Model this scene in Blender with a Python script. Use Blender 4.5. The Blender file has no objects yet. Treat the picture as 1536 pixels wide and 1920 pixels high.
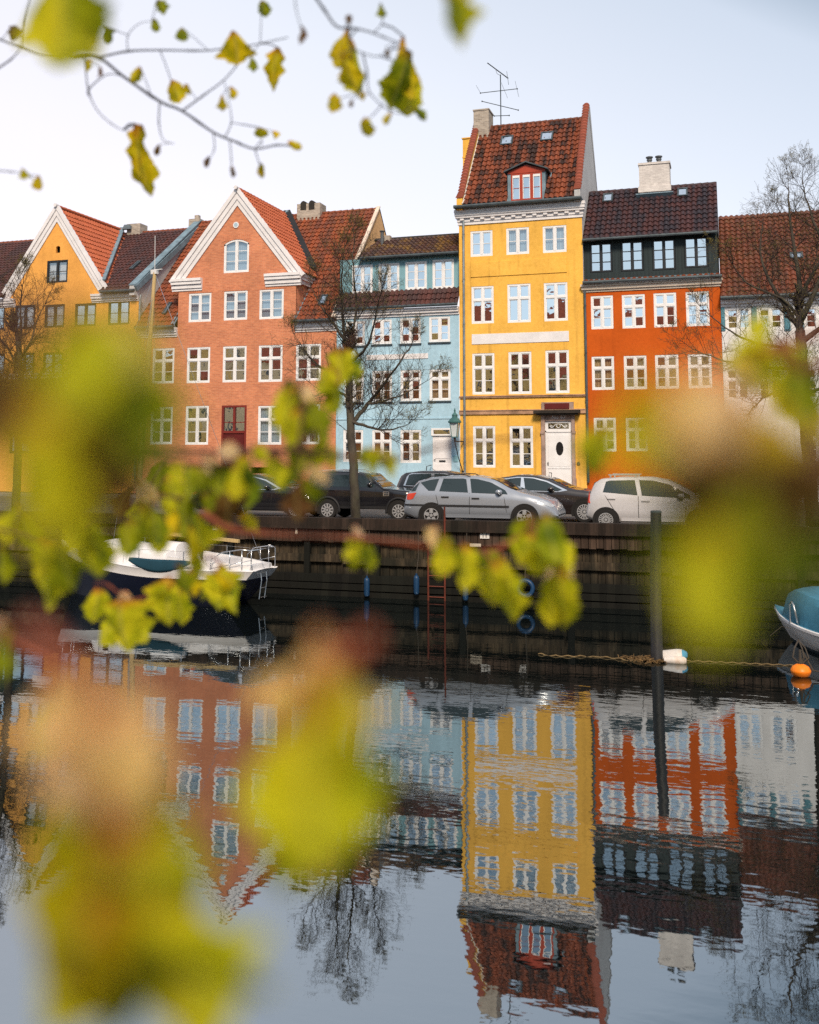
import bpy, bmesh, math, random
from mathutils import Vector, Matrix, noise
from mathutils.geometry import tessellate_polygon
R = math.radians
S = bpy.context.scene
# ------------------------------------------------------------------ camera
F, CX, CY = 1900.0, 768.0, 637.6            # focal length and principal point in pixels of the 1536x1920 photograph
TILT, YAW = math.atan(F / 17000.0), R(17.5)
CAM = Vector((0, -45.1, 4.2))
FWD = Vector((-math.sin(YAW) * math.cos(TILT), math.cos(YAW) * math.cos(TILT), math.sin(TILT)))
RGT = Vector((math.cos(YAW), math.sin(YAW), 0))
UPV = RGT.cross(FWD)
cd = bpy.data.cameras.new('camera')
cam = bpy.data.objects.new('camera', cd)
S.collection.objects.link(cam)
cam.matrix_world = Matrix.Translation(CAM) @ Matrix((RGT, UPV, -FWD)).transposed().to_4x4()
cd.sensor_width = 36; cd.lens = F / 1920 * 36
cd.shift_y = (CY - 960) / 1920
cd.clip_start = 0.05; cd.clip_end = 3000
cd.dof.use_dof = True; cd.dof.focus_distance = 41.0; cd.dof.aperture_fstop = 2.0
S.camera = cam
# ------------------------------------------------------------------ sky, sun, exposure
SUN_EL, SUN_AZ = R(41), R(160)              # azimuth clockwise from +Y: behind the camera, a little to its right
W = bpy.data.worlds.new('World'); S.world = W; W.use_nodes = True
nt = W.node_tree; nt.nodes.clear()
sky = nt.nodes.new('ShaderNodeTexSky'); sky.sky_type = 'NISHITA'; sky.sun_disc = False
sky.sun_elevation = SUN_EL; sky.sun_rotation = SUN_AZ; sky.air_density = 1.0; sky.dust_density = 1.5; sky.ozone_density = 1.0
bg = nt.nodes.new('ShaderNodeBackground'); bg.inputs[1].default_value = 0.035
bg2 = nt.nodes.new('ShaderNodeBackground'); bg2.inputs[1].default_value = 1.38     # thin high cloud, white low down and to the left
tc = nt.nodes.new('ShaderNodeTexCoord'); sx = nt.nodes.new('ShaderNodeSeparateXYZ')
nt.links.new(tc.outputs['Generated'], sx.inputs[0])
m1 = nt.nodes.new('ShaderNodeMath'); m1.operation = 'MULTIPLY_ADD'; m1.inputs[1].default_value = 0.50; nt.links.new(sx.outputs[0], m1.inputs[0]); nt.links.new(sx.outputs[2], m1.inputs[2])
cr = nt.nodes.new('ShaderNodeValToRGB'); nt.links.new(m1.outputs[0], cr.inputs[0])
cr.color_ramp.elements[0].position = 0.0; cr.color_ramp.elements[0].color = (0.67, 0.63, 0.66, 1)
cr.color_ramp.elements[1].position = 0.85; cr.color_ramp.elements[1].color = (0.46, 0.49, 0.54, 1)
for p_, c_ in ((0.20, (0.58, 0.59, 0.63, 1)), (0.40, (0.44, 0.48, 0.54, 1)), (0.49, (0.12, 0.18, 0.23, 1))): cr.color_ramp.elements.new(p_).color = c_
mr = nt.nodes.new('ShaderNodeMapRange'); nt.links.new(sx.outputs[1], mr.inputs[0])
for i_, x_ in ((1, 0.05), (2, -0.45), (3, 0.0), (4, 1.0)): mr.inputs[i_].default_value = x_
mxs = nt.nodes.new('ShaderNodeMix'); mxs.data_type = 'RGBA'; nt.links.new(mr.outputs[0], mxs.inputs[0]); nt.links.new(cr.outputs[0], mxs.inputs[6]); cb2 = nt.nodes.new('ShaderNodeValToRGB'); nt.links.new(sx.outputs[2], cb2.inputs[0]); nt.links.new(cb2.outputs[0], mxs.inputs[7])   # bluer sky away from the bright side
cb2.color_ramp.elements[0].position = 0.22; cb2.color_ramp.elements[0].color = (0.40, 0.48, 0.54, 1)
cb2.color_ramp.elements[1].position = 0.75; cb2.color_ramp.elements[1].color = (0.44, 0.48, 0.52, 1)
cb2.color_ramp.elements.new(0.38).color = (0.11, 0.17, 0.21, 1)
nt.links.new(mxs.outputs[2], bg2.inputs[0])
ad = nt.nodes.new('ShaderNodeAddShader'); wo = nt.nodes.new('ShaderNodeOutputWorld')
nt.links.new(sky.outputs[0], bg.inputs[0]); nt.links.new(bg.outputs[0], ad.inputs[0]); nt.links.new(bg2.outputs[0], ad.inputs[1]); nt.links.new(ad.outputs[0], wo.inputs[0])
sd = bpy.data.lights.new('sun', 'SUN'); sd.energy = 4.1; sd.angle = R(14); sd.color = (1.0, 0.83, 0.64)
sun = bpy.data.objects.new('sun', sd); S.collection.objects.link(sun)
sdir = Vector((math.sin(SUN_AZ) * math.cos(SUN_EL), math.cos(SUN_AZ) * math.cos(SUN_EL), math.sin(SUN_EL)))
sun.rotation_euler = sdir.to_track_quat('Z', 'Y').to_euler()
S.view_settings.view_transform = 'Standard'; S.view_settings.look = 'None'; S.view_settings.exposure = 0.0; S.view_settings.gamma = 1.0
S.render.engine = 'CYCLES'
S.cycles.use_denoising = False       # the sensor grain of the photograph is welcome
S.cycles.max_bounces = 8; S.cycles.transparent_max_bounces = 12; S.cycles.caustics_reflective = False; S.cycles.caustics_refractive = False

# ------------------------------------------------------------------ measuring: photograph pixel -> point in the place
def ray(px, py): return FWD + RGT * ((px - CX) / F) + UPV * ((CY - py) / F)
def P(px, py, Y=0.0):
    d = ray(px, py); return CAM + d * ((Y - CAM.y) / d.y)
def G(px, py, Z=0.0):
    d = ray(px, py); return CAM + d * ((Z - CAM.z) / d.z)
def near(px, py, depth): return CAM + ray(px, py) * depth
# ------------------------------------------------------------------ materials
MATS = {}
def nodes(name):
    m = bpy.data.materials.new(name); m.use_nodes = True; t = m.node_tree; b = t.nodes['Principled BSDF']
    MATS[name] = m; return m, t, b
def N(t, kind, **kw):
    n = t.nodes.new(kind)
    for k, v in kw.items(): setattr(n, k, v)
    return n
def mathn(t, op, a, b=None, c=None):
    n = N(t, 'ShaderNodeMath', operation=op)
    for i, v in enumerate((a, b, c)):
        if v is None: continue
        if hasattr(v, 'is_linked'): t.links.new(v, n.inputs[i])
        else: n.inputs[i].default_value = v
    return n.outputs[0]
def mixc(t, f, a, b, mode='MIX'):
    n = N(t, 'ShaderNodeMix', data_type='RGBA', blend_type=mode)
    for i, v in ((0, f), (6, a), (7, b)):
        if hasattr(v, 'is_linked'): t.links.new(v, n.inputs[i])
        else: n.inputs[i].default_value = v if i == 0 else (*v, 1)
    return n.outputs[2]
def ramp(t, v, a, b, ca=0.0, cb=1.0):
    n = N(t, 'ShaderNodeMapRange'); t.links.new(v, n.inputs[0])
    for i, x in ((1, a), (2, b), (3, ca), (4, cb)): n.inputs[i].default_value = x
    return n.outputs[0]
def tex_noise(t, vec, scale, detail=4, rough=0.55):
    n = N(t, 'ShaderNodeTexNoise'); n.inputs['Scale'].default_value = scale; n.inputs['Detail'].default_value = detail; n.inputs['Roughness'].default_value = rough
    if vec is not None: t.links.new(vec, n.inputs['Vector'])
    return n.outputs[0]
def objco(t, sc=(1, 1, 1)):
    c = N(t, 'ShaderNodeTexCoord'); mp = N(t, 'ShaderNodeMapping'); mp.inputs['Scale'].default_value = sc
    t.links.new(c.outputs['Object'], mp.inputs[0]); return mp.outputs[0]
def bumpn(t, b, h, strength=0.3, dist=0.02):
    n = N(t, 'ShaderNodeBump'); n.inputs['Strength'].default_value = strength; n.inputs['Distance'].default_value = dist
    t.links.new(h, n.inputs['Height']); t.links.new(n.outputs[0], b.inputs['Normal'])
def M(name, c, rough=0.8, var=0.18, scale=2.0, fine=0.08, fscale=30, stretch=(1, 1, 1), bump=0.0, metal=0.0, spec=0.3, tint=None, tamt=0.0, coat=0.0):
    m, t, b = nodes(name)
    v = objco(t, stretch)
    n1, n2 = tex_noise(t, v, scale, 5), tex_noise(t, v, fscale, 3)
    k = mathn(t, 'ADD', ramp(t, n1, 0.3, 0.7, 1 - var, 1 + var), ramp(t, n2, 0.3, 0.7, -fine, fine))
    col = mixc(t, 1.0, c, (0, 0, 0), 'MIX') if False else None
    vm = N(t, 'ShaderNodeVectorMath', operation='SCALE'); vm.inputs[0].default_value = c; t.links.new(k, vm.inputs['Scale'])
    out = vm.outputs[0]
    if tint:
        n3 = tex_noise(t, v, scale * 0.55, 6, 0.65)
        out = mixc(t, ramp(t, n3, 0.48, 0.72, 0, tamt), out, tint)
    t.links.new(out, b.inputs['Base Color'])
    b.inputs['Roughness'].default_value = rough; b.inputs['Metallic'].default_value = metal; b.inputs['Specular IOR Level'].default_value = spec
    b.inputs['Coat Weight'].default_value = coat
    if bump: bumpn(t, b, tex_noise(t, v, fscale * 0.7, 5), bump)
    return m
def plaster(name, c, worn, wamt=0.5, wz=None, streak=0.25):
    """lime-washed wall: blotches, thin runs of dirt down the wall, worn paint of its own colour"""
    m, t, b = nodes(name)
    v = objco(t); n1 = tex_noise(t, v, 0.55, 6, 0.6); n2 = tex_noise(t, v, 7, 5, 0.65); n3 = tex_noise(t, objco(t, (2.2, 2.2, 0.12)), 1.6, 4)
    vm = N(t, 'ShaderNodeVectorMath', operation='SCALE'); vm.inputs[0].default_value = c
    k = mathn(t, 'ADD', ramp(t, n1, 0.3, 0.7, 0.83, 1.12), ramp(t, n2, 0.3, 0.7, -0.09, 0.09))
    k = mathn(t, 'ADD', k, ramp(t, n3, 0.55, 0.75, 0.0, -streak * 0.5)); t.links.new(k, vm.inputs['Scale'])
    f = ramp(t, n2, 0.57, 0.75, 0, wamt)
    if wz is not None:
        sp = N(t, 'ShaderNodeSeparateXYZ'); t.links.new(v, sp.inputs[0])
        f = mathn(t, 'MULTIPLY', ramp(t, mathn(t, 'MULTIPLY_ADD', n1, 3.0, sp.outputs[2]), wz + 2.2, wz + 0.4, 0.1, 1.0), ramp(t, n2, 0.35, 0.7, 0.15, wamt))
    out = mixc(t, f, vm.outputs[0], worn)
    t.links.new(out, b.inputs['Base Color']); b.inputs['Roughness'].default_value = 0.9; b.inputs['Specular IOR Level'].default_value = 0.2
    bumpn(t, b, tex_noise(t, v, 14, 6, 0.7), 0.35, 0.03)
    return m
def brick(name, c1, c2, mortar):
    m, t, b = nodes(name)
    c = N(t, 'ShaderNodeTexCoord'); sp = N(t, 'ShaderNodeSeparateXYZ'); t.links.new(c.outputs['Object'], sp.inputs[0])
    cb = N(t, 'ShaderNodeCombineXYZ'); t.links.new(mathn(t, 'ADD', sp.outputs[0], sp.outputs[1]), cb.inputs[0]); t.links.new(sp.outputs[2], cb.inputs[1])
    bt = N(t, 'ShaderNodeTexBrick'); t.links.new(cb.outputs[0], bt.inputs['Vector'])
    bt.inputs['Scale'].default_value = 1; bt.inputs['Brick Width'].default_value = 0.24; bt.inputs['Row Height'].default_value = 0.078; bt.inputs['Mortar Size'].default_value = 0.009
    bt.inputs['Color1'].default_value = (*c1, 1); bt.inputs['Color2'].default_value = (*c2, 1); bt.inputs['Mortar'].default_value = (*mortar, 1)
    bt.inputs['Bias'].default_value = -0.1
    n1 = tex_noise(t, objco(t), 0.7, 6, 0.65); n2 = tex_noise(t, objco(t, (1, 1, 3)), 5, 4)
    k = mathn(t, 'MULTIPLY', ramp(t, n1, 0.3, 0.7, 0.82, 1.15), ramp(t, n2, 0.3, 0.7, 0.85, 1.15))
    vm = N(t, 'ShaderNodeVectorMath', operation='SCALE'); t.links.new(bt.outputs[0], vm.inputs[0]); t.links.new(k, vm.inputs['Scale'])
    t.links.new(vm.outputs[0], b.inputs['Base Color']); b.inputs['Roughness'].default_value = 0.9; b.inputs['Specular IOR Level'].default_value = 0.2
    bumpn(t, b, bt.outputs['Fac'], -0.4, 0.01)
    return m
def tiles(name, c, dark, damt, moss=None, mamt=0.0):
    """fired clay pantiles: every tile its own tone, dark weathered runs, moss"""
    m, t, b = nodes(name)
    uv = N(t, 'ShaderNodeUVMap'); fl = N(t, 'ShaderNodeVectorMath', operation='FLOOR'); t.links.new(uv.outputs[0], fl.inputs[0])
    wn = N(t, 'ShaderNodeTexWhiteNoise', noise_dimensions='2D'); t.links.new(fl.outputs[0], wn.inputs['Vector'])
    vm = N(t, 'ShaderNodeVectorMath', operation='SCALE'); vm.inputs[0].default_value = c; t.links.new(ramp(t, wn.outputs[0], 0, 1, 0.80, 1.18), vm.inputs['Scale'])
    mp = N(t, 'ShaderNodeMapping'); mp.inputs['Scale'].default_value = (0.34, 0.05, 1); t.links.new(uv.outputs[0], mp.inputs[0])
    n1 = tex_noise(t, mp.outputs[0], 1.6, 6, 0.65)
    dm = mathn(t, 'ADD', n1, mathn(t, 'MULTIPLY_ADD', wn.outputs[0], 0.22, -0.11))
    out = mixc(t, ramp(t, dm, 0.38, 0.60, 0, damt), vm.outputs[0], dark)
    if moss:
        n2 = tex_noise(t, objco(t), 1.3, 6, 0.7); out = mixc(t, ramp(t, n2, 0.5, 0.66, 0, mamt), out, moss)
    t.links.new(out, b.inputs['Base Color']); b.inputs['Roughness'].default_value = 0.6; b.inputs['Specular IOR Level'].default_value = 0.35
    return m
def glassy(name, refl=0.45, tint=(0.75, 0.8, 0.82), wob=0.12):
    """old window glass: half mirror, half clear, slightly wavy"""
    m, t, b = nodes(name); t.nodes.remove(b); o = t.nodes['Material Output']
    gl = N(t, 'ShaderNodeBsdfGlossy'); gl.inputs['Roughness'].default_value = 0.02; gl.inputs['Color'].default_value = (0.88, 0.95, 1.0, 1)
    tr = N(t, 'ShaderNodeBsdfTransparent'); tr.inputs[0].default_value = (*tint, 1)
    mx = N(t, 'ShaderNodeMixShader'); mx.inputs[0].default_value = refl
    bp = N(t, 'ShaderNodeBump'); bp.inputs['Strength'].default_value = wob; bp.inputs['Distance'].default_value = 0.03
    t.links.new(tex_noise(t, objco(t), 2.2, 2), bp.inputs['Height']); t.links.new(bp.outputs[0], gl.inputs['Normal'])
    t.links.new(tr.outputs[0], mx.inputs[1]); t.links.new(gl.outputs[0], mx.inputs[2]); t.links.new(mx.outputs[0], o.inputs[0])
    return m
def leafmat(name, young, old, red, trans=0.45):
    """young leaf: red at the stalk end (uv.y = 0), yellow-green blade, darker and paler blotches, veins"""
    m, t, b = nodes(name); o = t.nodes['Material Output']; t.nodes.remove(b)
    uv = N(t, 'ShaderNodeUVMap'); sp = N(t, 'ShaderNodeSeparateXYZ'); t.links.new(uv.outputs[0], sp.inputs[0])
    n = tex_noise(t, objco(t), 22, 4)
    col = mixc(t, ramp(t, n, 0.35, 0.65, 0, 1), young, old)
    col = mixc(t, ramp(t, mathn(t, 'MULTIPLY_ADD', n, 0.25, sp.outputs[1]), 0.34, 0.10, 0, 0.85), col, red)
    vein = mathn(t, 'ABSOLUTE', sp.outputs[0])
    col = mixc(t, ramp(t, vein, 0.0, 0.05, 0.35, 0), col, (0.55, 0.5, 0.18))
    df = N(t, 'ShaderNodeBsdfPrincipled'); df.inputs['Roughness'].default_value = 0.6; df.inputs['Specular IOR Level'].default_value = 0.12; t.links.new(col, df.inputs['Base Color'])
    tl = N(t, 'ShaderNodeBsdfTranslucent'); t.links.new(col, tl.inputs[0])
    mx = N(t, 'ShaderNodeMixShader'); mx.inputs[0].default_value = trans
    t.links.new(df.outputs[0], mx.inputs[1]); t.links.new(tl.outputs[0], mx.inputs[2]); t.links.new(mx.outputs[0], o.inputs[0])
    return m
# ------------------------------------------------------------------ mesh building
class MB:
    def __init__(s): s.v = []; s.f = []; s.uv = []; s.mi = []; s.cur = 0
    def face(s, pts, uv=None):
        k = len(s.v); s.v += [Vector(p) for p in pts]; s.f.append(list(range(k, k + len(pts)))); s.uv.append(uv); s.mi.append(s.cur)
    def box(s, x0, x1, y0, y1, z0, z1, xf=None):
        c = [Vector((x, y, z)) for z in (z0, z1) for y in (y0, y1) for x in (x0, x1)]
        if xf: c = [xf @ p for p in c]
        k = len(s.v); s.v += c
        for q in ((0, 2, 3, 1), (4, 5, 7, 6), (0, 1, 5, 4), (2, 6, 7, 3), (0, 4, 6, 2), (1, 3, 7, 5)):
            s.f.append([k + i for i in q]); s.uv.append(None); s.mi.append(s.cur)
    def bar(s, a, b, w, h, up=(0, 0, 1)):
        a, b = Vector(a), Vector(b); d = (b - a); L = d.length; d.normalize(); x = d.cross(Vector(up)).normalized(); z = x.cross(d)
        s.box(-w / 2, w / 2, 0, L, -h / 2, h / 2, Matrix.Translation(a) @ Matrix((x, d, z)).transposed().to_4x4())
    def prism(s, poly, y0, y1, axis='y'):
        """polygon in XZ pushed along Y (axis y), or in YZ pushed along X (axis x), or in XY pushed along Z"""
        mk = {'y': lambda p, t: (p[0], t, p[1]), 'x': lambda p, t: (t, p[0], p[1]), 'z': lambda p, t: (p[0], p[1], t)}[axis]
        n = len(poly); k = len(s.v)
        s.v += [Vector(mk(p, y0)) for p in poly] + [Vector(mk(p, y1)) for p in poly]
        for q in ([k + i for i in range(n)], [k + n + i for i in reversed(range(n))]): s.f.append(q); s.uv.append(None); s.mi.append(s.cur)
        for i in range(n):
            j = (i + 1) % n; s.f.append([k + i, k + n + i, k + n + j, k + j]); s.uv.append(None); s.mi.append(s.cur)
    def tube(s, pts, rad, n=6, cap=True):
        pts = [Vector(p) for p in pts]; k0 = len(s.v); prev = None
        for i, p in enumerate(pts):
            d = (pts[min(i + 1, len(pts) - 1)] - pts[max(i - 1, 0)]).normalized()
            if prev is None: a = d.orthogonal().normalized()
            else:
                a = prev - d * prev.dot(d); a = a.normalized() if a.length > 1e-6 else d.orthogonal().normalized()
            prev = a; b = d.cross(a); r = rad[i] if isinstance(rad, (list, tuple)) else rad
            for q in range(n):
                an = 2 * math.pi * q / n; s.v.append(p + (a * math.cos(an) + b * math.sin(an)) * r)
        for i in range(len(pts) - 1):
            for q in range(n):
                a, b = k0 + i * n + q, k0 + i * n + (q + 1) % n
                s.f.append([a, b, b + n, a + n]); s.uv.append(None); s.mi.append(s.cur)
        if cap:
            e = k0 + (len(pts) - 1) * n
            s.f.append([k0 + q for q in reversed(range(n))]); s.f.append([e + q for q in range(n)]); s.uv += [None, None]; s.mi += [s.cur] * 2
    def lathe(s, c, prof, n=16, axis='z', xf=None):
        """profile of (radius, height) spun about a vertical (z) or cross-wise (y) axis through c"""
        c = Vector(c); k0 = len(s.v)
        for r, h in prof:
            for q in range(n):
                an = 2 * math.pi * q / n; ca, sa = r * math.cos(an), r * math.sin(an)
                p = Vector((ca, sa, h)) if axis == 'z' else (Vector((ca, h, sa)) if axis == 'y' else Vector((h, ca, sa)))
                s.v.append(c + p if xf is None else c + xf @ p)
        for i in range(len(prof) - 1):
            for q in range(n):
                a, b = k0 + i * n + q, k0 + i * n + (q + 1) % n
                s.f.append([a, b, b + n, a + n]); s.uv.append(None); s.mi.append(s.cur)
        e = k0 + (len(prof) - 1) * n
        s.f.append([k0 + q for q in reversed(range(n))]); s.f.append([e + q for q in range(n)]); s.uv += [None, None]; s.mi += [s.cur] * 2
    def loft(s, rings, closed=False, caps=True):
        n = len(rings[0]); k0 = len(s.v)
        for r in rings: s.v += [Vector(p) for p in r]
        m = n if closed else n - 1
        for i in range(len(rings) - 1):
            for q in range(m):
                a, b = k0 + i * n + q, k0 + i * n + (q + 1) % n
                s.f.append([a, b, b + n, a + n]); s.uv.append(None); s.mi.append(s.cur)
        if caps:
            e = k0 + (len(rings) - 1) * n
            s.f.append([k0 + q for q in reversed(range(n))]); s.f.append([e + q for q in range(n)]); s.uv += [None, None]; s.mi += [s.cur] * 2
    def build(s, name, mats, parent=None, smooth=False, xf=None, recalc=True, merge=False):
        me = bpy.data.meshes.new(name); off = Vector((0, 0, 0))
        if parent is not None:
            q = parent
            while q is not None: off += Vector(q.location); q = q.parent
        vs = [(xf @ p if xf else p) - (off if xf is None else Vector((0, 0, 0))) for p in s.v]
        me.from_pydata(vs, [], s.f)
        ul = me.uv_layers.new(name='UVMap')
        for p in me.polygons:
            u = s.uv[p.index]
            if u:
                for li, c in zip(p.loop_indices, u): ul.data[li].uv = c
            p.material_index = s.mi[p.index]; p.use_smooth = smooth
        if recalc or merge:
            bm = bmesh.new(); bm.from_mesh(me)
            if merge: bmesh.ops.remove_doubles(bm, verts=bm.verts, dist=1e-5)
            if recalc: bmesh.ops.recalc_face_normals(bm, faces=bm.faces)
            bm.to_mesh(me); bm.free()
        for m_ in (mats if isinstance(mats, (list, tuple)) else [mats]): me.materials.append(MATS[m_] if isinstance(m_, str) else m_)
        o = bpy.data.objects.new(name, me); S.collection.objects.link(o)
        if parent is not None: o.parent = parent
        return o
def thing(name, label, cat, loc=(0, 0, 0), group=None):
    o = bpy.data.objects.new(name, None); S.collection.objects.link(o); o.location = loc; o.empty_display_size = 0.2
    return tag(o, label, cat, group)
def tag(o, label, cat, group=None, kind=None):
    if label: o['label'] = label
    if cat: o['category'] = cat
    if group: o['group'] = group
    if kind: o['kind'] = kind
    return o
def struct(o): o['kind'] = 'structure'; return o
def auto_smooth(o, ang=40):
    me = o.data; bm = bmesh.new(); bm.from_mesh(me)
    for f in bm.faces: f.smooth = True
    for e_ in bm.edges:
        if len(e_.link_faces) == 2 and e_.calc_face_angle(0) > R(ang): e_.smooth = False
    bm.to_mesh(me); bm.free(); return o
def inside(x, y, poly):
    r = False; n = len(poly)
    for i in range(n):
        (x1, y1), (x2, y2) = poly[i], poly[(i + 1) % n]
        if (y1 > y) != (y2 > y) and x < (x2 - x1) * (y - y1) / (y2 - y1) + x1: r = not r
    return r
def tile_roof(parent, mat, O, U, V, poly, name='roof', tw=0.235, th=0.36, extra=None):
    O, U, V = Vector(O), Vector(U).normalized(), Vector(V).normalized(); Nn = U.cross(V)
    if Nn.z < 0: Nn = -Nn
    mb = MB(); q = 6
    us = [p[0] for p in poly]; vs = [p[1] for p in poly]
    i0, i1 = math.floor(min(us) / tw), math.ceil(max(us) / tw); j0, j1 = math.floor(min(vs) / th), math.ceil(max(vs) / th)
    rnd = random.Random(hash(mat) % 1000 + i1)
    prof = [0.0, 0.036, 0.066, 0.078, 0.062, 0.022, 0.0]
    for j in range(j0, j1):
        for i in range(i0, i1):
            dz = rnd.uniform(-0.004, 0.006); dv = rnd.uniform(-0.012, 0.012)
            for k in range(q):
                ua, ub = (i + k / q) * tw, (i + (k + 1) / q) * tw; va, vb = j * th, (j + 1) * th
                if not inside((ua + ub) / 2, (va + vb) / 2, poly): continue
                lo, hi = 0.055 + dz, 0.0 + dz
                A = O + U * ua + V * (va - 0.03 + dv) + Nn * (prof[k] + lo); B = O + U * ub + V * (va - 0.03 + dv) + Nn * (prof[k + 1] + lo)
                C_ = O + U * ub + V * vb + Nn * (prof[k + 1] + hi); D_ = O + U * ua + V * vb + Nn * (prof[k] + hi)
                uvq = [((ua) / tw, va / th), ((ub - 1e-4) / tw, va / th), ((ub - 1e-4) / tw, (vb - 1e-4) / th), (ua / tw, (vb - 1e-4) / th)]
                mb.face([A, B, C_, D_], uvq)
                if k < q and True:
                    A2 = A - Nn * 0.06; B2 = B - Nn * 0.06
                    mb.face([A2, B2, B, A], [uvq[0], uvq[1], uvq[1], uvq[0]])
    base = [O + U * p[0] + V * p[1] - Nn * 0.012 for p in poly]
    mb.face(base, [(p[0] / tw, p[1] / th) for p in poly])
    if extra: extra(mb)
    return mb.build(name, mat, parent, recalc=False)
def wall_sheet(mb, poly, holes, y=0.0, depth=0.13, room=0.55):
    """front face with openings, the reveals of the openings, and a dark room behind each"""
    loops = [[Vector((p[0], p[1], 0)) for p in poly]] + [[Vector((p[0], p[1], 0)) for p in h] for h in holes]
    flat = [p for l in loops for p in l]
    for tri in tessellate_polygon(loops):
        mb.cur = 0; mb.face([(flat[i].x, y, flat[i].y) for i in tri])
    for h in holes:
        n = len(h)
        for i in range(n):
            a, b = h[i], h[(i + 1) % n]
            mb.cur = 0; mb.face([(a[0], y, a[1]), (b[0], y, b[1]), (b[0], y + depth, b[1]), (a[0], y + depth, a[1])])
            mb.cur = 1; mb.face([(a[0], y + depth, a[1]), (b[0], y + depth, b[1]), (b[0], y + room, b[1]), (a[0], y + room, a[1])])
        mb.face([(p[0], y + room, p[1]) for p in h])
    mb.cur = 0
def rect(px0, py0, px1, py1, Y=0.0):
    xm, ym = (px0 + px1) / 2, (py0 + py1) / 2
    return (P(px0, ym, Y).x, P(xm, py1, Y).z, P(px1, ym, Y).x, P(xm, py0, Y).z)      # x0, z0, x1, z1
def hole(r, g=0.0): return [(r[0] - g, r[1] - g), (r[2] + g, r[1] - g), (r[2] + g, r[3] + g), (r[0] - g, r[3] + g)]
wr = random.Random(5)
def window(parent, r, y=0.0, transom=None, rows=(2, 1), fmat='white_paint', fw=0.085, mw=0.10, curtain=None, arch=0.0, sill=None, pane='window_glass', bars=0.03, name='window'):
    """casement window in opening r = x0,z0,x1,z1: frame (one mesh) > pane, curtain, sill"""
    x0, z0, x1, z1 = r; mb = MB(); pb = MB()
    ya, yb = y + 0.015, y + 0.085
    xm = (x0 + x1) / 2
    mb.box(x0, x0 + fw, ya, yb, z0, z1 - arch); mb.box(x1 - fw, x1, ya, yb, z0, z1 - arch)
    mb.box(x0 + fw, x1 - fw, ya, yb, z0, z0 + fw)
    if arch == 0: mb.box(x0 + fw, x1 - fw, ya, yb, z1 - fw, z1)
    else:
        n = 10
        for i in range(n):
            t0, t1 = i / n, (i + 1) / n
            f = lambda t: (x0 + (x1 - x0) * t, z1 - arch + arch * (1 - (2 * t - 1) ** 2))
            a, b = f(t0), f(t1)
            mb.prism([(a[0], a[1] - fw * 1.1), (b[0], b[1] - fw * 1.1), b, a], ya, yb)
    mb.box(xm - mw / 2, xm + mw / 2, ya - 0.008, yb, z0 + fw, z1 - fw)
    zt = None
    if transom: 
        zt = z1 - (z1 - z0) * transom
        mb.box(x0 + fw, xm - mw / 2, ya - 0.006, yb, zt - mw / 2, zt + mw / 2); mb.box(xm + mw / 2, x1 - fw, ya - 0.006, yb, zt - mw / 2, zt + mw / 2)
    secs = [(z0 + fw, z1 - fw, rows[0])] if zt is None else [(z0 + fw, zt - mw / 2, rows[0]), (zt + mw / 2, z1 - fw, rows[1])]
    for (xa, xb) in ((x0 + fw, xm - mw / 2), (xm + mw / 2, x1 - fw)):
        for (za, zb, nr) in secs:
            # casement rail, set back a little
            sw = 0.035
            mb.box(xa, xa + sw, ya + 0.02, yb - 0.003, za, zb); mb.box(xb - sw, xb, ya + 0.02, yb - 0.003, za, zb)
            mb.box(xa + sw, xb - sw, ya + 0.02, yb - 0.003, za, za + sw); mb.box(xa + sw, xb - sw, ya + 0.02, yb - 0.003, zb - sw, zb)
            for k in range(1, nr):
                zz = za + (zb - za) * k / nr; mb.box(xa + sw, xb - sw, ya + 0.024, yb - 0.006, zz - bars / 2, zz + bars / 2)
            for k in range(nr):
                a, b = za + (zb - za) * k / nr, za + (zb - za) * (k + 1) / nr
                tx, tz = wr.uniform(-0.006, 0.006), wr.uniform(-0.006, 0.006); yy = y + 0.066
                zz1 = b
                pb.face([(xa, yy - tx - tz, a), (xb, yy + tx - tz, a), (xb, yy + tx + tz, zz1), (xa, yy - tx + tz, zz1)])
    o = mb.build(name, fmat, parent)
    pb.build('pane', 'curtained_glass' if curtain and curtain[0] == 'full' else pane, o, recalc=False)
    if curtain:
        kind, cm = curtain; cb = MB(); n = 26
        spans = {'full': [(0, 1, 0, 1)], 'sides': [(0, 0.30, 0, 1), (0.70, 1, 0, 1)], 'half': [(0, 1, 0, 0.42)], 'top': [(0, 1, 0.68, 1)], 'left': [(0, 0.5, 0, 1)]}[kind]
        for (a, b, c, d) in spans:
            for i in range(n):
                u0, u1 = a + (b - a) * i / n, a + (b - a) * (i + 1) / n
                g = lambda u: y + 0.17 + 0.022 * math.sin(u * (x1 - x0) * 60 + 3)
                X0, X1 = x0 + (x1 - x0) * u0, x0 + (x1 - x0) * u1; Z0, Z1 = z0 + (z1 - z0) * c, z0 + (z1 - z0) * d - (arch * 0.9 if d == 1 else 0)
                cb.face([(X0, g(u0), Z0), (X1, g(u1), Z0), (X1, g(u1), Z1), (X0, g(u0), Z1)])
        cb.build('curtain', cm, o, recalc=False, smooth=True)
    if sill:
        sb = MB(); sb.box(x0 - 0.04, x1 + 0.04, y - 0.07, y - 0.002, z0 - 0.075, z0 - 0.012); sb.build('sill', sill, o)
    return o
def moulding(mb, x0, x1, z_top, steps, y=0.0, ends=True):
    """stack of stepped bands, listed top down as (height, projection)"""
    z = z_top
    for h, p in steps:
        e_ = p * 0.6 if ends else 0
        mb.box(x0 - e_, x1 + e_, y - p, y + 0.05, z - h, z); z -= h
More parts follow.
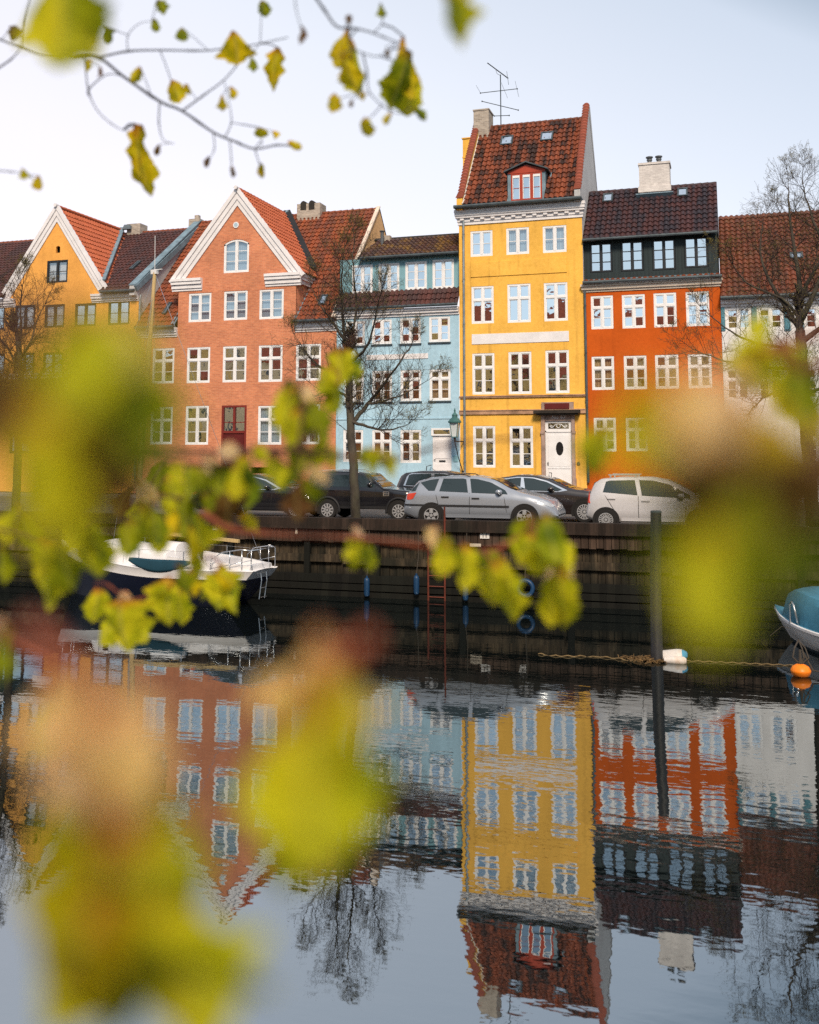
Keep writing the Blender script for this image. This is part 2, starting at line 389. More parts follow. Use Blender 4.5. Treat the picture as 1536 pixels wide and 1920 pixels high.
def skylight(parent, O, U, V, u0, v0, u1, v1, mat='sky_glass'):
    O, U, V = Vector(O), Vector(U).normalized(), Vector(V).normalized(); Nn = U.cross(V)
    if Nn.z < 0: Nn = -Nn
    mb = MB(); X = Matrix.Translation(O) @ Matrix((U, V, Nn)).transposed().to_4x4()
    w = 0.07
    mb.box(u0, u0 + w, v0, v1, 0.0, 0.15, X); mb.box(u1 - w, u1, v0, v1, 0.0, 0.15, X); mb.box(u0 + w, u1 - w, v0, v0 + w, 0.0, 0.15, X); mb.box(u0 + w, u1 - w, v1 - w, v1, 0.0, 0.15, X)
    o = mb.build('skylight', 'zinc_dark', parent)
    pb = MB(); pb.box(u0 + w, u1 - w, v0 + w, v1 - w, 0.02, 0.125, X); pb.build('pane', mat, o)
    return o
def pipe(parent, px, y_top, y_bot, Y=-0.09, r=0.055, mat='zinc', name='downpipe'):
    mb = MB(); a, b = P(px[0], y_top, Y), P(px[1], y_bot, Y); x = (a.x + b.x) / 2
    mb.tube([(x, Y + 0.05, a.z + 0.18), (x, Y, a.z), (x, Y, b.z)], r, 8)
    z = a.z - 0.6
    while z > b.z: mb.lathe((x, Y, z), [(r + 0.012, -0.03), (r + 0.012, 0.03)], 8); z -= 2.1
    return auto_smooth(mb.build(name, mat, parent))
# ------------------------------------------------------------------ the palette
plaster('plaster_ochre', (0.78, 0.37, 0.085), (0.84, 0.50, 0.17), 0.35, 0.4)
plaster('plaster_yellow', (0.82, 0.455, 0.075), (0.80, 0.50, 0.26), 0.85, 0.7, streak=0.6)
plaster('plaster_blue', (0.38, 0.57, 0.70), (0.52, 0.65, 0.72), 0.4)
plaster('plaster_orange', (0.53, 0.095, 0.009), (0.42, 0.075, 0.014), 0.5)
plaster('plaster_white', (0.72, 0.71, 0.72), (0.58, 0.57, 0.58), 0.5)
plaster('plaster_grey', (0.50, 0.50, 0.51), (0.36, 0.36, 0.37), 0.6)
plaster('plaster_peach', (0.72, 0.46, 0.24), (0.6, 0.4, 0.25), 0.5)
brick('brick_red', (0.61, 0.225, 0.112), (0.48, 0.168, 0.090), (0.56, 0.27, 0.165))
brick('brick_pale', (0.42, 0.36, 0.30), (0.24, 0.20, 0.17), (0.42, 0.39, 0.35))
brick('brick_white', (0.66, 0.62, 0.60), (0.58, 0.54, 0.53), (0.55, 0.52, 0.50))
tiles('tiles_orange', (0.44, 0.105, 0.036), (0.20, 0.05, 0.03), 0.4)
tiles('tiles_rust', (0.30, 0.072, 0.024), (0.060, 0.028, 0.022), 0.75, (0.12, 0.075, 0.02), 0.35)
tiles('tiles_red', (0.245, 0.062, 0.024), (0.018, 0.011, 0.009), 0.95)
tiles('tiles_plum', (0.070, 0.026, 0.025), (0.020, 0.019, 0.027), 0.9)
tiles('tiles_dark', (0.10, 0.036, 0.030), (0.035, 0.024, 0.026), 0.75)
tiles('tiles_moss', (0.085, 0.040, 0.032), (0.038, 0.028, 0.028), 0.6, (0.24, 0.135, 0.022), 0.75)
tiles('tiles_brown', (0.19, 0.055, 0.026), (0.06, 0.028, 0.020), 0.7, (0.10, 0.06, 0.02), 0.5)
M('white_paint', (0.76, 0.76, 0.78), 0.5, 0.06, 3, 0.03, 40)
M('white_trim', (0.73, 0.71, 0.73), 0.8, 0.08, 2, 0.05, 20, tint=(0.50, 0.47, 0.45), tamt=0.22)
tiles('tiles_coping', (0.30, 0.075, 0.042), (0.11, 0.035, 0.025), 0.45)
M('cream_trim', (0.62, 0.53, 0.45), 0.8, 0.12, 2, 0.06, 20)
M('black_paint', (0.022, 0.026, 0.032), 0.45, 0.1)
M('green_black_timber', (0.014, 0.026, 0.030), 0.6, 0.25, 1.5, 0.1, 30, stretch=(6, 6, 0.4))
M('blue_timber', (0.20, 0.38, 0.45), 0.7, 0.15, 1.5, 0.08, 30, stretch=(6, 6, 0.4))
M('teal_shutter', (0.07, 0.20, 0.26), 0.6, 0.15)
M('red_paint', (0.36, 0.045, 0.02), 0.5, 0.12)
M('door_red', (0.17, 0.022, 0.016), 0.5, 0.15)
M('oxblood', (0.10, 0.011, 0.010), 0.5, 0.2)
M('zinc', (0.16, 0.20, 0.23), 0.5, 0.25, 3, 0.1, 20, metal=0.3)
M('zinc_dark', (0.060, 0.078, 0.090), 0.5, 0.3, 3, metal=0.2)
M('lead_blue', (0.15, 0.22, 0.27), 0.55, 0.3, 2.5, 0.1, 18)
M('tar', (0.014, 0.014, 0.016), 0.6, 0.3)
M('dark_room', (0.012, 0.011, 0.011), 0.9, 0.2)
M('sandstone', (0.36, 0.255, 0.215), 0.9, 0.3, 2.2, 0.12, 14, bump=0.3, tint=(0.16, 0.12, 0.10), tamt=0.7)
M('band_stone', (0.42, 0.25, 0.16), 0.9, 0.25, 2.2, 0.1, 14, tint=(0.09, 0.06, 0.045), tamt=0.85)
M('sooty_slab', (0.030, 0.024, 0.020), 0.9, 0.4, 3, bump=0.4)
M('curtain_blue', (0.36, 0.48, 0.58), 0.9, 0.06)  # curtain cloth; its blue also carries the sky mirrored in the upper panes
M('curtain_white', (0.66, 0.63, 0.60), 0.9, 0.08)
M('curtain_tan', (0.50, 0.35, 0.20), 0.9, 0.2, 4)
M('soot', (0.03, 0.027, 0.025), 0.9, 0.3)
M('pot_metal', (0.10, 0.11, 0.12), 0.5, 0.3, metal=0.4)
M('brass', (0.30, 0.25, 0.12), 0.4, 0.2, metal=0.8)
M('black_iron', (0.012, 0.014, 0.016), 0.5, 0.2)
glassy('window_glass', 0.84, wob=0.10)
glassy('curtained_glass', 0.30, (0.9, 0.92, 0.94), wob=0.05)
glassy('loft_glass', 0.74, wob=0.05)
glassy('sky_glass', 0.85, wob=0.03)
BZ = 2.2                                    # foot of the house fronts

def house(name, label, px_mid): return thing(name, label, 'house', (round(P(px_mid, 900).x, 2), 0, BZ))
def body(parent, poly, holes, mat, xa, xb, depth=8.0, gable=None, side_mats=None, y0=0.0):
    """front wall with its openings, plus end walls (YZ outlines) and a back wall"""
    mb = MB(); wall_sheet(mb, poly, holes, y0)
    z_e = max(p[1] for p in poly if abs(p[0] - xa) < 0.6) if gable is None else None
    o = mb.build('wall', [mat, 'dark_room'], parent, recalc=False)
    return o
def end_wall(parent, X, yz, mat, t=0.25, name='gable_end'):
    mb = MB(); mb.prism(yz, X - t, X, 'x'); return mb.build(name, mat, parent)
def flat_roof(parent, pts, mat, uvs=None, name='rear_roof', t=0.12):
    mb = MB(); a, b, c, d = [Vector(p) for p in pts]; n = (b - a).cross(d - a).normalized() * t
    mb.loft([[a, b, c, d], [a - n, b - n, c - n, d - n]], closed=True); return mb.build(name, mat, parent)

def lettering(text, size, mat, parent, loc, ext=0.003):
    c = bpy.data.curves.new('lettering', 'FONT'); c.body = text; c.size = size; c.align_x = 'CENTER'; c.align_y = 'CENTER'; c.extrude = ext; c.materials.append(MATS[mat])
    q = bpy.data.objects.new('lettering', c); S.collection.objects.link(q); bpy.context.view_layer.update()
    me = bpy.data.meshes.new_from_object(q.evaluated_get(bpy.context.evaluated_depsgraph_get())); bpy.data.objects.remove(q)
    o = bpy.data.objects.new('lettering', me); S.collection.objects.link(o); o.parent = parent; o.rotation_euler = (R(90), 0, 0); o.location = Vector(loc) - parent.location; return o
# ================================================================== yellow house with the red tiled roof (tall, narrow)
H = house('tall_yellow_house', 'tall narrow yellow house with steep red tiled roof and white front door', 985)
xl, xr = P(862, 660).x, P(1097, 700).x
zc = P(985, 412).z                          # underside of the cornice
ze = P(985, 380).z
wins = []
for rr, tr, rw in (([(882.3, 432.5, 923.7, 480.6), (949.4, 426.7, 992.2, 476.8), (1017.9, 422.9, 1062.3, 473.3)], None, (2, 1)),
                   ([(884.3, 536.6, 926, 606.6), (951.7, 532.2, 995.2, 604.6), (1020.3, 529.6, 1064.6, 601.7)], 0.37, (1, 1)),
                   ([(885.8, 662.3, 927.5, 739.6), (953.8, 659.4, 996.9, 738.8), (1023.2, 656.5, 1067.5, 737.3)], 0.35, (2, 1)),
                   ([(887.3, 798.5, 929, 876.7), (956, 798.5, 999.8, 877.3)], 0.35, (2, 1))):
    for q in rr: wins.append((rect(*q), tr, rw))
door_r = rect(1023, 789, 1073, 912)
poly = [(xl, BZ), (xr, BZ), (xr, zc + 0.3), (xl, zc + 0.3)]
body(H, poly, [hole(w[0]) for w in wins] + [hole(door_r)], 'plaster_yellow', xl, xr)
for i, (r_, tr, rw) in enumerate(wins):
    cur = {0: ('left', 'curtain_tan'), 1: ('full', 'curtain_blue'), 2: ('full', 'curtain_blue'), 5: ('top', 'curtain_white'), 9: ('half', 'curtain_white'), 10: ('sides', 'curtain_white'), 7: ('left', 'curtain_tan')}.get(i)
    window(H, r_, transom=tr, rows=rw, curtain=cur)
# painted white panel, sunk panel, string courses
r_ = rect(885, 625, 1067, 642); mb = MB(); mb.box(r_[0], r_[2], -0.025, 0.02, r_[1] - 0.02, r_[3] + 0.03); mb.build('white_panel', 'white_trim', H)
r_ = rect(883, 498, 1063, 516); mb = MB(); mb.box(r_[0], r_[2], -0.035, 0.02, r_[1] + 0.02, r_[3] + 0.25); mb.build('raised_panel', 'plaster_yellow', H)
for py, h in ((743, 0.10), (772, 0.20)):
    z = P(985, py).z; mb = MB(); mb.box(xl - 0.02, xr + 0.02, -0.07, 0.02, z - h / 2, z + h / 2); mb.box(xl, xr, -0.10, -0.069, z + h / 2 - 0.04, z + h / 2 + 0.002); mb.build('string_course', 'band_stone', H)
# cornice with modillions
mb = MB(); moulding(mb, xl - 0.02, xr + 0.02, ze - 0.16, [(0.14, 0.26), (0.15, 0.23), (0.10, 0.19), (0.17, 0.09), (0.14, 0.05)])
n = 12
for i in range(n):
    x = xl + 0.18 + (xr - xl - 0.36) * i / (n - 1); mb.box(x - 0.09, x + 0.09, -0.16, -0.08, ze - 0.66, ze - 0.552)
mb.build('cornice', 'white_trim', H)
mb = MB(); mb.tube([(xl - 0.12, -0.50, ze - 0.08), (xr + 0.05, -0.50, ze - 0.08)], 0.085, 8); mb.box(xl - 0.1, xr + 0.05, -0.46, 0.1, ze - 0.16, ze - 0.03); mb.build('gutter', 'zinc_dark', H)
# roof
ry = 3.4; rz = P(1000, 231, ry).z; sl = math.hypot(ry + 0.4, rz - ze); V = Vector((0, ry + 0.4, rz - ze)).normalized()
pw = 0.27
dxl, dxr = P(952, 345, -0.1).x, P(1023, 345, -0.1).x
dz0 = P(985, 376, -0.1).z; dz1 = P(985, 322, -0.1).z; dza = P(986, 306, -0.1).z
tan = (rz - ze) / (ry + 0.4)
yd = lambda z: (z - ze) / tan - 0.4
roofpoly = [(0.02, 0), (dxl - xl - pw, 0), (dxl - xl - pw, (dz1 - ze) / V.z + 0.15), (dxr - xl - pw, (dz1 - ze) / V.z + 0.15), (dxr - xl - pw, 0), (xr - xl - 2 * pw - 0.02, 0), (xr - xl - 2 * pw - 0.02, sl), (0.02, sl)]
O = Vector((xl + pw, -0.4, ze))
RF = tile_roof(H, 'tiles_red', O, (1, 0, 0), V, roofpoly)
mb = MB()
for i in range(17):
    x = xl + pw + (xr - xl - 2 * pw) * i / 17; mb.lathe((x, ry, rz - 0.02), [(0.10, 0.0), (0.125, 0.28), (0.125, 0.31)], 8, 'x')
mb.build('ridge_tiles', 'tiles_red', RF)
flat_roof(H, [(xr, ry, rz), (xl, ry, rz), (xl, 2 * ry + 0.4, ze), (xr, 2 * ry + 0.4, ze)], 'soot')
# gable parapets: rendered walls carrying a row of tiles
for X0, X1, hz, sm, topx in ((xl, xl + pw, 0.42, 'plaster_yellow', 0), (xr - pw, xr, 0.42, 'plaster_grey', 1)):
    pr_ = [(-0.42, ze - 0.2), (-0.42, ze + 0.30), (-0.1, ze + 0.55), (1.0, ze + 1.4 * tan + hz), (ry, rz + hz + (0.25 if topx else 0.0)), (ry + 0.35, rz + hz + (0.2 if topx else 0.0)), (2 * ry + 0.4, ze + 0.2), (2 * ry + 0.4, BZ), (0.012, BZ), (0.012, ze - 0.2)]
    mb = MB(); mb.prism(pr_, X0, X1, 'x'); mb.build('gable_end', sm, H)
    mb = MB(); cap = pr_[1:5]; m = 30
    L = [0]; 
    for a, b in zip(cap, cap[1:]): L.append(L[-1] + math.dist(a, b))
    for i in range(m):
        def at(s_):
            for k in range(len(cap) - 1):
                if s_ <= L[k + 1] + 1e-6: 
                    f = (s_ - L[k]) / (L[k + 1] - L[k]); return Vector((0, cap[k][0] + (cap[k + 1][0] - cap[k][0]) * f, cap[k][1] + (cap[k + 1][1] - cap[k][1]) * f))
            return Vector((0, cap[-1][0], cap[-1][1]))
        a, b = at(L[-1] * i / m), at(L[-1] * min(i + 1.18, m) / m); xm = (X0 + X1) / 2
        ring = lambda c, rr, lift: [(xm + rr * math.cos(t), c.y - 0.02 * math.sin(t), c.z + lift + rr * 0.75 * math.sin(t)) for t in [math.pi * q / 6 for q in range(7)]]
        k0 = len(mb.f); mb.loft([ring(a, 0.185, 0.06), ring(b, 0.135, 0.0)], caps=True)
        for j in range(k0, len(mb.f)): mb.uv[j] = [(i + 0.5, 0.5)] * len(mb.f[j])
    mb.build('coping_tiles', 'tiles_coping', H)
mb = MB(); mb.bar((xl + pw + 0.05, -0.42, ze + 0.06), (xl + pw + 0.05, ry, rz + 0.06), 0.16, 0.05); mb.build('flashing', 'plaster_grey', H)
# chimney at the left end of the ridge
c0, c1 = P(893, 240, ry), P(921, 212, ry); cb_ = P(905, 262, ry - 0.5)
mb = MB(); mb.box(c0.x, c1.x, ry - 0.55, ry + 0.45, rz - 0.7, c1.z); mb.box(c0.x - 0.03, c1.x + 0.03, ry - 0.58, ry + 0.48, c1.z, c1.z + 0.07); mb.build('chimney', 'brick_pale', H)
# stair tower wall behind the left parapet
tz = P(876, 260, 6.0).z; tx = P(868, 300, 6.0).x
mb = MB(); mb.box(tx, tx + 1.6, 6.0, 7.6, BZ, tz); mb.box(tx - 0.05, tx + 1.65, 5.95, 7.65, tz, tz + 0.06); mb.box(tx - 0.03, tx + 1.6, 5.97, 6.0, tz - 1.05, tz - 0.98); mb.build('stair_tower', 'plaster_yellow', H)
# dormer
D_ = MB(); yf = -0.1; xm = (dxl + dxr) / 2
D_.box(dxl, dxl + 0.16, yf, yf + 0.12, dz0, dz1); D_.box(dxr - 0.16, dxr, yf, yf + 0.12, dz0, dz1)
for X in (dxl + 0.02, dxr - 0.05): D_.prism([(yf + 0.12, dz0), (yf + 0.12, dz1), (yd(dz1) + 0.2, dz1)], X, X + 0.03, 'x')
D_.prism([(dxl, dz1), (dxr, dz1), (xm, dza - 0.04)], yf + 0.02, yf + 0.1)
dm = D_.build('dormer', 'lead_blue', H)
mb = MB(); mb.prism([(dxl + 0.02, dz1 - 0.06), (dxr - 0.02, dz1 - 0.06), (dxr - 0.02, dz1 + 0.05), (xm, dza - 0.08), (dxl + 0.02, dz1 + 0.05)], yf - 0.04, yf + 0.015); mb.build('pediment', 'red_paint', dm)
mb = MB()
for a, b in (((dxl - 0.14, dz1), (xm, dza)), ((xm, dza), (dxr + 0.14, dz1))):
    mb.prism([a, b, (b[0], b[1] + 0.06), (a[0], a[1] + 0.06)], yf - 0.2, yd(dza) + 0.3)
mb.build('dormer_roof', 'zinc_dark', dm)
rw_ = (dxl + 0.16, dz0 + 0.02, dxr - 0.16, dz1 - 0.06); mb = MB(); pb = MB(); w3 = (rw_[2] - rw_[0]) / 3
mb.box(rw_[0], rw_[2], yf - 0.02, yf + 0.06, rw_[1], rw_[1] + 0.07); mb.box(rw_[0], rw_[2], yf - 0.02, yf + 0.06, rw_[3] - 0.08, rw_[3])
for i in range(4):
    x = rw_[0] + w3 * i; mb.box(x - (0 if i == 0 else 0.07), x + (0 if i == 3 else 0.07), yf - 0.025, yf + 0.062, rw_[1], rw_[3])
for i in range(3):
    x = rw_[0] + w3 * i; pb.face([(x, yf + 0.03, rw_[1]), (x + w3, yf + 0.035, rw_[1]), (x + w3, yf + 0.03, rw_[3]), (x, yf + 0.035, rw_[3])])
    z = rw_[1] + (rw_[3] - rw_[1]) * 0.46; mb.box(x + 0.07, x + w3 - 0.07, yf + 0.0, yf + 0.04, z - 0.012, z + 0.012)
mb.build('window', 'red_paint', dm); pb.build('pane', 'loft_glass', dm, recalc=False)
mb = MB()
for i in range(3):
    x = rw_[0] + w3 * i; mb.box(x + 0.07, x + 0.10, yf - 0.015, yf + 0.04, rw_[1] + 0.07, rw_[3] - 0.08); mb.box(x + w3 - 0.10, x + w3 - 0.07, yf - 0.015, yf + 0.04, rw_[1] + 0.07, rw_[3] - 0.08); mb.box(x + 0.1, x + w3 - 0.1, yf - 0.015, yf + 0.04, rw_[3] - 0.2, rw_[3] - 0.08)
mb.build('sash', 'white_paint', dm)
for X, w_ in ((dxr + 0.06, 0.22), (dxl - 0.06, 0.16)): mb = MB(); mb.bar((X, yf, dz0), (X, yd(dz1), dz1 + 0.05), w_, 0.1); mb.build('flashing', 'lead_blue', dm)
def on_roof(px, py, O, V):       # (u, v) on a roof plane that runs along X
    n = Vector((1, 0, 0)).cross(V); d = ray(px, py); p = CAM + d * ((O - CAM).dot(n) / d.dot(n)); q = p - O; return q.x, q.dot(V)
for a, b, c, d in ((941, 272, 961, 261), (1016, 264, 1036, 253.5)):
    u0, v0 = on_roof(a, b, O, V); u1, v1 = on_roof(c, d, O, V); skylight(H, O, (1, 0, 0), V, u0 - 0.06, min(v0, v1) - 0.16, u1 + 0.06, max(v0, v1) + 0.16)
pipe(H, (868, 873), 416, 905, mat='zinc')
# front door with its stone surround
dx0, dz_0, dx1, dz_1 = door_r; zt = P(1049, 809).z; zt0 = P(1049, 789).z; zcan = P(1045, 771.5).z
mb = MB(); s0, s1 = P(1017, 850).x, P(1077.5, 850).x
mb.box(s0 - 0.02, dx0, -0.10, 0.05, BZ, zcan - 0.1); mb.box(dx1, s1 + 0.04, -0.10, 0.05, BZ, zcan - 0.1); mb.box(dx0, dx1, -0.07, 0.05, dz_1, zcan - 0.1)
for X0, X1 in ((s0 - 0.05, dx0 - 0.03), (dx1 + 0.03, s1 + 0.07)): mb.box(X0, X1, -0.135, 0.02, zt - 0.1, zt + 0.02); mb.box(X0, X1, -0.135, 0.02, BZ, BZ + 0.9)
pz0, pz1 = P(1046, 766).z, P(1046, 754).z; px0, px1 = P(1016, 760).x, P(1076, 760).x
mb.box(px0, px1, -0.09, 0.03, pz0 - 0.1, pz1); mb.build('door_surround', 'sandstone', H)
mb = MB(); mb.box(P(1022, 760).x, P(1068, 760).x, -0.13, -0.085, pz0 - 0.02, pz1 - 0.05); mb.build('red_plaque', 'oxblood', H)
mb = MB(); mb.box(P(1003, 771).x, P(1089, 771).x, -0.42, 0.03, zcan - 0.09, zcan + 0.05); mb.box(P(1008, 771).x, P(1085, 771).x, -0.34, 0.03, zcan - 0.16, zcan - 0.09); mb.build('canopy', 'sooty_slab', H)
DR = MB(); DR.box(dx0, dx1, 0.03, 0.09, dz_0, zt - 0.03)
DR.box(dx0 + 0.13, dx1 - 0.13, 0.015, 0.031, dz_0 + 0.12, dz_0 + 0.75); DR.box(dx0 + 0.13, dx1 - 0.13, 0.015, 0.031, dz_0 + 0.86, zt - 0.16); DR.box(dx0 + 0.1, dx1 - 0.1, 0.005, 0.031, dz_0 + 0.78, dz_0 + 0.83)
DR.box(dx0 + 0.05, dx1 - 0.05, 0.0, 0.07, zt - 0.03, zt + 0.03)
do = DR.build('door', 'white_paint', H)
ow = P(1049.5, 841); mb = MB(); mb.lathe((ow.x, 0.014, ow.z), [(0.001, -0.003), (1.0, -0.003), (1.0, 0.0)], 24, 'y', Matrix.Diagonal((0.165, 1, 0.30)).to_4x4() @ Matrix.Identity(4))
mb.v = [Vector((ow.x + (p.x - ow.x), p.y, p.z)) for p in mb.v]; mb = MB()
el = [(ow.x + 0.165 * math.cos(t), ow.z + 0.30 * math.sin(t)) for t in [2 * math.pi * k / 28 for k in range(28)]]
mb.prism(el, 0.006, 0.012); mb.build('oval_pane', 'loft_dark' if 'loft_dark' in MATS else 'dark_room', do)
mb = MB(); mb.box(dx0 + 0.09, dx0 + 0.13, -0.03, 0.03, dz_0 + 1.0, dz_0 + 1.06); mb.box(dx0 + 0.09, dx0 + 0.13, 0.0, 0.03, dz_0 + 0.92, dz_0 + 0.96); mb.build('handle', 'black_iron', do)
# fanlight with scrollwork
mb = MB(); fx0, fx1 = dx0 + 0.0, dx1 - 0.0; fz0, fz1 = zt + 0.03, dz_1
mb.box(fx0, fx1, 0.01, 0.08, fz0, fz0 + 0.09); mb.box(fx0, fx1, 0.01, 0.08, fz1 - 0.10, fz1); mb.box(fx0, fx0 + 0.13, 0.01, 0.08, fz0 + 0.09, fz1 - 0.10); mb.box(fx1 - 0.13, fx1, 0.01, 0.08, fz0 + 0.09, fz1 - 0.10)
fm, fz = (fx0 + fx1) / 2, (fz0 + fz1) / 2
mb.tube([(fm + 0.085 * math.cos(t), 0.03, fz + 0.085 * math.sin(t)) for t in [2 * math.pi * k / 16 for k in range(17)]], 0.016, 5)
for s_ in (-1, 1):
    mb.tube([(fm + s_ * (0.09 + 0.30 * u), 0.03, fz + 0.07 * math.cos(u * 4.6)) for u in [k / 12 for k in range(13)]], 0.016, 5)
    mb.tube([(fm + s_ * (0.33 + 0.045 * math.cos(t)), 0.03, fz - 0.02 + 0.045 * math.sin(t)) for t in [5 * k / 10 for k in range(11)]], 0.012, 5)
fo = mb.build('fanlight', 'white_paint', H); pb = MB(); pb.face([(fx0, 0.06, fz0), (fx1, 0.06, fz0), (fx1, 0.062, fz1), (fx0, 0.062, fz1)]); pb.build('pane', 'window_glass', fo, recalc=False)
# lintel inscription
lettering('No 97', 0.24, 'white_trim', H, (fm + 0.03, -0.078, zt0 + 0.15))
mb = MB()
for i in range(4): mb.box(s0 + 0.1 - 0.06 * i, s1 - 0.1 + 0.06 * i, -0.28 * (i + 1), -0.28 * i - 0.001 if i else -0.02, BZ - 0.1, dz_0 - 0.02 - 0.19 * i)
mb.build('doorstep', 'sandstone', H)
rl = MB(); a = P(1028, 897, -0.3); rl.tube([(a.x + 0.02, -0.1, a.z + 0.24), (a.x + 0.16, -0.3, a.z + 0.24), (a.x + 0.14, -0.35, a.z), (a.x - 0.3, -0.35, a.z - 0.02)], 0.018, 6); rl.build('handrail', 'black_iron', H)
pl = MB(); a = P(1085, 869); pl.lathe((a.x, -0.02, a.z), [(0.001, -0.02), (0.075, -0.02), (0.075, 0.02)], 16, 'y'); pl.build('wall_medallion', 'brass', H)
YH_XL, YH_XR, YH_ZE = xl, xr, ze

# ================================================================== orange house with the dark loft storey
H = house('orange_house', 'deep orange house with dark timber loft storey and big white chimney', 1225)
xl, xr = YH_XR + 0.01, P(1355, 680).x
zc = P(1220, 541).z
wins = [(rect(*q), 0.36, (2, 1)) for q in ((1108.4, 554.3, 1150, 616.9), (1166.7, 552, 1209.9, 615.3), (1226.2, 549, 1268.8, 613.2), (1286.6, 546.5, 1330.4, 611.4),
        (1110, 668, 1152, 731), (1170.3, 666.7, 1213, 730), (1229, 665, 1273, 729), (1290.5, 663.7, 1335, 728),
        (1114, 783, 1155.5, 846.5), (1174, 783, 1215, 846), (1233, 782, 1276, 846), (1294, 781, 1338, 845))]
body(H, [(xl, BZ), (xr, BZ), (xr, zc + 0.25), (xl, zc + 0.25)], [hole(w[0]) for w in wins], 'plaster_orange', xl, xr)
for i, (r_, tr, rw) in enumerate(wins):
    window(H, r_, transom=tr, rows=rw, curtain={0: ('top', 'curtain_tan'), 1: ('top', 'curtain_white'), 2: ('top', 'curtain_blue'), 3: ('top', 'curtain_tan'), 4: ('full', 'curtain_tan'), 5: ('top', 'curtain_tan'), 6: ('top', 'curtain_white')}.get(i))
end_wall(H, xr, [(0.01, BZ), (0.01, zc), (0.6, zc + 0.4), (8, zc + 0.4), (8, BZ)], 'plaster_orange'); end_wall(H, xr - 0.03, [(0.5, zc), (0.5, zc + 2.3), (2.7, zc + 4.2), (5.4, zc + 2.3), (5.4, zc)], 'green_black_timber')
mb = MB(); moulding(mb, xl, xr, zc + 0.30, [(0.10, 0.20), (0.14, 0.13), (0.10, 0.05)]); mb.build('cornice', 'cream_trim', H)
zg = zc + 0.36; mb = MB(); mb.tube([(xl, -0.30, zg), (xr + 0.1, -0.30, zg)], 0.075, 8); mb.build('gutter', 'zinc_dark', H)
# lower tiled skirt, then the timber loft storey
zs = P(1220, 520).z; yl = 0.32
V1 = Vector((0, yl + 0.25, zs - zg)).normalized()
tile_roof(H, 'tiles_rust', (xl, -0.25, zg), (1, 0, 0), V1, [(0, 0), (xr - xl + 0.05, 0), (xr - xl + 0.05, math.hypot(yl + 0.25, zs - zg)), (0, math.hypot(yl + 0.25, zs - zg))])
zu = P(1220, 446, yl).z
lw = [rect(a, b, c, d, yl) for a, b, c, d in ((1107, 456, 1147.5, 510), (1165, 452, 1206, 507.7), (1224, 449, 1266, 505.6), (1284, 445, 1327, 501))]
mb = MB(); wall_sheet(mb, [(xl, zs - 0.1), (xr - 0.02, zs - 0.1), (xr - 0.02, zu), (xl, zu)], [hole(q, 0.02) for q in lw], yl)
mb.prism([(yl, zs - 0.1), (yl, zu), (2.4, zu)], xr - 0.05, xr - 0.02, 'x')
x = xl + 0.12
while x < xr - 0.15:
    z0_ = zs - 0.1
    segs = [(zs - 0.1, zu)]
    for q in lw:
        if q[0] - 0.05 < x < q[2] + 0.05: segs = [(zs - 0.1, q[1] - 0.06), (q[3] + 0.06, zu)]
    for a, b in segs: mb.box(x - 0.012, x + 0.012, yl - 0.018, yl, a, b)
    x += 0.16
loft = mb.build('loft_front', ['green_black_timber', 'dark_room'], H)
for q in lw: window(H, q, y=yl - 0.03, transom=None, rows=(3, 1), fmat='black_paint', fw=0.035, mw=0.07, pane='loft_glass', bars=0.035)
mb = MB(); mb.box(xl, xr, yl - 0.09, yl + 0.02, zs - 0.06, zs + 0.08); mb.bar((xl, yl - 0.12, zs - 0.04), (xr, yl - 0.12, zs - 0.04), 0.2, 0.03); mb.build('flashing', 'lead_blue', H)
# upper roof
ry = 2.7; rz = P(1215, 353.5, ry).z; e0 = yl - 0.38; V = Vector((0, ry - e0, rz - zu)).normalized(); sl = math.hypot(ry - e0, rz - zu); O = Vector((xl, e0, zu))
RF = tile_roof(H, 'tiles_plum', O, (1, 0, 0), V, [(0, 0), (xr - xl, 0), (xr - xl, sl), (0, sl)])
mb = MB()
for i in range(18):
    x = xl + (xr - xl) * i / 18; mb.lathe((x, ry, rz - 0.03), [(0.10, 0.0), (0.12, 0.26), (0.12, 0.28)], 8, 'x')
mb.build('ridge_tiles', 'tiles_plum', RF)
flat_roof(H, [(xr, ry, rz), (xl, ry, rz), (xl, 2 * ry + 0.8, zu), (xr, 2 * ry + 0.8, zu)], 'soot')
mb = MB(); mb.tube([(xl, e0 - 0.06, zu), (xr - 0.02, e0 - 0.06, zu)], 0.07, 8); mb.build('gutter', 'zinc_dark', H)
a, b = P(1200.5, 350, ry), P(1256, 307, ry)
mb = MB(); mb.box(a.x, b.x, ry - 0.5, ry + 0.5, rz - 0.7, b.z - 0.1); mb.box(a.x - 0.04, b.x + 0.04, ry - 0.54, ry + 0.54, b.z - 0.1, b.z); mb.box(a.x - 0.05, b.x + 0.05, ry - 0.55, ry + 0.55, rz - 0.3, rz - 0.02); ch = mb.build('chimney', 'brick_white', H)
for px in (1218, 1235.5):
    p_ = P(px, 305, ry); mb = MB(); mb.lathe((p_.x, ry, b.z), [(0.10, 0.0), (0.10, 0.2), (0.13, 0.22), (0.13, 0.28), (0.09, 0.30), (0.17, 0.36), (0.17, 0.40), (0.05, 0.44)], 12); mb.build('chimney_pot', 'pot_metal', ch)
mb = MB(); mb.bar((a.x - 0.15, ry - 0.62, rz - 0.52), (b.x + 0.15, ry - 0.62, rz - 0.52), 0.3, 0.06, V); mb.build('flashing', 'lead_blue', H)
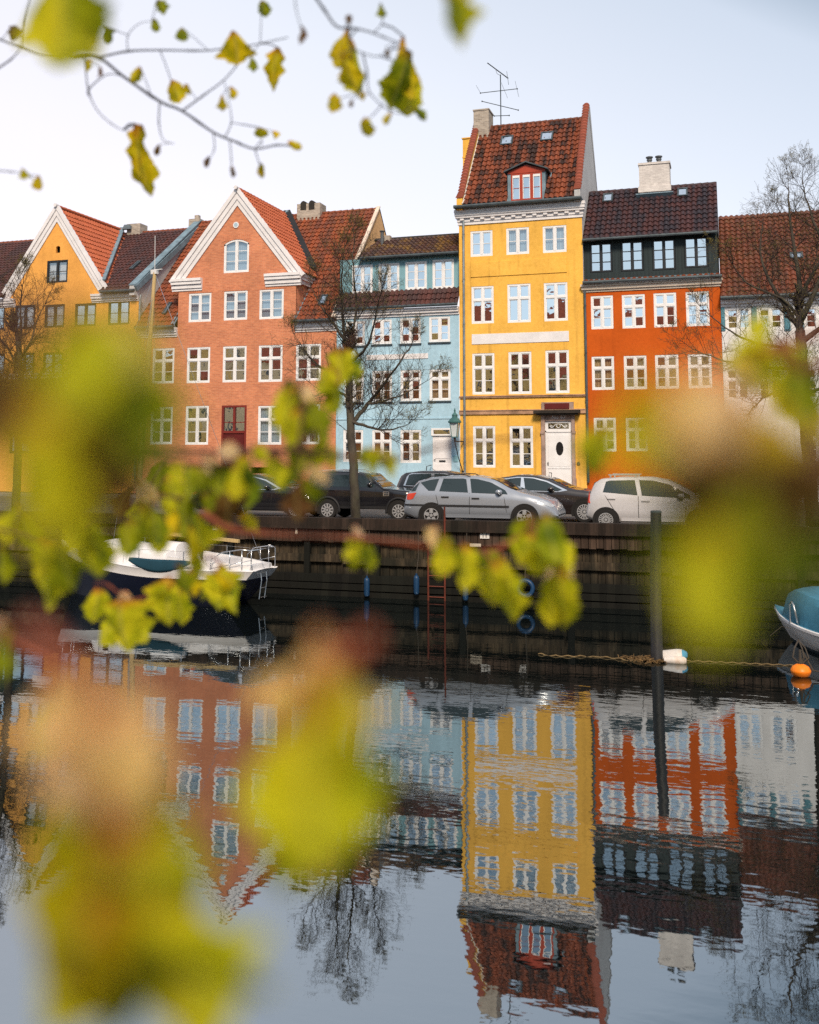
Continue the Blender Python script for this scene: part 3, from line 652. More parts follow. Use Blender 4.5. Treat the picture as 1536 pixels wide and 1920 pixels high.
for a, b, c, d in ((1133, 378, 1147.6, 370), (1273, 367.5, 1287, 360)):
    u0, v0 = on_roof(a, b, O, V); u1, v1 = on_roof(c, d, O, V); skylight(H, O, (1, 0, 0), V, u0 - 0.06, v0 - 0.2, u1 + 0.06, v1 + 0.18)
pipe(H, (1097, 1103), 548, 905, mat='zinc_dark')
OX = xr

# ================================================================== pale blue house
H = house('pale_blue_house', 'pale blue house with a row of dormer windows under mossy tiles', 745)
xl, xr = P(631, 700).x, YH_XL - 0.02
zc = P(745, 590).z
spec = ([(649, 602.5, 684, 648), (697.8, 599, 734.5, 645), (750.5, 596, 789, 643.6), (804.7, 593.6, 844, 641)], None, (3, 1)), \
       ([(646, 696, 682, 754), (698, 695, 735, 753), (751, 693.7, 790, 752), (805.5, 692.4, 845, 751)], 0.30, (2, 1)), \
       ([(643.6, 806, 681, 866), (698, 806, 734.5, 866.5), (751, 806, 790, 868)], 0.36, (2, 1))
wins = [(rect(*q), tr, rw) for rr, tr, rw in spec for q in rr]
door_r = rect(811, 804, 846.7, 903)
body(H, [(xl, BZ), (xr, BZ), (xr, zc + 0.2), (xl, zc + 0.2)], [hole(w[0]) for w in wins] + [hole(door_r)], 'plaster_blue', xl, xr)
for i, (r_, tr, rw) in enumerate(wins):
    window(H, r_, transom=tr, rows=rw, sill='zinc_dark' if i < 8 else None, curtain={4: ('full', 'curtain_tan'), 5: ('sides', 'curtain_tan'), 7: ('full', 'curtain_tan'), 6: ('sides', 'curtain_tan'), 10: ('half', 'curtain_tan')}.get(i))
r_ = rect(688, 664, 803, 673.5); mb = MB(); mb.box(r_[0], r_[2], -0.03, 0.02, r_[1], r_[3]); mb.build('white_panel', 'white_trim', H)
z = P(745, 785).z; mb = MB(); mb.box(xl, xr, -0.03, 0.02, z - 0.03, z + 0.03); mb.build('string_course', 'plaster_blue', H)
mb = MB(); moulding(mb, xl, xr, zc + 0.26, [(0.12, 0.22), (0.12, 0.15), (0.12, 0.06)], ends=False); mb.build('cornice', 'white_trim', H)
zg = zc + 0.34; mb = MB(); mb.tube([(xl - 0.05, -0.32, zg), (xr, -0.32, zg)], 0.075, 8); mb.build('gutter', 'zinc_dark', H)
yl = 0.35; zs = P(745, 546, yl).z; zu = P(765, 481, yl).z
V1 = Vector((0, yl + 0.27, zs - zg)).normalized(); sl = math.hypot(yl + 0.27, zs - zg)
tile_roof(H, 'tiles_dark', (xl, -0.27, zg), (1, 0, 0), V1, [(0, 0), (xr - xl, 0), (xr - xl, sl), (0, sl)])
lw = [rect(a, b, c, d, yl) for a, b, c, d in ((661, 497, 699, 550), (710.5, 494, 749, 546.5), (760.6, 490.7, 800.6, 543), (811.5, 486.6, 851.5, 541))]
lx = P(637, 520, yl).x
mb = MB(); wall_sheet(mb, [(lx, zs - 0.1), (xr, zs - 0.1), (xr, zu), (lx, zu)], [hole(q, 0.0) for q in lw], yl)
mb.prism([(yl, zs - 0.1), (yl, zu), (2.2, zu)], lx, lx + 0.03, 'x')
x = lx + 0.1
while x < xr - 0.1:
    segs = [(zs - 0.1, zu)]
    for q in lw:
        if q[0] - 0.04 < x < q[2] + 0.04: segs = [(q[3] + 0.03, zu)]
    for a, b in segs: mb.box(x - 0.012, x + 0.012, yl - 0.018, yl, a, b)
    x += 0.21
mb.build('loft_front', ['blue_timber', 'dark_room'], H)
for i, q in enumerate(lw): window(H, q, y=yl - 0.04, rows=(3, 1), curtain=('half', 'curtain_white') if i == 2 else None, pane='loft_glass' if i < 3 else 'window_glass')
ry = 2.3; rz = P(760, 447, ry).z; e0 = yl - 0.33; V = Vector((0, ry - e0, rz - zu)).normalized(); sl = math.hypot(ry - e0, rz - zu)
x2 = P(672, 486, e0).x
tile_roof(H, 'tiles_moss', (x2, e0, zu), (1, 0, 0), V, [(0, 0), (xr - x2, 0), (xr - x2, sl), (0.25, sl)])
flat_roof(H, [(xr, ry, rz), (x2, ry, rz), (x2, 2 * ry + 1, zu - 0.4), (xr, 2 * ry + 1, zu - 0.4)], 'soot')
mb = MB(); mb.tube([(x2, e0 - 0.06, zu - 0.02), (xr, e0 - 0.06, zu - 0.02)], 0.07, 8); mb.build('gutter', 'zinc_dark', H)
mb = MB(); mb.box(lx, x2 + 0.4, yl + 0.02, 2.2, zu - 0.05, zu + 0.02); mb.build('flat_roof', 'lead_blue', H)
p_ = P(716.7, 452, 1.6); q_ = P(716.7, 433, 1.6); mb = MB(); mb.lathe((p_.x, 1.6, p_.z - 0.3), [(0.09, 0), (0.09, q_.z - p_.z + 0.25), (0.14, q_.z - p_.z + 0.26), (0.14, q_.z - p_.z + 0.3)], 10); mb.build('flue', 'pot_metal', H)
p_ = P(722, 452, 2.1); mb = MB(); mb.box(p_.x, p_.x + 0.3, 1.95, 2.25, p_.z - 0.3, p_.z + 0.25); mb.build('chimney', 'brick_pale', H)
# door
dx0, dz_0, dx1, dz_1 = door_r; zt = P(829, 816).z
mb = MB(); mb.box(dx0, dx1, 0.05, 0.10, dz_0, zt - 0.02); mb.box(dx0 + 0.12, dx1 - 0.1, 0.03, 0.051, dz_0 + 0.1, dz_0 + 0.8); mb.box(dx0 + 0.12, dx1 - 0.1, 0.03, 0.051, dz_0 + 1.05, zt - 0.2); do = mb.build('door', 'white_trim', H)
mb = MB(); mb.box((dx0 + dx1) / 2 - 0.14, (dx0 + dx1) / 2 + 0.16, 0.02, 0.05, dz_0 + 0.9, dz_0 + 0.97); mb.build('letter_slot', 'black_iron', do)
mb = MB(); mb.tube([(dx0 + 0.08, 0.05, dz_0 + 1.0), (dx0 + 0.08, -0.02, dz_0 + 1.0), (dx0 + 0.16, -0.02, dz_0 + 1.0)], 0.015, 6); mb.build('handle', 'black_iron', do)
mb = MB(); mb.box(dx0 - 0.05, dx1 + 0.03, -0.03, 0.06, zt - 0.02, zt + 0.05); mb.box(dx0 - 0.05, dx1 + 0.03, -0.03, 0.06, dz_1 - 0.05, dz_1 + 0.03); mb.box(dx0 - 0.05, dx0 + 0.05, -0.03, 0.06, zt + 0.05, dz_1 - 0.05); mb.box(dx1 - 0.07, dx1 + 0.03, -0.03, 0.06, zt + 0.05, dz_1 - 0.05)
fo = mb.build('fanlight', 'white_paint', H); pb = MB(); pb.box(dx0, dx1, 0.03, 0.04, zt, dz_1); pb.build('pane', 'window_glass', fo)
a = P(854, 860); mb = MB(); mb.box(a.x - 0.10, a.x + 0.13, -0.03, 0.01, a.z - 0.14, a.z + 0.14); mb.build('name_plate', 'blue_timber', H)
mb = MB()
for i in range(3): mb.box(dx0 - 0.1, dx1 + 0.1, -0.3 * (i + 1), -0.3 * i - 0.02, BZ - 0.1, dz_0 - 0.02 - 0.2 * i)
mb.build('doorstep', 'sandstone', H)
mb = MB(); mb.tube([(dx0 - 0.02, -0.1, dz_0 + 0.75), (dx0 - 0.1, -0.6, dz_0 + 0.7), (dx0 - 0.12, -0.8, BZ)], 0.02, 6); mb.build('handrail', 'black_iron', H)
BX = xl

# ================================================================== red brick house with the front gable
H = house('brick_gable_house', 'red brick house with a tall front gable edged in white', 450)
AX = P(258, 640).x                          # where it meets the ochre house
xl, xr = AX + 0.02, BX - 0.02
gl, gr = P(333, 600).x, P(556, 560).x
ap = P(442.5, 357); zsl = P(323.5, 527).z; zsr = P(562, 520).z; zs_ = (zsl + zsr) / 2 + 0.2
zel, zer = P(297, 622).z, P(585, 614).z; ze = (zel + zer) / 2 + 0.1
gx = (gl + gr) / 2; apz = ap.z - 0.25
ar = rect(420, 449, 467, 511)
wins = [(ar, None, (3, 1), 0.22)] + [(rect(*q), None, (3, 1), 0) for q in ((354, 549.7, 396, 603.4), (420, 545.6, 464, 600), (486.6, 542.5, 532, 598))]
wins += [(rect(*q), 0.36, (2, 1), 0) for q in ((286, 653, 326.6, 719), (350.6, 651, 393.8, 718), (417.8, 648.8, 462, 716.6), (485, 647, 529.7, 716), (555, 645, 602, 714),
         (282, 763, 323.4, 833), (347.8, 761, 391, 833.8), (483.8, 760.6, 528, 833.8), (554.7, 758, 600, 833))]
door_r = rect(414.7, 760, 461.6, 898)
base = [rect(284, 876, 321, 903), rect(349, 878, 390, 903), rect(470, 876, 505, 903)]
def arch_hole(r, a):
    n = 10; return [(r[0], r[1]), (r[2], r[1]), (r[2], r[3] - a)] + [(r[2] + (r[0] - r[2]) * k / n, r[3] - a + a * (1 - (1 - 2 * k / n) ** 2)) for k in range(1, n)] + [(r[0], r[3] - a)]
poly = [(xl, BZ), (xr, BZ), (xr, ze), (gr, ze), (gr, zs_), (gx, apz), (gl, zs_), (gl, ze), (xl, ze)]
body(H, poly, [arch_hole(ar, 0.22)] + [hole(w[0]) for w in wins[1:]] + [hole(door_r)] + [hole(b) for b in base], 'brick_red', xl, xr)
for i, (r_, tr, rw, a) in enumerate(wins):
    cur = ('full', 'curtain_blue') if i < 4 else {5: ('half', 'curtain_tan'), 8: ('sides', 'curtain_white'), 6: ('half', 'curtain_tan'), 11: ('full', 'curtain_blue'), 4: ('half', 'curtain_tan'), 7: ('half', 'curtain_tan')}.get(i)
    window(H, r_, transom=tr, rows=rw, arch=a, curtain=cur)
# soldier-course heads over the gable openings
for r_ in [w[0] for w in wins[:4]]:
    n = 15; mb = MB()
    for k in range(n):
        x = r_[0] - 0.12 + (r_[2] - r_[0] + 0.24) * (k + 0.5) / n; mb.box(x - 0.032, x + 0.032, -0.012, 0.01, r_[3] + 0.01 + (0.0 if r_ is not ar else -0.1 * abs(2 * (k + .5) / n - 1)), r_[3] + 0.26)
    mb.build('window_head', 'brick_red', H)
# door: glazed top leaf, oxblood panel below
dx0, dz_0, dx1, dz_1 = door_r; zt = P(438, 810).z
mb = MB()
mb.box(dx0, dx0 + 0.11, 0.0, 0.1, dz_0, dz_1); mb.box(dx1 - 0.11, dx1, 0.0, 0.1, dz_0, dz_1); mb.box(dx0 + 0.11, dx1 - 0.11, 0.0, 0.1, dz_1 - 0.1, dz_1)
mb.box(dx0 + 0.11, dx1 - 0.11, -0.01, 0.1, zt - 0.06, zt + 0.06); xm = (dx0 + dx1) / 2; mb.box(xm - 0.055, xm + 0.055, 0.0, 0.1, zt + 0.06, dz_1 - 0.1)
for xa, xb in ((dx0 + 0.11, xm - 0.055), (xm + 0.055, dx1 - 0.11)): mb.box(xa, xb, 0.03, 0.08, (zt + dz_1) / 2 - 0.2, (zt + dz_1) / 2 - 0.16)
mb.cur = 1; mb.box(dx0 + 0.11, dx1 - 0.11, 0.04, 0.09, dz_0, zt - 0.06)
for k in range(3): mb.box(dx0 + 0.17, dx1 - 0.17, 0.022, 0.041, zt - 0.75 - 0.75 * k, zt - 0.16 - 0.75 * k)
do = mb.build('door', ['door_red', 'oxblood'], H); pb = MB(); pb.face([(dx0 + 0.1, 0.07, zt), (dx1 - 0.1, 0.07, zt), (dx1 - 0.1, 0.072, dz_1 - 0.05), (dx0 + 0.1, 0.072, dz_1 - 0.05)]); pb.build('pane', 'window_glass', do, recalc=False)
# raking white cornice of the gable, with returns
mb = MB(); ov = 0.30
def rake(mb, a, b, d0, d1, y0, y1):         # band parallel to the edge a-b, between offsets d0, d1 outwards
    a, b = Vector((a[0], 0, a[1])), Vector((b[0], 0, b[1])); d = (b - a).normalized(); n = Vector((-d.z, 0, d.x)); n = n if n.z > 0 else -n
    q = [a + n * d0, b + n * d0, b + n * d1, a + n * d1]; return q
sgl = Vector((gx - gl, 0, apz - zs_)).normalized(); 
for s_, X in ((-1, gl), (1, gr)):
    dv = Vector((gx - X, 0, apz - zs_)).normalized(); nn = Vector((-dv.z, 0, dv.x)); nn = nn if nn.z > 0 else -nn
    foot = Vector((X, 0, zs_)) - dv * 0.42
    def vert(p, off): # meet at the centre line
        return Vector((gx, 0, apz + off / abs(nn.z)))
    for d0, d1, pj in ((-0.34, -0.14, 0.06), (-0.14, 0.08, 0.11), (0.08, 0.27, 0.17)):
        q = [foot + nn * d0, vert(0, d0), vert(0, d1), foot + nn * d1]
        mb.prism([(p.x, p.z) for p in q], -pj, 0.02)
mb.lathe((gx, -0.16, apz + 0.33), [(0.10, -0.16), (0.10, 0.1)], 10, 'y')
zr = zs_ - 0.05
for xa, xb in ((P(324, 527).x, P(380, 527).x), (P(498.5, 520).x, P(565, 520).x)):
    moulding(mb, xa, xb, zr, [(0.14, 0.24), (0.16, 0.19), (0.20, 0.11), (0.12, 0.05)], ends=False)
z2 = zr
for h_, p_ in ((0.14, 0.24), (0.16, 0.19), (0.20, 0.11)): mb.box(gr - 0.05, gr + p_, -0.01, 2.6, z2 - h_, z2); mb.box(gl - p_, gl + 0.05, -0.01, 2.4, z2 - h_, z2); z2 -= h_
mb.build('gable_cornice', 'white_trim', H)
for xa, xb in ((xl, gl + 0.02), (gr - 0.02, xr)):
    mb = MB(); moulding(mb, xa, xb, ze + 0.12, [(0.12, 0.22), (0.13, 0.18), (0.12, 0.12), (0.1, 0.05)], ends=False); mb.build('cornice', 'white_trim', H)
    mb = MB(); mb.tube([(xa + 0.02, -0.40, ze + 0.14), (xb - 0.02, -0.40, ze + 0.14)], 0.08, 8); mb.build('gutter', 'zinc_dark', H)
vp = P(443, 422); mb = MB(); mb.lathe((vp.x, -0.02, vp.z), [(0.10, -0.02), (0.16, -0.02), (0.16, 0.03)], 18, 'y'); vo = mb.build('round_vent', 'white_trim', H); mb = MB(); mb.lathe((vp.x, -0.02, vp.z), [(0.001, -0.022), (0.105, -0.022), (0.105, 0.0)], 18, 'y'); mb.build('vent_screen', 'curtain_blue', vo)
# main roof
ry = 6.2; rz = P(600, 400, ry).z; e0 = -0.36; ez = ze + 0.16; tan = (rz - ez) / (ry - e0); V = Vector((0, ry - e0, rz - ez)).normalized(); sl = math.hypot(ry - e0, rz - ez); cosv = V.y
ym = lambda z: e0 + (z - ez) / tan
vv = lambda z: (z - ez) / V.z
# the front gable's own roof runs back to the main roof
def up(x): return x - xl
L_ = xr - xl
tile_roof(H, 'tiles_rust', (xl, e0, ez), (1, 0, 0), V, [(0, 0), (up(gl) - 0.02, 0), (up(gl) - 0.02, vv(zs_) + 0.1), (up(gx) - 0.1, sl), (0, sl)])
RF = tile_roof(H, 'tiles_rust', (xl, e0, ez), (1, 0, 0), V, [(up(gr) + 0.02, 0), (L_ + 0.05, 0), (L_ + 0.05, sl), (up(gx) + 0.1, sl), (up(gr) + 0.02, vv(zs_) + 0.1)])
flat_roof(H, [(xr, ry, rz), (xl, ry, rz), (xl, 2 * ry, ze), (xr, 2 * ry, ze)], 'soot')
mb = MB()
for i in range(30):
    x = xl + (xr - xl) * i / 30; mb.lathe((x, ry, rz - 0.04), [(0.11, 0.0), (0.135, 0.31), (0.135, 0.34)], 8, 'x')
mb.build('ridge_tiles', 'tiles_rust', RF)
for s_, X, mt in ((-1, gl, 'tiles_rust'), (1, gr, 'tiles_orange')):
    Vg = Vector((gx - X, 0, apz - zs_)); sg = Vg.length; Vg.normalize(); off = 0.36
    bx = X - Vg.x * 0.40; bz = zs_ - Vg.z * 0.40 + 0.28; sg += 0.40; bot = -0.12
    tile_roof(H, mt, (bx, -0.12, bz), (0, 1, 0), Vg, [(0, 0), (ym(bz) + 0.3, 0), (ym(bz + sg * Vg.z) + 0.25, sg), (0, sg)])
    mb = MB(); a = Vector((X - Vg.x * 0.05, ym(zs_) - 0.05, zs_ + 0.50)); b = Vector((gx, ym(apz), apz + 0.55)); mb.bar(a, b, 0.40, 0.07, (0, -0.5, 1)); mb.build('valley', 'tar' if s_ > 0 else 'lead_blue', H)
    mb = MB(); mb.prism([(0.0, ze - 0.1), (0.0, zs_ + 0.05), (ym(zs_) + 0.1, zs_ + 0.05), (e0 + 0.4, ze - 0.1)], X - 0.02 if s_ > 0 else X, X if s_ > 0 else X + 0.02, 'x'); mb.build('cheek_wall', 'brick_red', H)
for X in (gr + 0.1, gl - 0.1): mb = MB(); mb.bar((X, -0.3, ez + 0.1), (X, ym(zs_ - 0.4), zs_ - 0.4), 0.22, 0.06); mb.build('flashing', 'lead_blue', H)
mb = MB(); n = 16
for i in range(n):
    y = -0.1 + (ym(apz) + 0.1) * i / n; mb.lathe((gx, y, apz + 0.30), [(0.10, 0.0), (0.125, 0.33), (0.125, 0.36)], 8, 'y')
mb.build('ridge_tiles', 'tiles_orange', RF)
end_wall(H, xr, [(0.02, BZ), (0.02, ez - 0.1), (ry, rz + 0.10), (2 * ry, ez), (2 * ry, BZ)], 'plaster_peach')
mb = MB(); mb.bar((xr - 0.04, e0, ez + 0.1), (xr - 0.04, ry, rz + 0.12), 0.2, 0.09); mb.build('verge', 'cream_trim', H)
O = Vector((xl, e0, ez))
for q in ((305, 592, 325, 570), (597, 574, 617, 556)):
    u0, v0 = on_roof(q[0], q[1], O, V); u1, v1 = on_roof(q[2], q[3], O, V); skylight(H, O, (1, 0, 0), V, min(u0, u1), min(v0, v1), max(u0, u1), max(v0, v1))
a, b = P(563, 400, ry), P(606, 383, ry)
mb = MB(); mb.box(a.x, b.x, ry - 0.45, ry + 0.45, rz - 0.5, b.z); ch = mb.build('chimney', 'brick_pale', H)
mb = MB()
for f in (0.28, 0.64): 
    x = a.x + (b.x - a.x) * f; mb.prism([(x - 0.17, b.z - 0.36), (x + 0.17, b.z - 0.36), (x + 0.17, b.z + 0.02), (x + 0.1, b.z + 0.12), (x, b.z + 0.16), (x - 0.1, b.z + 0.12), (x - 0.17, b.z + 0.02)], ry - 0.47, ry + 0.3)
mb.build('chimney_hood', 'soot', ch)
a = P(370, 423, ry); mb = MB(); mb.box(a.x - 0.45, a.x + 0.25, ry - 0.2, ry + 0.3, rz - 0.3, rz + 0.2); mb.box(a.x - 0.1, a.x + 0.15, ry - 0.15, ry + 0.1, rz + 0.2, rz + 0.42); mb.build('chimney', 'brick_pale', H)

# ================================================================== ochre house with the front gable (far left)
H = house('ochre_gable_house', 'ochre yellow gabled house with black framed windows at the end of the row', 110)
xl, xr = P(-190, 640).x, AX
gl, gr = P(14, 575).x, P(195, 565).x
ap = P(109, 391); ze = P(215, 556).z; apz = ap.z - 0.2; gx = ap.x
zs_ = (P(9, 555).z + P(198, 546).z) / 2 + 0.1
hw = (gr - gl) / 2; gl, gr = gx - hw, gx + hw
wins = [(rect(*q), None) for q in ((88, 488, 127, 530), (-30, 575, 9, 619), (28, 572, 65.6, 616.6), (84, 571, 121, 614), (140.6, 569, 180, 612), (203, 564, 243, 609), (-30, 663, 9, 704), (26, 662, 64, 703), (80.6, 661, 118, 702), (137.5, 658, 176.6, 700), (200, 655, 240, 698), (-95, 577, -55, 621), (-95, 664, -55, 705))]
sm = rect(105, 461, 113, 474)
shop = [rect(-80, 735, 0, 850), rect(20, 735, 100, 850), rect(125, 735, 165, 850), rect(185, 735, 245, 850)]
poly = [(xl, BZ), (xr, BZ), (xr, ze), (gr, ze), (gr, zs_), (gx, apz), (gl, zs_), (gl, ze), (xl, ze)]
body(H, poly, [hole(w[0]) for w in wins] + [arch_hole(sm, 0.08)] + [hole(s_) for s_ in shop], 'plaster_ochre', xl, xr)
for i, (r_, tr) in enumerate(wins): window(H, r_, rows=(2, 1), fmat='black_paint', fw=0.075, mw=0.10, curtain={0: ('full', 'curtain_white'), 2: ('full', 'curtain_white'), 3: ('full', 'curtain_white'), 4: ('half', 'curtain_white'), 9: ('sides', 'curtain_white')}.get(i))
for i, s_ in enumerate(shop): window(H, s_, rows=(1, 1), transom=0.28, fmat='black_paint', fw=0.09, mw=0.08)
a = P(101, 742); mb = MB(); mb.prism([(a.x + 0.62 * math.cos(t), a.z + 0.36 * abs(math.sin(t)) ** 0.8 * (1 if math.sin(t) > 0 else -0.55)) for t in [2 * math.pi * k / 24 for k in range(24)]], -0.06, -0.004); mb.build('shop_sign', 'white_paint', H)
z = P(60, 706).z; mb = MB(); mb.box(xl, xr - 1.2, -0.14, 0.02, z - 0.14, z + 0.14); mb.box(xl, xr - 1.2, -0.20, -0.139, z + 0.06, z + 0.15); mb.build('shop_cornice', 'white_trim', H)
mb = MB(); mb.box(xl, P(170, 740).x, -0.03, -0.001, P(60, 735).z - 0.0, z - 0.14); mb.build('fascia_board', 'green_black_timber', H)
mb = MB()
for X in (gl, gr):
    dv = Vector((gx - X, 0, apz - zs_)).normalized(); nn = Vector((-dv.z, 0, dv.x)); nn = nn if nn.z > 0 else -nn; foot = Vector((X, 0, zs_)) - dv * 0.30
    for d0, d1, pj in ((-0.30, -0.12, 0.06), (-0.12, 0.08, 0.11), (0.08, 0.26, 0.17)):
        q = [foot + nn * d0, Vector((gx, 0, apz + d0 / abs(nn.z))), Vector((gx, 0, apz + d1 / abs(nn.z))), foot + nn * d1]; mb.prism([(p.x, p.z) for p in q], -pj, 0.02)
mb.lathe((gx, -0.16, apz + 0.33), [(0.10, -0.12), (0.10, 0.1)], 10, 'y')
mb.build('gable_cornice', 'white_trim', H)
for xa, xb in ((P(174, 555).x, xr), (xl, P(30, 557).x)): mb = MB(); moulding(mb, xa, xb, ze + 0.16, [(0.12, 0.22), (0.13, 0.18), (0.12, 0.11), (0.08, 0.05)], ends=False); mb.build('cornice', 'white_trim', H)
ry = 6.2; rz = P(280, 435, ry).z; e0 = -0.40; ez = ze + 0.20; tan = (rz - ez) / (ry - e0); V = Vector((0, ry - e0, rz - ez)).normalized(); sl = math.hypot(ry - e0, rz - ez)
ym = lambda z: e0 + (z - ez) / tan
vv = lambda z: (z - ez) / V.z
mb = MB(); mb.tube([(gr + 0.1, e0 - 0.06, ez), (xr, e0 - 0.06, ez)], 0.08, 8); mb.build('gutter', 'zinc_dark', H)
zt_ = min(apz, rz - 0.05)
tile_roof(H, 'tiles_dark', (xl, e0, ez), (1, 0, 0), V, [(0, 0), (gl - xl, 0), (gl - xl, vv(zs_) + 0.1), (gx - xl - 0.1, vv(zt_)), (gx - xl - 0.1, sl), (0, sl)])
RF = tile_roof(H, 'tiles_dark', (xl, e0, ez), (1, 0, 0), V, [(gr - xl, 0), (xr - xl - 0.3, 0), (xr - xl - 0.3, sl), (gx - xl - 0.1, sl), (gx - xl - 0.1, vv(zt_)), (gr - xl, vv(zs_) + 0.1)])
flat_roof(H, [(xr, ry, rz), (xl, ry, rz), (xl, 2 * ry, ze), (xr, 2 * ry, ze)], 'soot')
mb = MB(); n = int((xr - xl) / 0.33)
for i in range(n): mb.lathe((xl + i * 0.33, ry, rz - 0.04), [(0.11, 0.0), (0.135, 0.31), (0.135, 0.34)], 8, 'x')
mb.build('ridge_tiles', 'tiles_rust', RF)
for s_, X, mt in ((-1, gl, 'tiles_dark'), (1, gr, 'tiles_orange')):
    Vg = Vector((gx - X, 0, apz - zs_)); sg = Vg.length + 0.3; Vg.normalize(); bx = X - Vg.x * 0.30; bz = zs_ - Vg.z * 0.30 + 0.26
    tile_roof(H, mt, (bx, -0.10, bz), (0, 1, 0), Vg, [(0, 0), (ym(bz) + 0.25, 0), (min(ym(bz + sg * Vg.z), ry) + 0.2, sg), (0, sg)])
    mb = MB(); mb.bar((X, ym(zs_) - 0.05, zs_ + 0.45), (gx, min(ym(apz), ry), min(apz, rz) + 0.45), 0.30, 0.07, (0, -0.5, 1)); mb.build('valley', 'lead_blue', H)
mb = MB(); n = 16
for i in range(n): mb.lathe((gx, -0.1 + ry * i / n, apz + 0.28), [(0.10, 0.0), (0.125, 0.33), (0.125, 0.36)], 8, 'y')
mb.build('ridge_tiles', 'tiles_orange', RF)
pz = [(-0.42, ez - 0.25), (-0.42, ez + 0.25), (ry, rz + 0.45), (ry + 0.3, rz + 0.4), (2 * ry, ez), (2 * ry, BZ), (0.03, BZ), (0.03, ez - 0.25)]
mb = MB(); mb.prism(pz, xr - 0.30, xr - 0.002, 'x'); mb.build('gable_end', 'plaster_grey', H)
mb = MB(); mb.bar((xr - 0.13, -0.44, ez + 0.27), (xr - 0.13, ry, rz + 0.48), 0.42, 0.05); mb.build('coping', 'lead_blue', H); mb = MB(); mb.bar((xr + 0.05, -0.38, ez + 0.1), (xr + 0.05, ry, rz + 0.12), 0.14, 0.3); mb.build('flashing', 'lead_blue', H)
O = Vector((xl, e0, ez)); u0, v0 = on_roof(243, 508, O, V); u1, v1 = on_roof(266, 493, O, V); skylight(H, O, (1, 0, 0), V, u0, v0, u1, v1)
a, b = P(245, 440, ry), P(270, 421, ry); mb = MB(); mb.box(a.x, b.x, ry - 0.4, ry + 0.4, rz - 0.4, b.z); ch = mb.build('chimney', 'brick_pale', H)
mb = MB(); mb.box(a.x - 0.15, a.x + 0.32, ry - 0.5, ry - 0.39, b.z - 0.35, b.z - 0.12); mb.prism([(a.x - 0.2, b.z - 0.35), (a.x + 0.36, b.z - 0.35), (a.x + 0.3, b.z - 0.08), (a.x - 0.05, b.z - 0.08)], ry - 0.62, ry - 0.5); mb.build('chimney_hood', 'zinc', ch)
pipe(H, (258, 258), 560, 900)

# ================================================================== white house (right edge)
H = house('white_house', 'white house with teal shutters and long rust brown roof', 1450)
xl, xr = OX + 0.01, P(1760, 600).x
ze = P(1440, 562).z
wins = [(rect(*q), None, (3, 1)) for q in ((1361, 577, 1409, 619), (1421, 576, 1469, 618), (1508, 574, 1556, 617), (1600, 572, 1650, 616))] + [(rect(*q), 0.36, (2, 1)) for q in ((1361, 690, 1406, 750), (1421, 690, 1468, 750), (1510, 689, 1556, 749), (1602, 688, 1650, 748), (1362, 798, 1408, 866), (1511, 797, 1557, 866))]
body(H, [(xl, BZ), (xr, BZ), (xr, ze), (xl, ze)], [hole(w[0]) for w in wins], 'plaster_white', xl, xr)
for i, (r_, tr, rw) in enumerate(wins): window(H, r_, transom=tr, rows=rw, curtain={1: ('top', 'curtain_tan'), 4: ('sides', 'curtain_tan')}.get(i))
for a, b in ((1352.5, 1359.5), (1410, 1419.5), (1470.5, 1482), (1496, 1507), (1558, 1570)):
    q = rect(a, 576, b, 620); mb = MB(); mb.box(q[0], q[2], -0.05, -0.004, q[1], q[3])
    for k in range(2): mb.box(q[0] + 0.04, q[2] - 0.04, -0.07, -0.049, q[1] + 0.06 + k * (q[3] - q[1]) / 2, q[1] - 0.06 + (k + 1) * (q[3] - q[1]) / 2)
    mb.build('shutter', 'teal_shutter', H)
mb = MB(); moulding(mb, xl, xr, ze + 0.1, [(0.10, 0.26), (0.12, 0.18), (0.12, 0.06)], ends=False); mb.build('cornice', 'white_trim', H)
ry = 4.6; rz = P(1440, 404, ry).z; e0 = -0.33; ez = ze + 0.12; V = Vector((0, ry - e0, rz - ez)).normalized(); sl = math.hypot(ry - e0, rz - ez); O = Vector((xl, e0, ez))
RF = tile_roof(H, 'tiles_brown', O, (1, 0, 0), V, [(0, 0), (xr - xl, 0), (xr - xl, sl), (0, sl)], tw=0.24)
mb = MB(); mb.tube([(xl, e0 - 0.06, ez - 0.01), (xr, e0 - 0.06, ez - 0.01)], 0.08, 8); mb.build('gutter', 'zinc_dark', H)
mb = MB(); n = int((xr - xl) / 0.33)
for i in range(n): mb.lathe((xl + i * 0.33, ry, rz - 0.04), [(0.11, 0.0), (0.135, 0.31), (0.135, 0.34)], 8, 'x')
mb.build('ridge_tiles', 'tiles_brown', RF)
flat_roof(H, [(xr, ry, rz), (xl, ry, rz), (xl, 2 * ry, ze), (xr, 2 * ry, ze)], 'soot')
end_wall(H, xr, [(0.02, BZ), (0.02, ez - 0.1), (ry, rz), (2 * ry, ez), (2 * ry, BZ)], 'plaster_white')
u0, v0 = on_roof(1482, 489, O, V); u1, v1 = on_roof(1505, 477, O, V); skylight(H, O, (1, 0, 0), V, u0, v0, u1, v1)
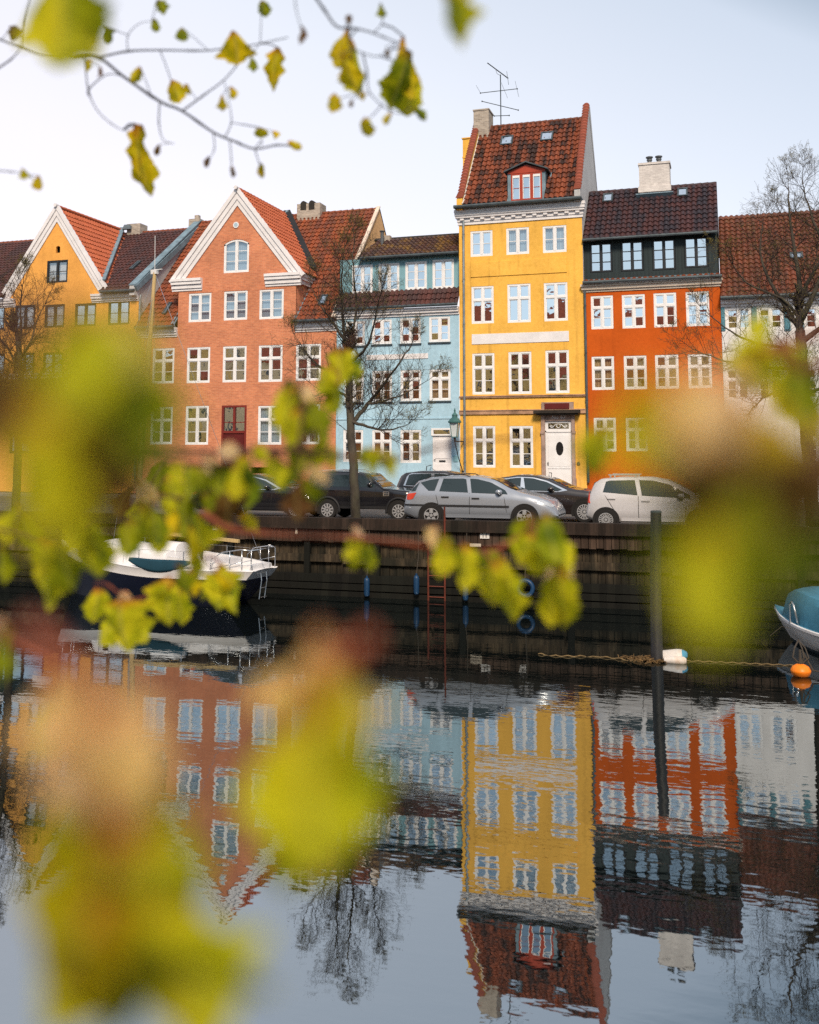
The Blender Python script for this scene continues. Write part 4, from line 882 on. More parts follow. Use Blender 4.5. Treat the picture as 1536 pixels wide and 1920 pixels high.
# ================================================================== ground, street, water
QY, SZ, QZ = round(G(910, 1127).y, 2), 2.05, 2.27              # quay face, street level, top of the quay beam
M('cobbles', (0.085, 0.078, 0.074), 0.9, 0.35, 0.8, 0.2, 9, bump=0.5)
M('paving', (0.20, 0.185, 0.175), 0.9, 0.25, 0.9, 0.15, 6, bump=0.2)
M('earth', (0.10, 0.085, 0.07), 0.95, 0.3, 0.05)
def sheet(name, mat, x0, x1, y0, y1, z):
    mb = MB(); mb.face([(x0, y0, z), (x1, y0, z), (x1, y1, z), (x0, y1, z)]); o = mb.build(name, mat, recalc=False); return struct(o)
sheet('ground', 'earth', -1500, 1500, 8.0, 2500, SZ - 0.05)
sheet('street', 'cobbles', -300, 300, QY + 0.06, 8.0, SZ)
mb = MB(); mb.box(-60, 30, -1.6, 0.2, SZ - 0.1, SZ + 0.10); mb.box(-60, 30, -1.78, -1.6, SZ - 0.1, SZ + 0.108); struct(mb.build('pavement', 'paving'))
# the near bank, behind the camera
mb = MB(); mb.box(-300, 300, -1500, -43.6, -1.0, 2.5); struct(mb.build('near_bank_ground', 'cobbles'))
# canal water: dark body, strong mirror, long low ripples
m, t, b = nodes('canal_water'); o = t.nodes['Material Output']; t.nodes.remove(b)
df = N(t, 'ShaderNodeBsdfDiffuse'); df.inputs[0].default_value = (0.003, 0.0045, 0.0045, 1)
gl = N(t, 'ShaderNodeBsdfGlossy'); gl.inputs['Roughness'].default_value = 0.0; gl.inputs['Color'].default_value = (0.88, 0.96, 1.0, 1)
fr = N(t, 'ShaderNodeFresnel'); fr.inputs['IOR'].default_value = 5.0
c = N(t, 'ShaderNodeTexCoord')
def wav(sc, det, rot=0.2):
    mp = N(t, 'ShaderNodeMapping'); mp.inputs['Scale'].default_value = sc; mp.inputs['Rotation'].default_value = (0, 0, rot); t.links.new(c.outputs['Object'], mp.inputs[0]); return tex_noise(t, mp.outputs[0], 1.0, det, 0.5)
w1, w2, w3 = wav((1.3, 3.2, 1), 2, 0.25), wav((4.5, 9, 1), 2, -0.15), wav((0.10, 0.22, 1), 2, 0.4)
calm = ramp(t, w3, 0.38, 0.62, 0.35, 1.0)
h = mathn(t, 'MULTIPLY', mathn(t, 'MULTIPLY_ADD', w2, 0.34, w1), calm)
bp = N(t, 'ShaderNodeBump'); bp.inputs['Strength'].default_value = 1.0; bp.inputs['Distance'].default_value = 0.0032
t.links.new(h, bp.inputs['Height']); t.links.new(bp.outputs[0], gl.inputs['Normal'])
mx = N(t, 'ShaderNodeMixShader'); t.links.new(fr.outputs[0], mx.inputs[0]); t.links.new(df.outputs[0], mx.inputs[1]); t.links.new(gl.outputs[0], mx.inputs[2]); t.links.new(mx.outputs[0], o.inputs[0])
sheet('canal_water', 'canal_water', -400, 400, -43.6, QY + 0.5, 0.0)
# ------------------------------------------------------------------ the timber quay
def woodmat(name, c, dark, amt, zlow=None):
    m, t, b = nodes(name); v = objco(t)
    n1 = tex_noise(t, objco(t, (7, 7, 0.5)), 1.5, 5, 0.7); n2 = tex_noise(t, objco(t, (0.8, 0.8, 0.5)), 1.2, 5, 0.65)
    col = mixc(t, ramp(t, n1, 0.35, 0.68), c, dark); col = mixc(t, ramp(t, n2, 0.45, 0.62, 0, amt), col, (0.010, 0.011, 0.008))
    sp = N(t, 'ShaderNodeSeparateXYZ'); t.links.new(v, sp.inputs[0])
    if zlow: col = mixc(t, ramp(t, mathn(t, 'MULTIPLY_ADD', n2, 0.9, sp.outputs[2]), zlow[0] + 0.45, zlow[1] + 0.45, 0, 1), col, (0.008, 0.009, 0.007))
    fl = N(t, 'ShaderNodeTexWhiteNoise', noise_dimensions='1D'); t.links.new(mathn(t, 'FLOOR', mathn(t, 'MULTIPLY', sp.outputs[0], 1 / 0.21)), fl.inputs['W'])
    vm = N(t, 'ShaderNodeVectorMath', operation='SCALE'); t.links.new(col, vm.inputs[0]); t.links.new(ramp(t, fl.outputs[0], 0, 1, 0.6, 1.3), vm.inputs['Scale'])
    t.links.new(vm.outputs[0], b.inputs['Base Color']); b.inputs['Roughness'].default_value = 0.85; b.inputs['Specular IOR Level'].default_value = 0.2
    bumpn(t, b, n1, 0.5, 0.02); return m
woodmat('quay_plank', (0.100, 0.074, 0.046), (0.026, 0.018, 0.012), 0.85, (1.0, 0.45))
woodmat('quay_fascia', (0.085, 0.055, 0.040), (0.040, 0.025, 0.018), 0.5)
woodmat('quay_beam', (0.040, 0.026, 0.020), (0.018, 0.013, 0.010), 0.6)
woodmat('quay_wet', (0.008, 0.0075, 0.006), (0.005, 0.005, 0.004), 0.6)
Qt = thing('quay_wall', 'dark timber bulkhead of upright planks under the row of parked cars', 'quay wall', (0, QY, 0))
X0, X1 = -70.0, 32.0
mb = MB(); mb.box(X0, X1, QY - 0.28, QY + 0.12, 1.98, QZ); mb.box(X0, X1, QY - 0.33, QY - 0.281, 1.95, 2.03); mb.build('capping_beam', 'quay_beam', Qt)
qr = random.Random(3)
mb = MB(); x = -45.0
while x < 20:
    w = 0.205; mb.box(x, x + w - 0.014, QY - 0.21 + qr.uniform(-.008, .008), QY - 0.06, 1.57 + qr.uniform(-.02, .02), 1.98); x += 0.21
mb.build('fascia_planks', 'quay_fascia', Qt)
mb = MB(); x = -45.0
while x < 20:
    j = qr.uniform(-.02, .02); mb.box(x, x + 0.196, QY + j, QY + 0.14, -1.2, 1.70); x += 0.21
mb.box(X0, X1, QY + 0.15, QY + 0.45, -1.5, 2.1)
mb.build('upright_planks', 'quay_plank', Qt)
mb = MB(); x = -44.0; k = 0
while x < 20:
    l = qr.uniform(2.6, 4.2); z = 1.06 + qr.uniform(-.04, .04); mb.box(x, min(x + l - 0.05, 20), QY - 0.12, QY - 0.022, z - 0.11, z + 0.11); x += l
mb.build('wale', 'quay_plank', Qt)
mb = MB()
for z, p_, h_ in ((0.50, 0.26, 0.11), (0.27, 0.30, 0.09), (0.04, 0.34, 0.10)): mb.box(X0, X1, QY - p_, QY - 0.02, z - h_, z + h_)
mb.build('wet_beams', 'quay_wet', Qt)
mb = MB(); x = -44.0
while x < 20: 
    mb.box(x - 0.09, x + 0.09, QY - 0.17, QY - 0.03, 0.55, 1.62); x += qr.uniform(2.2, 3.4)
mb.build('fender_posts', 'quay_wet', Qt)
# ------------------------------------------------------------------ things on the quay wall
M('sign_white', (0.72, 0.71, 0.70), 0.5, 0.08); M('sign_cream', (0.50, 0.44, 0.36), 0.6, 0.2, 6); M('ink', (0.015, 0.015, 0.018), 0.6)
def sign(px, py, w, h, label, text=None, mat='sign_white', Y=-0.235, lines=0):
    p = P(px, py, QY + Y); r = thing('number_sign' if text else 'small_sign', label, 'sign', p)
    mb = MB(); mb.box(p.x - w / 2, p.x + w / 2, p.y - 0.01, p.y + 0.01, p.z - h / 2, p.z + h / 2)
    if lines:
        mb.cur = 1
        for k in range(lines): mb.box(p.x - w * .36, p.x + w * .36, p.y - 0.014, p.y - 0.009, p.z - h * .22 + k * h * .26, p.z - h * .14 + k * h * .26)
    mb.build('plate', [mat, 'sandstone'], r)
    if text:
        lettering(text, h * 1.12, 'ink', r, p + Vector((0, -0.014, 0)))
    return r
sign(909, 1004.5, 0.27, 0.16, 'white sign with the number 11 on the quay below the silver estate car', '11')
sign(406, 988.5, 0.25, 0.17, 'white sign with the number 12 on the quay beside the sailboat', '12')
sign(891.5, 1022, 0.33, 0.085, 'narrow faded cream plate below the berth number 11', None, 'sign_cream')
sign(978, 1003.5, 0.24, 0.055, 'upper of two thin white strips right of berth number 11', None)
sign(978, 1014.5, 0.20, 0.05, 'lower of two thin white strips right of berth number 11', None)
sign(556, 995.5, 0.07, 0.18, 'slim upright cream marker on the fascia under the black off-road car', None, 'sign_cream')
M('ladder_red', (0.12, 0.028, 0.016), 0.7, 0.35, 5)
p0, p1 = P(803, 1022, QY - 0.36), P(834, 1022, QY - 0.36)
zt_, zb_ = P(834, 950, QY - 0.36).z, -0.3
lad = thing('quay_ladder', 'rusty red steel ladder down the quay wall below the silver estate car', 'ladder', (p0.x, QY - 0.36, 0))
for nm, x, zz in (('rail', p0.x, 1.65), ('rail', p1.x, zt_)):
    mb = MB(); mb.tube([(x, QY - 0.36, zb_), (x, QY - 0.36, zz)], 0.028, 6); mb.tube([(x, QY - 0.36, zz - 0.4 if zz > 2 else zz), (x, QY - 0.2, zz - 0.4 if zz > 2 else zz)], 0.02, 6); mb.build(nm, 'ladder_red', lad)
z = 0.1
while z < 1.65: mb = MB(); mb.tube([(p0.x, QY - 0.36, z), (p1.x, QY - 0.36, z)], 0.018, 5); mb.build('rung', 'ladder_red', lad); z += 0.3
M('fender_blue', (0.010, 0.042, 0.105), 0.4, 0.15); M('rope_dark', (0.06, 0.05, 0.04), 0.9)
for px, py, lb in ((688, 1101, 'blue cylinder fender, leftmost of those hanging on the quay wall'), (781, 1097, 'blue cylinder fender hanging just left of the red ladder'), (873, 1108, 'blue cylinder fender hanging right of the red ladder')):
    p = P(px, py, QY - 0.48); f = thing('boat_fender', lb, 'fender', (p.x, p.y, p.z - 0.27), 'blue fenders on the quay wall')
    mb = MB(); mb.lathe((p.x, p.y, p.z - 0.27), [(0.02, 0), (0.065, 0.02), (0.085, 0.07), (0.085, 0.46), (0.07, 0.52), (0.03, 0.55), (0.03, 0.60)], 12); auto_smooth(mb.build('float_body', 'fender_blue', f))
    mb = MB(); mb.tube([(p.x, p.y, p.z + 0.3), (p.x + 0.02, QY - 0.34, p.z + 0.8), (p.x, QY - 0.30, 2.0)], 0.012, 4); mb.build('rope', 'rope_dark', f)
p = P(985, 1103, QY - 0.5); f = thing('ring_buoy', 'blue ring fender half hidden behind the yellow leaves', 'ring buoy', p)
mb = MB(); ring = []
for k in range(20):
    a = 2 * math.pi * k / 20; c = p + Vector((0.21 * math.cos(a), 0, 0.21 * math.sin(a))); d = Vector((math.cos(a), 0, math.sin(a)))
    ring.append([c + d * 0.065 * math.cos(q) + Vector((0, 1, 0)) * 0.065 * math.sin(q) for q in [2 * math.pi * j / 8 for j in range(8)]])
ring.append(ring[0]); mb.loft(ring, closed=True, caps=False); mb.build('float_ring', 'fender_blue', f, smooth=True)
mb = MB(); mb.tube([p + Vector((0, 0, 0.25)), (p.x, QY - 0.30, 1.9)], 0.012, 4); mb.build('rope', 'rope_dark', f)

# ================================================================== cars
M('car_silver', (0.30, 0.33, 0.385), 0.32, 0.03, 1, 0.02, 200, metal=0.35, spec=0.6, coat=0.6)
M('car_white', (0.50, 0.49, 0.51), 0.35, 0.03, spec=0.5, coat=0.5)
M('car_black', (0.010, 0.010, 0.013), 0.22, 0.1, spec=0.6, coat=0.7)
M('car_brown_black', (0.018, 0.013, 0.013), 0.25, 0.1, spec=0.6, coat=0.6)
M('car_plastic', (0.018, 0.018, 0.02), 0.6, 0.1); M('rubber', (0.014, 0.013, 0.013), 0.85, 0.2); M('alloy', (0.52, 0.53, 0.56), 0.35, 0.08, metal=0.6); M('chrome', (0.70, 0.72, 0.75), 0.2, 0.03, metal=0.9)
M('lamp_red', (0.55, 0.045, 0.015), 0.3, 0.1, spec=0.6); M('lamp_clear', (0.55, 0.58, 0.62), 0.15, 0.1, metal=0.4); M('seam', (0.02, 0.02, 0.02), 0.8); M('seat_cloth', (0.02, 0.02, 0.022), 0.9)
glassy('car_glass', 0.30, (0.16, 0.22, 0.24), 0.0)
def interp(ctrl, x):
    if x <= ctrl[0][0]: return ctrl[0][1]
    for i in range(len(ctrl) - 1):
        (xa, ya), (xb, yb) = ctrl[i], ctrl[i + 1]
        if x <= xb:
            t = (x - xa) / (xb - xa); s_ = t * t * (3 - 2 * t) * 0.5 + t * 0.5; return ya + (yb - ya) * s_
    return ctrl[-1][1]
def car(name, label, body_mat, px_rear_wheel, wb_px, Yside, top, belt, L0, W=1.78, rear_over=0.85, wheel_r=0.32, ground=SZ, rim='spokes', nspoke=7, side_glass=(), windscreen=None, rear_glass=None, seams=(), handles=(), mirror=None, taillight=None, headlight=None, rails=None, strip=None, sill_z=0.30, trim=None, arches=False, cladding=None, cat='car', wbase=None, extras=None):
    """x runs from the rear bumper (0) to the nose, z from the street. top/belt: (x, z) lines of the outline and of the window sill. The near side lies on Yside."""
    a = P(px_rear_wheel, 960, Yside + 0.1); b_ = P(px_rear_wheel + wb_px, 960, Yside + 0.1); k = (b_.x - a.x) / wbase
    org = Vector((a.x - rear_over * k, Yside + W / 2 * min(k, 1.1), ground)); root = thing(name, label, cat, org, 'cars parked along the quay street')
    kz = min(k, 1.12) * (0.945 if Yside < QY + 0.6 else 1.0)
    X = Matrix.Translation(Vector((0, 0, 0))) @ Matrix.Diagonal((k, min(k, 1.1), kz, 1)); hw = W / 2
    nx = 64; xs = [L0 * i / nx for i in range(nx + 1)]
    def hwx(x): # plan taper at nose and tail
        u = x / L0; return hw * (1 - 0.16 * max(0, (0.10 - u) / 0.10) ** 2 - 0.24 * max(0, (u - 0.86) / 0.14) ** 2)
    T = lambda x: interp(top, x); B = lambda x: min(interp(belt, x), T(x) - 0.02)
    def ysurf(x, z):
        zb, zt, w = B(x), T(x), hwx(x)
        if z <= zb: 
            u = (z - sill_z) / max(zb - sill_z, .01); return w * (0.965 + 0.035 * math.sin(math.pi * min(max(u, 0), 1)))
        cab = max(0.0, min(1.0, (zt - zb) / 0.35)); f = (z - zb) / max(zt - zb, .01)
        return w * (0.965 - f * (0.23 * cab + 0.02))
    rings = []
    for x in xs:
        zb, zt, w = B(x), T(x), hwx(x); zs = sill_z - 0.06 + 0.10 * max(0, (0.07 - x / L0) / 0.07) + 0.06 * max(0, (x / L0 - 0.93) / 0.07)
        half = [(0, zs)] + [(w * 0.9, zs)] + [(ysurf(x, z), z) for z in (zs + 0.08, zs + (zb - zs) * 0.45, zs + (zb - zs) * 0.8, zb)]
        ze = zb + (zt - zb) * 0.86; half += [(ysurf(x, zb + (zt - zb) * 0.5), zb + (zt - zb) * 0.5), (ysurf(x, ze), ze), (ysurf(x, ze) * 0.93, zb + (zt - zb) * 0.965), (ysurf(x, ze) * 0.6, zt - 0.003), (0, zt)]
        full = half + [(-y, z) for y, z in reversed(half[1:-1])]
        rings.append([(x, y, z) for y, z in full])
    mb = MB(); mb.loft(rings, closed=True); auto_smooth(mb.build('body', body_mat, root, xf=X), 50)
    def patch(name, polys, mat, off=0.006, parent=root, both=True):
        res = None
        for s_ in (1, -1):
            mb = MB()
            for poly in polys:
                # fine strips so the pane follows the curved side
                x0, x1 = min(p[0] for p in poly), max(p[0] for p in poly); n = max(3, int((x1 - x0) / 0.08)); cols = []
                for i in range(n + 1):
                    x = x0 + (x1 - x0) * i / n; x_ = min(max(x, x0 + 1e-4), x1 - 1e-4); zz = []
                    for j in range(len(poly)):
                        (xa, za), (xb, zb) = poly[j], poly[(j + 1) % len(poly)]
                        if (xa > x_) != (xb > x_): zz.append(za + (zb - za) * (x_ - xa) / (xb - xa))
                    cols.append((x, min(zz), max(zz)))
                for (xa, la, ha), (xb, lb, hb) in zip(cols, cols[1:]):
                    for q in range(4):
                        f0, f1 = q / 4, (q + 1) / 4
                        pts = [(xa, la + (ha - la) * f0), (xb, lb + (hb - lb) * f0), (xb, lb + (hb - lb) * f1), (xa, la + (ha - la) * f1)]
                        if s_ > 0: pts.reverse()
                        mb.face([(x, s_ * (ysurf(x, z) + off), z) for x, z in pts])
            res = mb.build(name, mat, parent, xf=X, recalc=False, merge=True, smooth=True)
        return res
    def top_patch(name, x0, x1, f, mat, off=0.006):
        mb = MB(); n = 8
        for i in range(n):
            xa, xb = x0 + (x1 - x0) * i / n, x0 + (x1 - x0) * (i + 1) / n
            wa = ysurf(xa, B(xa) + (T(xa) - B(xa)) * 0.86) * f; wb = ysurf(xb, B(xb) + (T(xb) - B(xb)) * 0.86) * f
            mb.face([(xa, -wa, T(xa) + off - .004), (xb, -wb, T(xb) + off - .004), (xb, -wb * .5, T(xb) + off), (xa, -wa * .5, T(xa) + off)]); mb.face([(xa, -wa * .5, T(xa) + off), (xb, -wb * .5, T(xb) + off), (xb, wb * .5, T(xb) + off), (xa, wa * .5, T(xa) + off)]); mb.face([(xa, wa * .5, T(xa) + off), (xb, wb * .5, T(xb) + off), (xb, wb, T(xb) + off - .004), (xa, wa, T(xa) + off - .004)])
        mb.build(name, mat, root, xf=X, recalc=False, smooth=True)
    if trim: patch('window_trim', trim, 'chrome' if cladding is None else 'car_plastic', 0.004)
    for g in side_glass: patch('side_window', [g], 'car_window', 0.010)
    if windscreen: top_patch('windscreen', *windscreen, 0.88, 'car_window', 0.012)
    if rear_glass: top_patch('rear_window', *rear_glass, 0.82, 'car_window', 0.012)
    for s_ in seams: patch('door_seam', [[(s_[0] - .007, s_[1]), (s_[0] + .007, s_[1]), (s_[2] + .007, s_[3]), (s_[2] - .007, s_[3])]], 'seam', 0.003)
    for hx, hz in handles:
        for s_ in (-1, 1): mb = MB(); y = s_ * (ysurf(hx, hz) + 0.02); mb.box(hx - 0.11, hx + 0.11, y - 0.014, y + 0.014, hz - 0.016, hz + 0.016); mb.build('door_handle', 'car_plastic' if body_mat == 'car_silver' else body_mat, root, xf=X)
    if strip: patch('rubbing_strip', [[(strip[0], strip[2] - .03), (strip[1], strip[2] - .035), (strip[1], strip[2] + .025), (strip[0], strip[2] + .03)]], 'car_plastic', 0.014)
    patch('sill', [[(rear_over + .42, sill_z - .03), (rear_over + wbase - .42, sill_z - .03), (rear_over + wbase - .42, sill_z + .07), (rear_over + .42, sill_z + .07)]], 'car_plastic' if arches else body_mat, 0.012)
    if mirror:
        for s_ in (-1, 1):
            x, z = mirror; y = s_ * (ysurf(x, z) + 0.10); mb = MB(); sc = Matrix.Translation((x, y, z)) @ Matrix.Diagonal((0.10, 0.105, 0.075, 1))
            mb.lathe((0, 0, 0), [(0.05, -1), (0.7, -0.8), (1, -0.2), (1, 0.4), (0.6, 0.95), (0.05, 1)], 10, 'z'); mb.v = [sc @ p for p in mb.v]; mb.bar((x, s_ * ysurf(x, z - .05), z - 0.05), (x, y, z - 0.03), 0.05, 0.03); mb.build('mirror', body_mat, root, xf=X, smooth=True)
    if taillight: patch('taillight', [taillight], 'lamp_red', 0.012)
    if headlight: patch('headlight', [headlight], 'lamp_clear', 0.010)
    if rails:
        for s_ in (-1, 1):
            mb = MB(); xs_ = [rails[0] + (rails[1] - rails[0]) * i / 8 for i in range(9)]
            yy = lambda x: s_ * (ysurf(x, B(x) + (T(x) - B(x)) * .86) * 0.93)
            mb.tube([(xs_[0], yy(xs_[0]), T(xs_[0]) - .03)] + [(x, yy(x), T(x) + 0.035) for x in xs_[1:-1]] + [(xs_[-1], yy(xs_[-1]), T(xs_[-1]) - .03)], 0.016, 5); mb.build('roof_rail', rails[2], root, xf=X)
    for wx in (rear_over, rear_over + wbase):
        for s_ in (-1, 1):
            y = s_ * (hwx(wx) * 0.985); cz = wheel_r
            mb = MB(); n = 22; ar = wheel_r + 0.075
            prof = [(wx + ar * math.cos(q), cz + ar * math.sin(q)) for q in [-0.35 + (math.pi + 0.7) * k / n for k in range(n + 1)]]
            mb.prism(prof, y + s_ * 0.022, y - s_ * 0.2); mb.build('wheel_arch_shade', 'rubber', root, xf=X)  # black disc flush with the body: shade of the wheel well as colour
            if arches:
                mb = MB(); pts = [(wx + (ar + .04) * math.cos(q), cz + (ar + .04) * math.sin(q)) for q in [-0.2 + (math.pi + 0.4) * k / n for k in range(n + 1)]]
                mb.tube([(p[0], y + s_ * 0.02, p[1]) for p in pts], 0.05, 6); mb.build('arch_trim', 'car_plastic', root, xf=X, smooth=True)
            yo = y + s_ * 0.045
            mb = MB(); mb.lathe((wx, yo, cz), [(0.20 * wheel_r / .32, -s_ * 0.2), (wheel_r * .97, -s_ * 0.2), (wheel_r, -s_ * 0.16), (wheel_r, -s_ * 0.03), (wheel_r * .95, 0), (wheel_r * 0.70, 0), (wheel_r * 0.67, -s_ * 0.03), (0.02, -s_ * 0.06)], 28, 'y'); tyre = mb.build('wheel', 'rubber', root, xf=X); auto_smooth(tyre)
            mb = MB(); rr = wheel_r * 0.68
            for q in range(28):
                a0, a1 = 2 * math.pi * q / 28, 2 * math.pi * (q + 1) / 28
                mb.face([(wx + r_ * math.cos(an), yo + s_ * 0.004, cz + r_ * math.sin(an)) for r_, an in ((rr, a0), (rr, a1), (rr * .9, a1), (rr * .9, a0))])
            for q in range(nspoke):
                an = 2 * math.pi * q / nspoke + 0.3; d = Vector((math.cos(an), 0, math.sin(an))); pn = Vector((-d.z, 0, d.x)); wI, wO = (rr * 1.35 / nspoke, rr * 1.15 / nspoke)
                c = Vector((wx, yo + s_ * 0.006, cz)); mb.face([c + d * rr * .12 - pn * wI, c + d * rr * .93 - pn * wO, c + d * rr * .93 + pn * wO, c + d * rr * .12 + pn * wI])
            mb.lathe((wx, yo, cz), [(rr * .2, 0), (rr * .2, s_ * 0.012), (0.01, s_ * 0.014)], 12, 'y')
            mb.build('rim', 'alloy', tyre, xf=X, recalc=False)
    if extras: extras(root, X, patch, ysurf)
    return root
# the panes are set straight on the dark cabin: smoked glass over a dark lining
m, t, b = nodes('car_window'); b.inputs['Base Color'].default_value = (0.018, 0.030, 0.034, 1); b.inputs['Roughness'].default_value = 0.05; b.inputs['Specular IOR Level'].default_value = 0.6; b.inputs['Coat Weight'].default_value = 0.0
top_e = [(0, 0.62), (0.05, 0.95), (0.18, 1.02), (0.42, 1.36), (0.75, 1.46), (1.5, 1.52), (2.1, 1.51), (2.6, 1.43), (3.25, 1.12), (3.45, 1.03), (3.9, 0.93), (4.25, 0.80), (4.42, 0.62), (4.5, 0.45)]
bel_e = [(0, 0.60), (0.1, 0.92), (0.5, 1.02), (1.5, 0.98), (3.2, 0.92), (3.6, 0.88), (4.2, 0.70), (4.5, 0.42)]
def est_x(root, X, patch, ysurf):
    patch('tail_bumper_strip', [[(0.03, 0.60), (0.75, 0.60), (0.72, 0.65), (0.03, 0.65)]], 'car_plastic', 0.013)
    mb = MB(); mb.tube([(0.86, 0.3, 1.50), (0.55, 0.3, 1.72)], 0.008, 4); mb.build('aerial', 'car_plastic', root, xf=X)
car('silver_estate_car', 'silver estate car with roof rails parked on the quay below the yellow house', 'car_silver', 811, 174, QY + 0.45, top_e, bel_e, 4.5, wbase=2.71, rear_over=0.88, nspoke=5,
    side_glass=([(0.50, 1.30), (0.80, 1.39), (1.05, 1.42), (1.00, 1.06), (0.78, 1.06)], [(1.10, 1.05), (1.12, 1.425), (1.86, 1.435), (1.95, 1.02)], [(2.05, 1.015), (1.98, 1.43), (2.2, 1.42), (2.6, 1.32), (3.08, 1.06), (3.1, 0.98)], [(0.22, 1.03), (0.34, 1.20), (0.46, 1.30), (0.42, 1.05)]),
    windscreen=(2.55, 3.32), rear_glass=(0.18, 0.42), seams=((2.0, 0.36, 2.0, 1.0), (3.08, 0.42, 3.0, 0.92), (1.12, 0.50, 0.98, 1.02)), handles=((1.28, 0.88), (2.18, 0.85)), mirror=(2.86, 1.04),
    taillight=[(0.03, 0.78), (0.05, 0.95), (0.42, 1.0), (0.30, 0.78)], headlight=[(3.85, 0.78), (4.05, 0.84), (4.42, 0.66), (4.38, 0.60)], rails=(0.62, 1.98, 'car_plastic'), strip=(1.02, 3.15, 0.62), extras=est_x)
top_w = [(0, 0.55), (0.03, 0.85), (0.10, 1.05), (0.22, 1.38), (0.42, 1.50), (1.0, 1.56), (1.8, 1.56), (2.3, 1.47), (3.05, 1.10), (3.3, 1.00), (3.65, 0.86), (3.82, 0.66), (3.88, 0.45)]
bel_w = [(0, 0.52), (0.1, 0.9), (0.5, 1.07), (1.3, 1.01), (2.9, 0.90), (3.4, 0.84), (3.88, 0.42)]
def wht_x(root, X, patch, ysurf):
    mb = MB()
    for y in (-0.55, 0.55): mb.box(0.62, 1.45, y - 0.02, y + 0.02, 1.60, 1.635); mb.box(0.66, 0.70, y - 0.02, y + 0.02, 1.53, 1.60); mb.box(1.36, 1.40, y - 0.02, y + 0.02, 1.55, 1.60)
    mb.build('roof_rails', 'alloy', root, xf=X)
car('white_hatchback_car', 'small white hatchback car parked on the quay in front of the orange house', 'car_white', 1137, 176, QY + 0.45, top_w, bel_w, 3.88, W=1.68, wbase=2.55, rear_over=0.56, nspoke=18, wheel_r=0.30,
    side_glass=([(0.48, 1.11), (0.52, 1.40), (0.66, 1.45), (1.42, 1.47), (1.44, 1.03)], [(1.50, 1.025), (1.48, 1.47), (1.85, 1.46), (2.3, 1.35), (2.86, 1.04), (2.86, 0.95)]), windscreen=(2.28, 3.1), rear_glass=(0.12, 0.24),
    seams=((1.46, 0.34, 1.46, 1.0), (2.72, 0.36, 2.75, 0.92), (0.92, 0.36, 0.52, 1.05)), handles=((0.72, 0.92), (1.66, 0.87)), mirror=(2.62, 1.02), taillight=[(0.01, 0.78), (0.03, 1.06), (0.10, 1.15), (0.12, 0.78)], headlight=[(3.45, 0.72), (3.5, 0.82), (3.80, 0.62), (3.76, 0.56)], extras=wht_x)
top_s = [(0, 0.7), (0.03, 1.15), (0.10, 1.70), (0.25, 1.80), (1.0, 1.86), (2.0, 1.85), (2.55, 1.78), (3.05, 1.40), (3.25, 1.22), (4.2, 1.14), (4.55, 1.04), (4.72, 0.8), (4.76, 0.6)]
bel_s = [(0, 0.7), (0.1, 1.1), (0.6, 1.22), (3.1, 1.20), (4.2, 1.08), (4.76, 0.58)]
def suv_x(root, X, patch, ysurf):
    patch('side_vent', [[(3.28, 0.93), (3.52, 0.93), (3.52, 1.10), (3.28, 1.10)]], 'chrome', 0.010)
    for za in (0.955, 1.03): patch('vent_slot', [[(3.31, za), (3.49, za), (3.49, za + .045), (3.31, za + .045)]], 'car_plastic', 0.016)
car('black_offroad_car', 'tall black off-road car behind the slim bare street tree', 'car_black', 616.5, 133, G(616, 974, SZ).y - 0.1, top_s, bel_s, 4.76, W=1.9, wbase=2.885, rear_over=1.02, nspoke=10, wheel_r=0.37, sill_z=0.48,
    side_glass=([(0.20, 1.27), (0.22, 1.66), (0.95, 1.70), (0.95, 1.27)], [(1.02, 1.27), (1.02, 1.70), (1.85, 1.71), (1.85, 1.26)], [(1.92, 1.26), (1.92, 1.71), (2.45, 1.67), (2.92, 1.32), (2.92, 1.26)]), windscreen=(2.6, 3.2), seams=((1.0, 0.6, 1.0, 1.2), (1.89, 0.55, 1.89, 1.2), (2.95, 0.6, 2.95, 1.2)), handles=((1.2, 1.12), (2.1, 1.12)), mirror=(2.72, 1.36), taillight=[(0.02, 0.95), (0.04, 1.3), (0.14, 1.3), (0.14, 0.95)], headlight=[(4.3, 0.95), (4.3, 1.08), (4.66, 0.95), (4.66, 0.86)], rails=(0.4, 2.2, 'alloy'), arches=True, cladding=True, extras=suv_x)
top_d = [(0, 0.55), (0.04, 0.92), (0.5, 1.03), (1.3, 1.34), (1.8, 1.42), (2.3, 1.41), (2.75, 1.32), (3.45, 1.03), (3.6, 0.99), (4.3, 0.92), (4.7, 0.75), (4.8, 0.5)]
bel_d = [(0, 0.5), (0.1, 0.88), (0.8, 0.98), (3.3, 0.93), (4.0, 0.87), (4.8, 0.45)]
sal = dict(top=top_d, belt=bel_d, L0=4.8, W=1.84, wbase=2.87, rear_over=1.02, nspoke=16, wheel_r=0.33,
    trim=([(0.72, 0.965), (1.35, 1.30), (1.8, 1.36), (2.3, 1.345), (2.75, 1.24), (3.38, 0.965), (3.1, 0.915), (0.95, 0.945)],),
    side_glass=([(0.85, 0.985), (1.36, 1.265), (1.8, 1.33), (1.92, 1.33), (1.92, 0.96), (1.0, 0.965)], [(2.02, 0.96), (2.0, 1.33), (2.3, 1.315), (2.72, 1.21), (3.22, 0.975), (3.1, 0.945)]), windscreen=(2.75, 3.45), rear_glass=(0.55, 1.25), seams=((1.97, 0.34, 1.97, 0.92), (3.02, 0.36, 3.06, 0.9)), handles=((1.2, 0.82), (2.15, 0.82)), mirror=(2.88, 1.0), taillight=[(0.03, 0.72), (0.06, 0.9), (0.4, 0.93), (0.3, 0.74)], headlight=[(4.1, 0.70), (4.2, 0.82), (4.68, 0.68), (4.65, 0.60)])
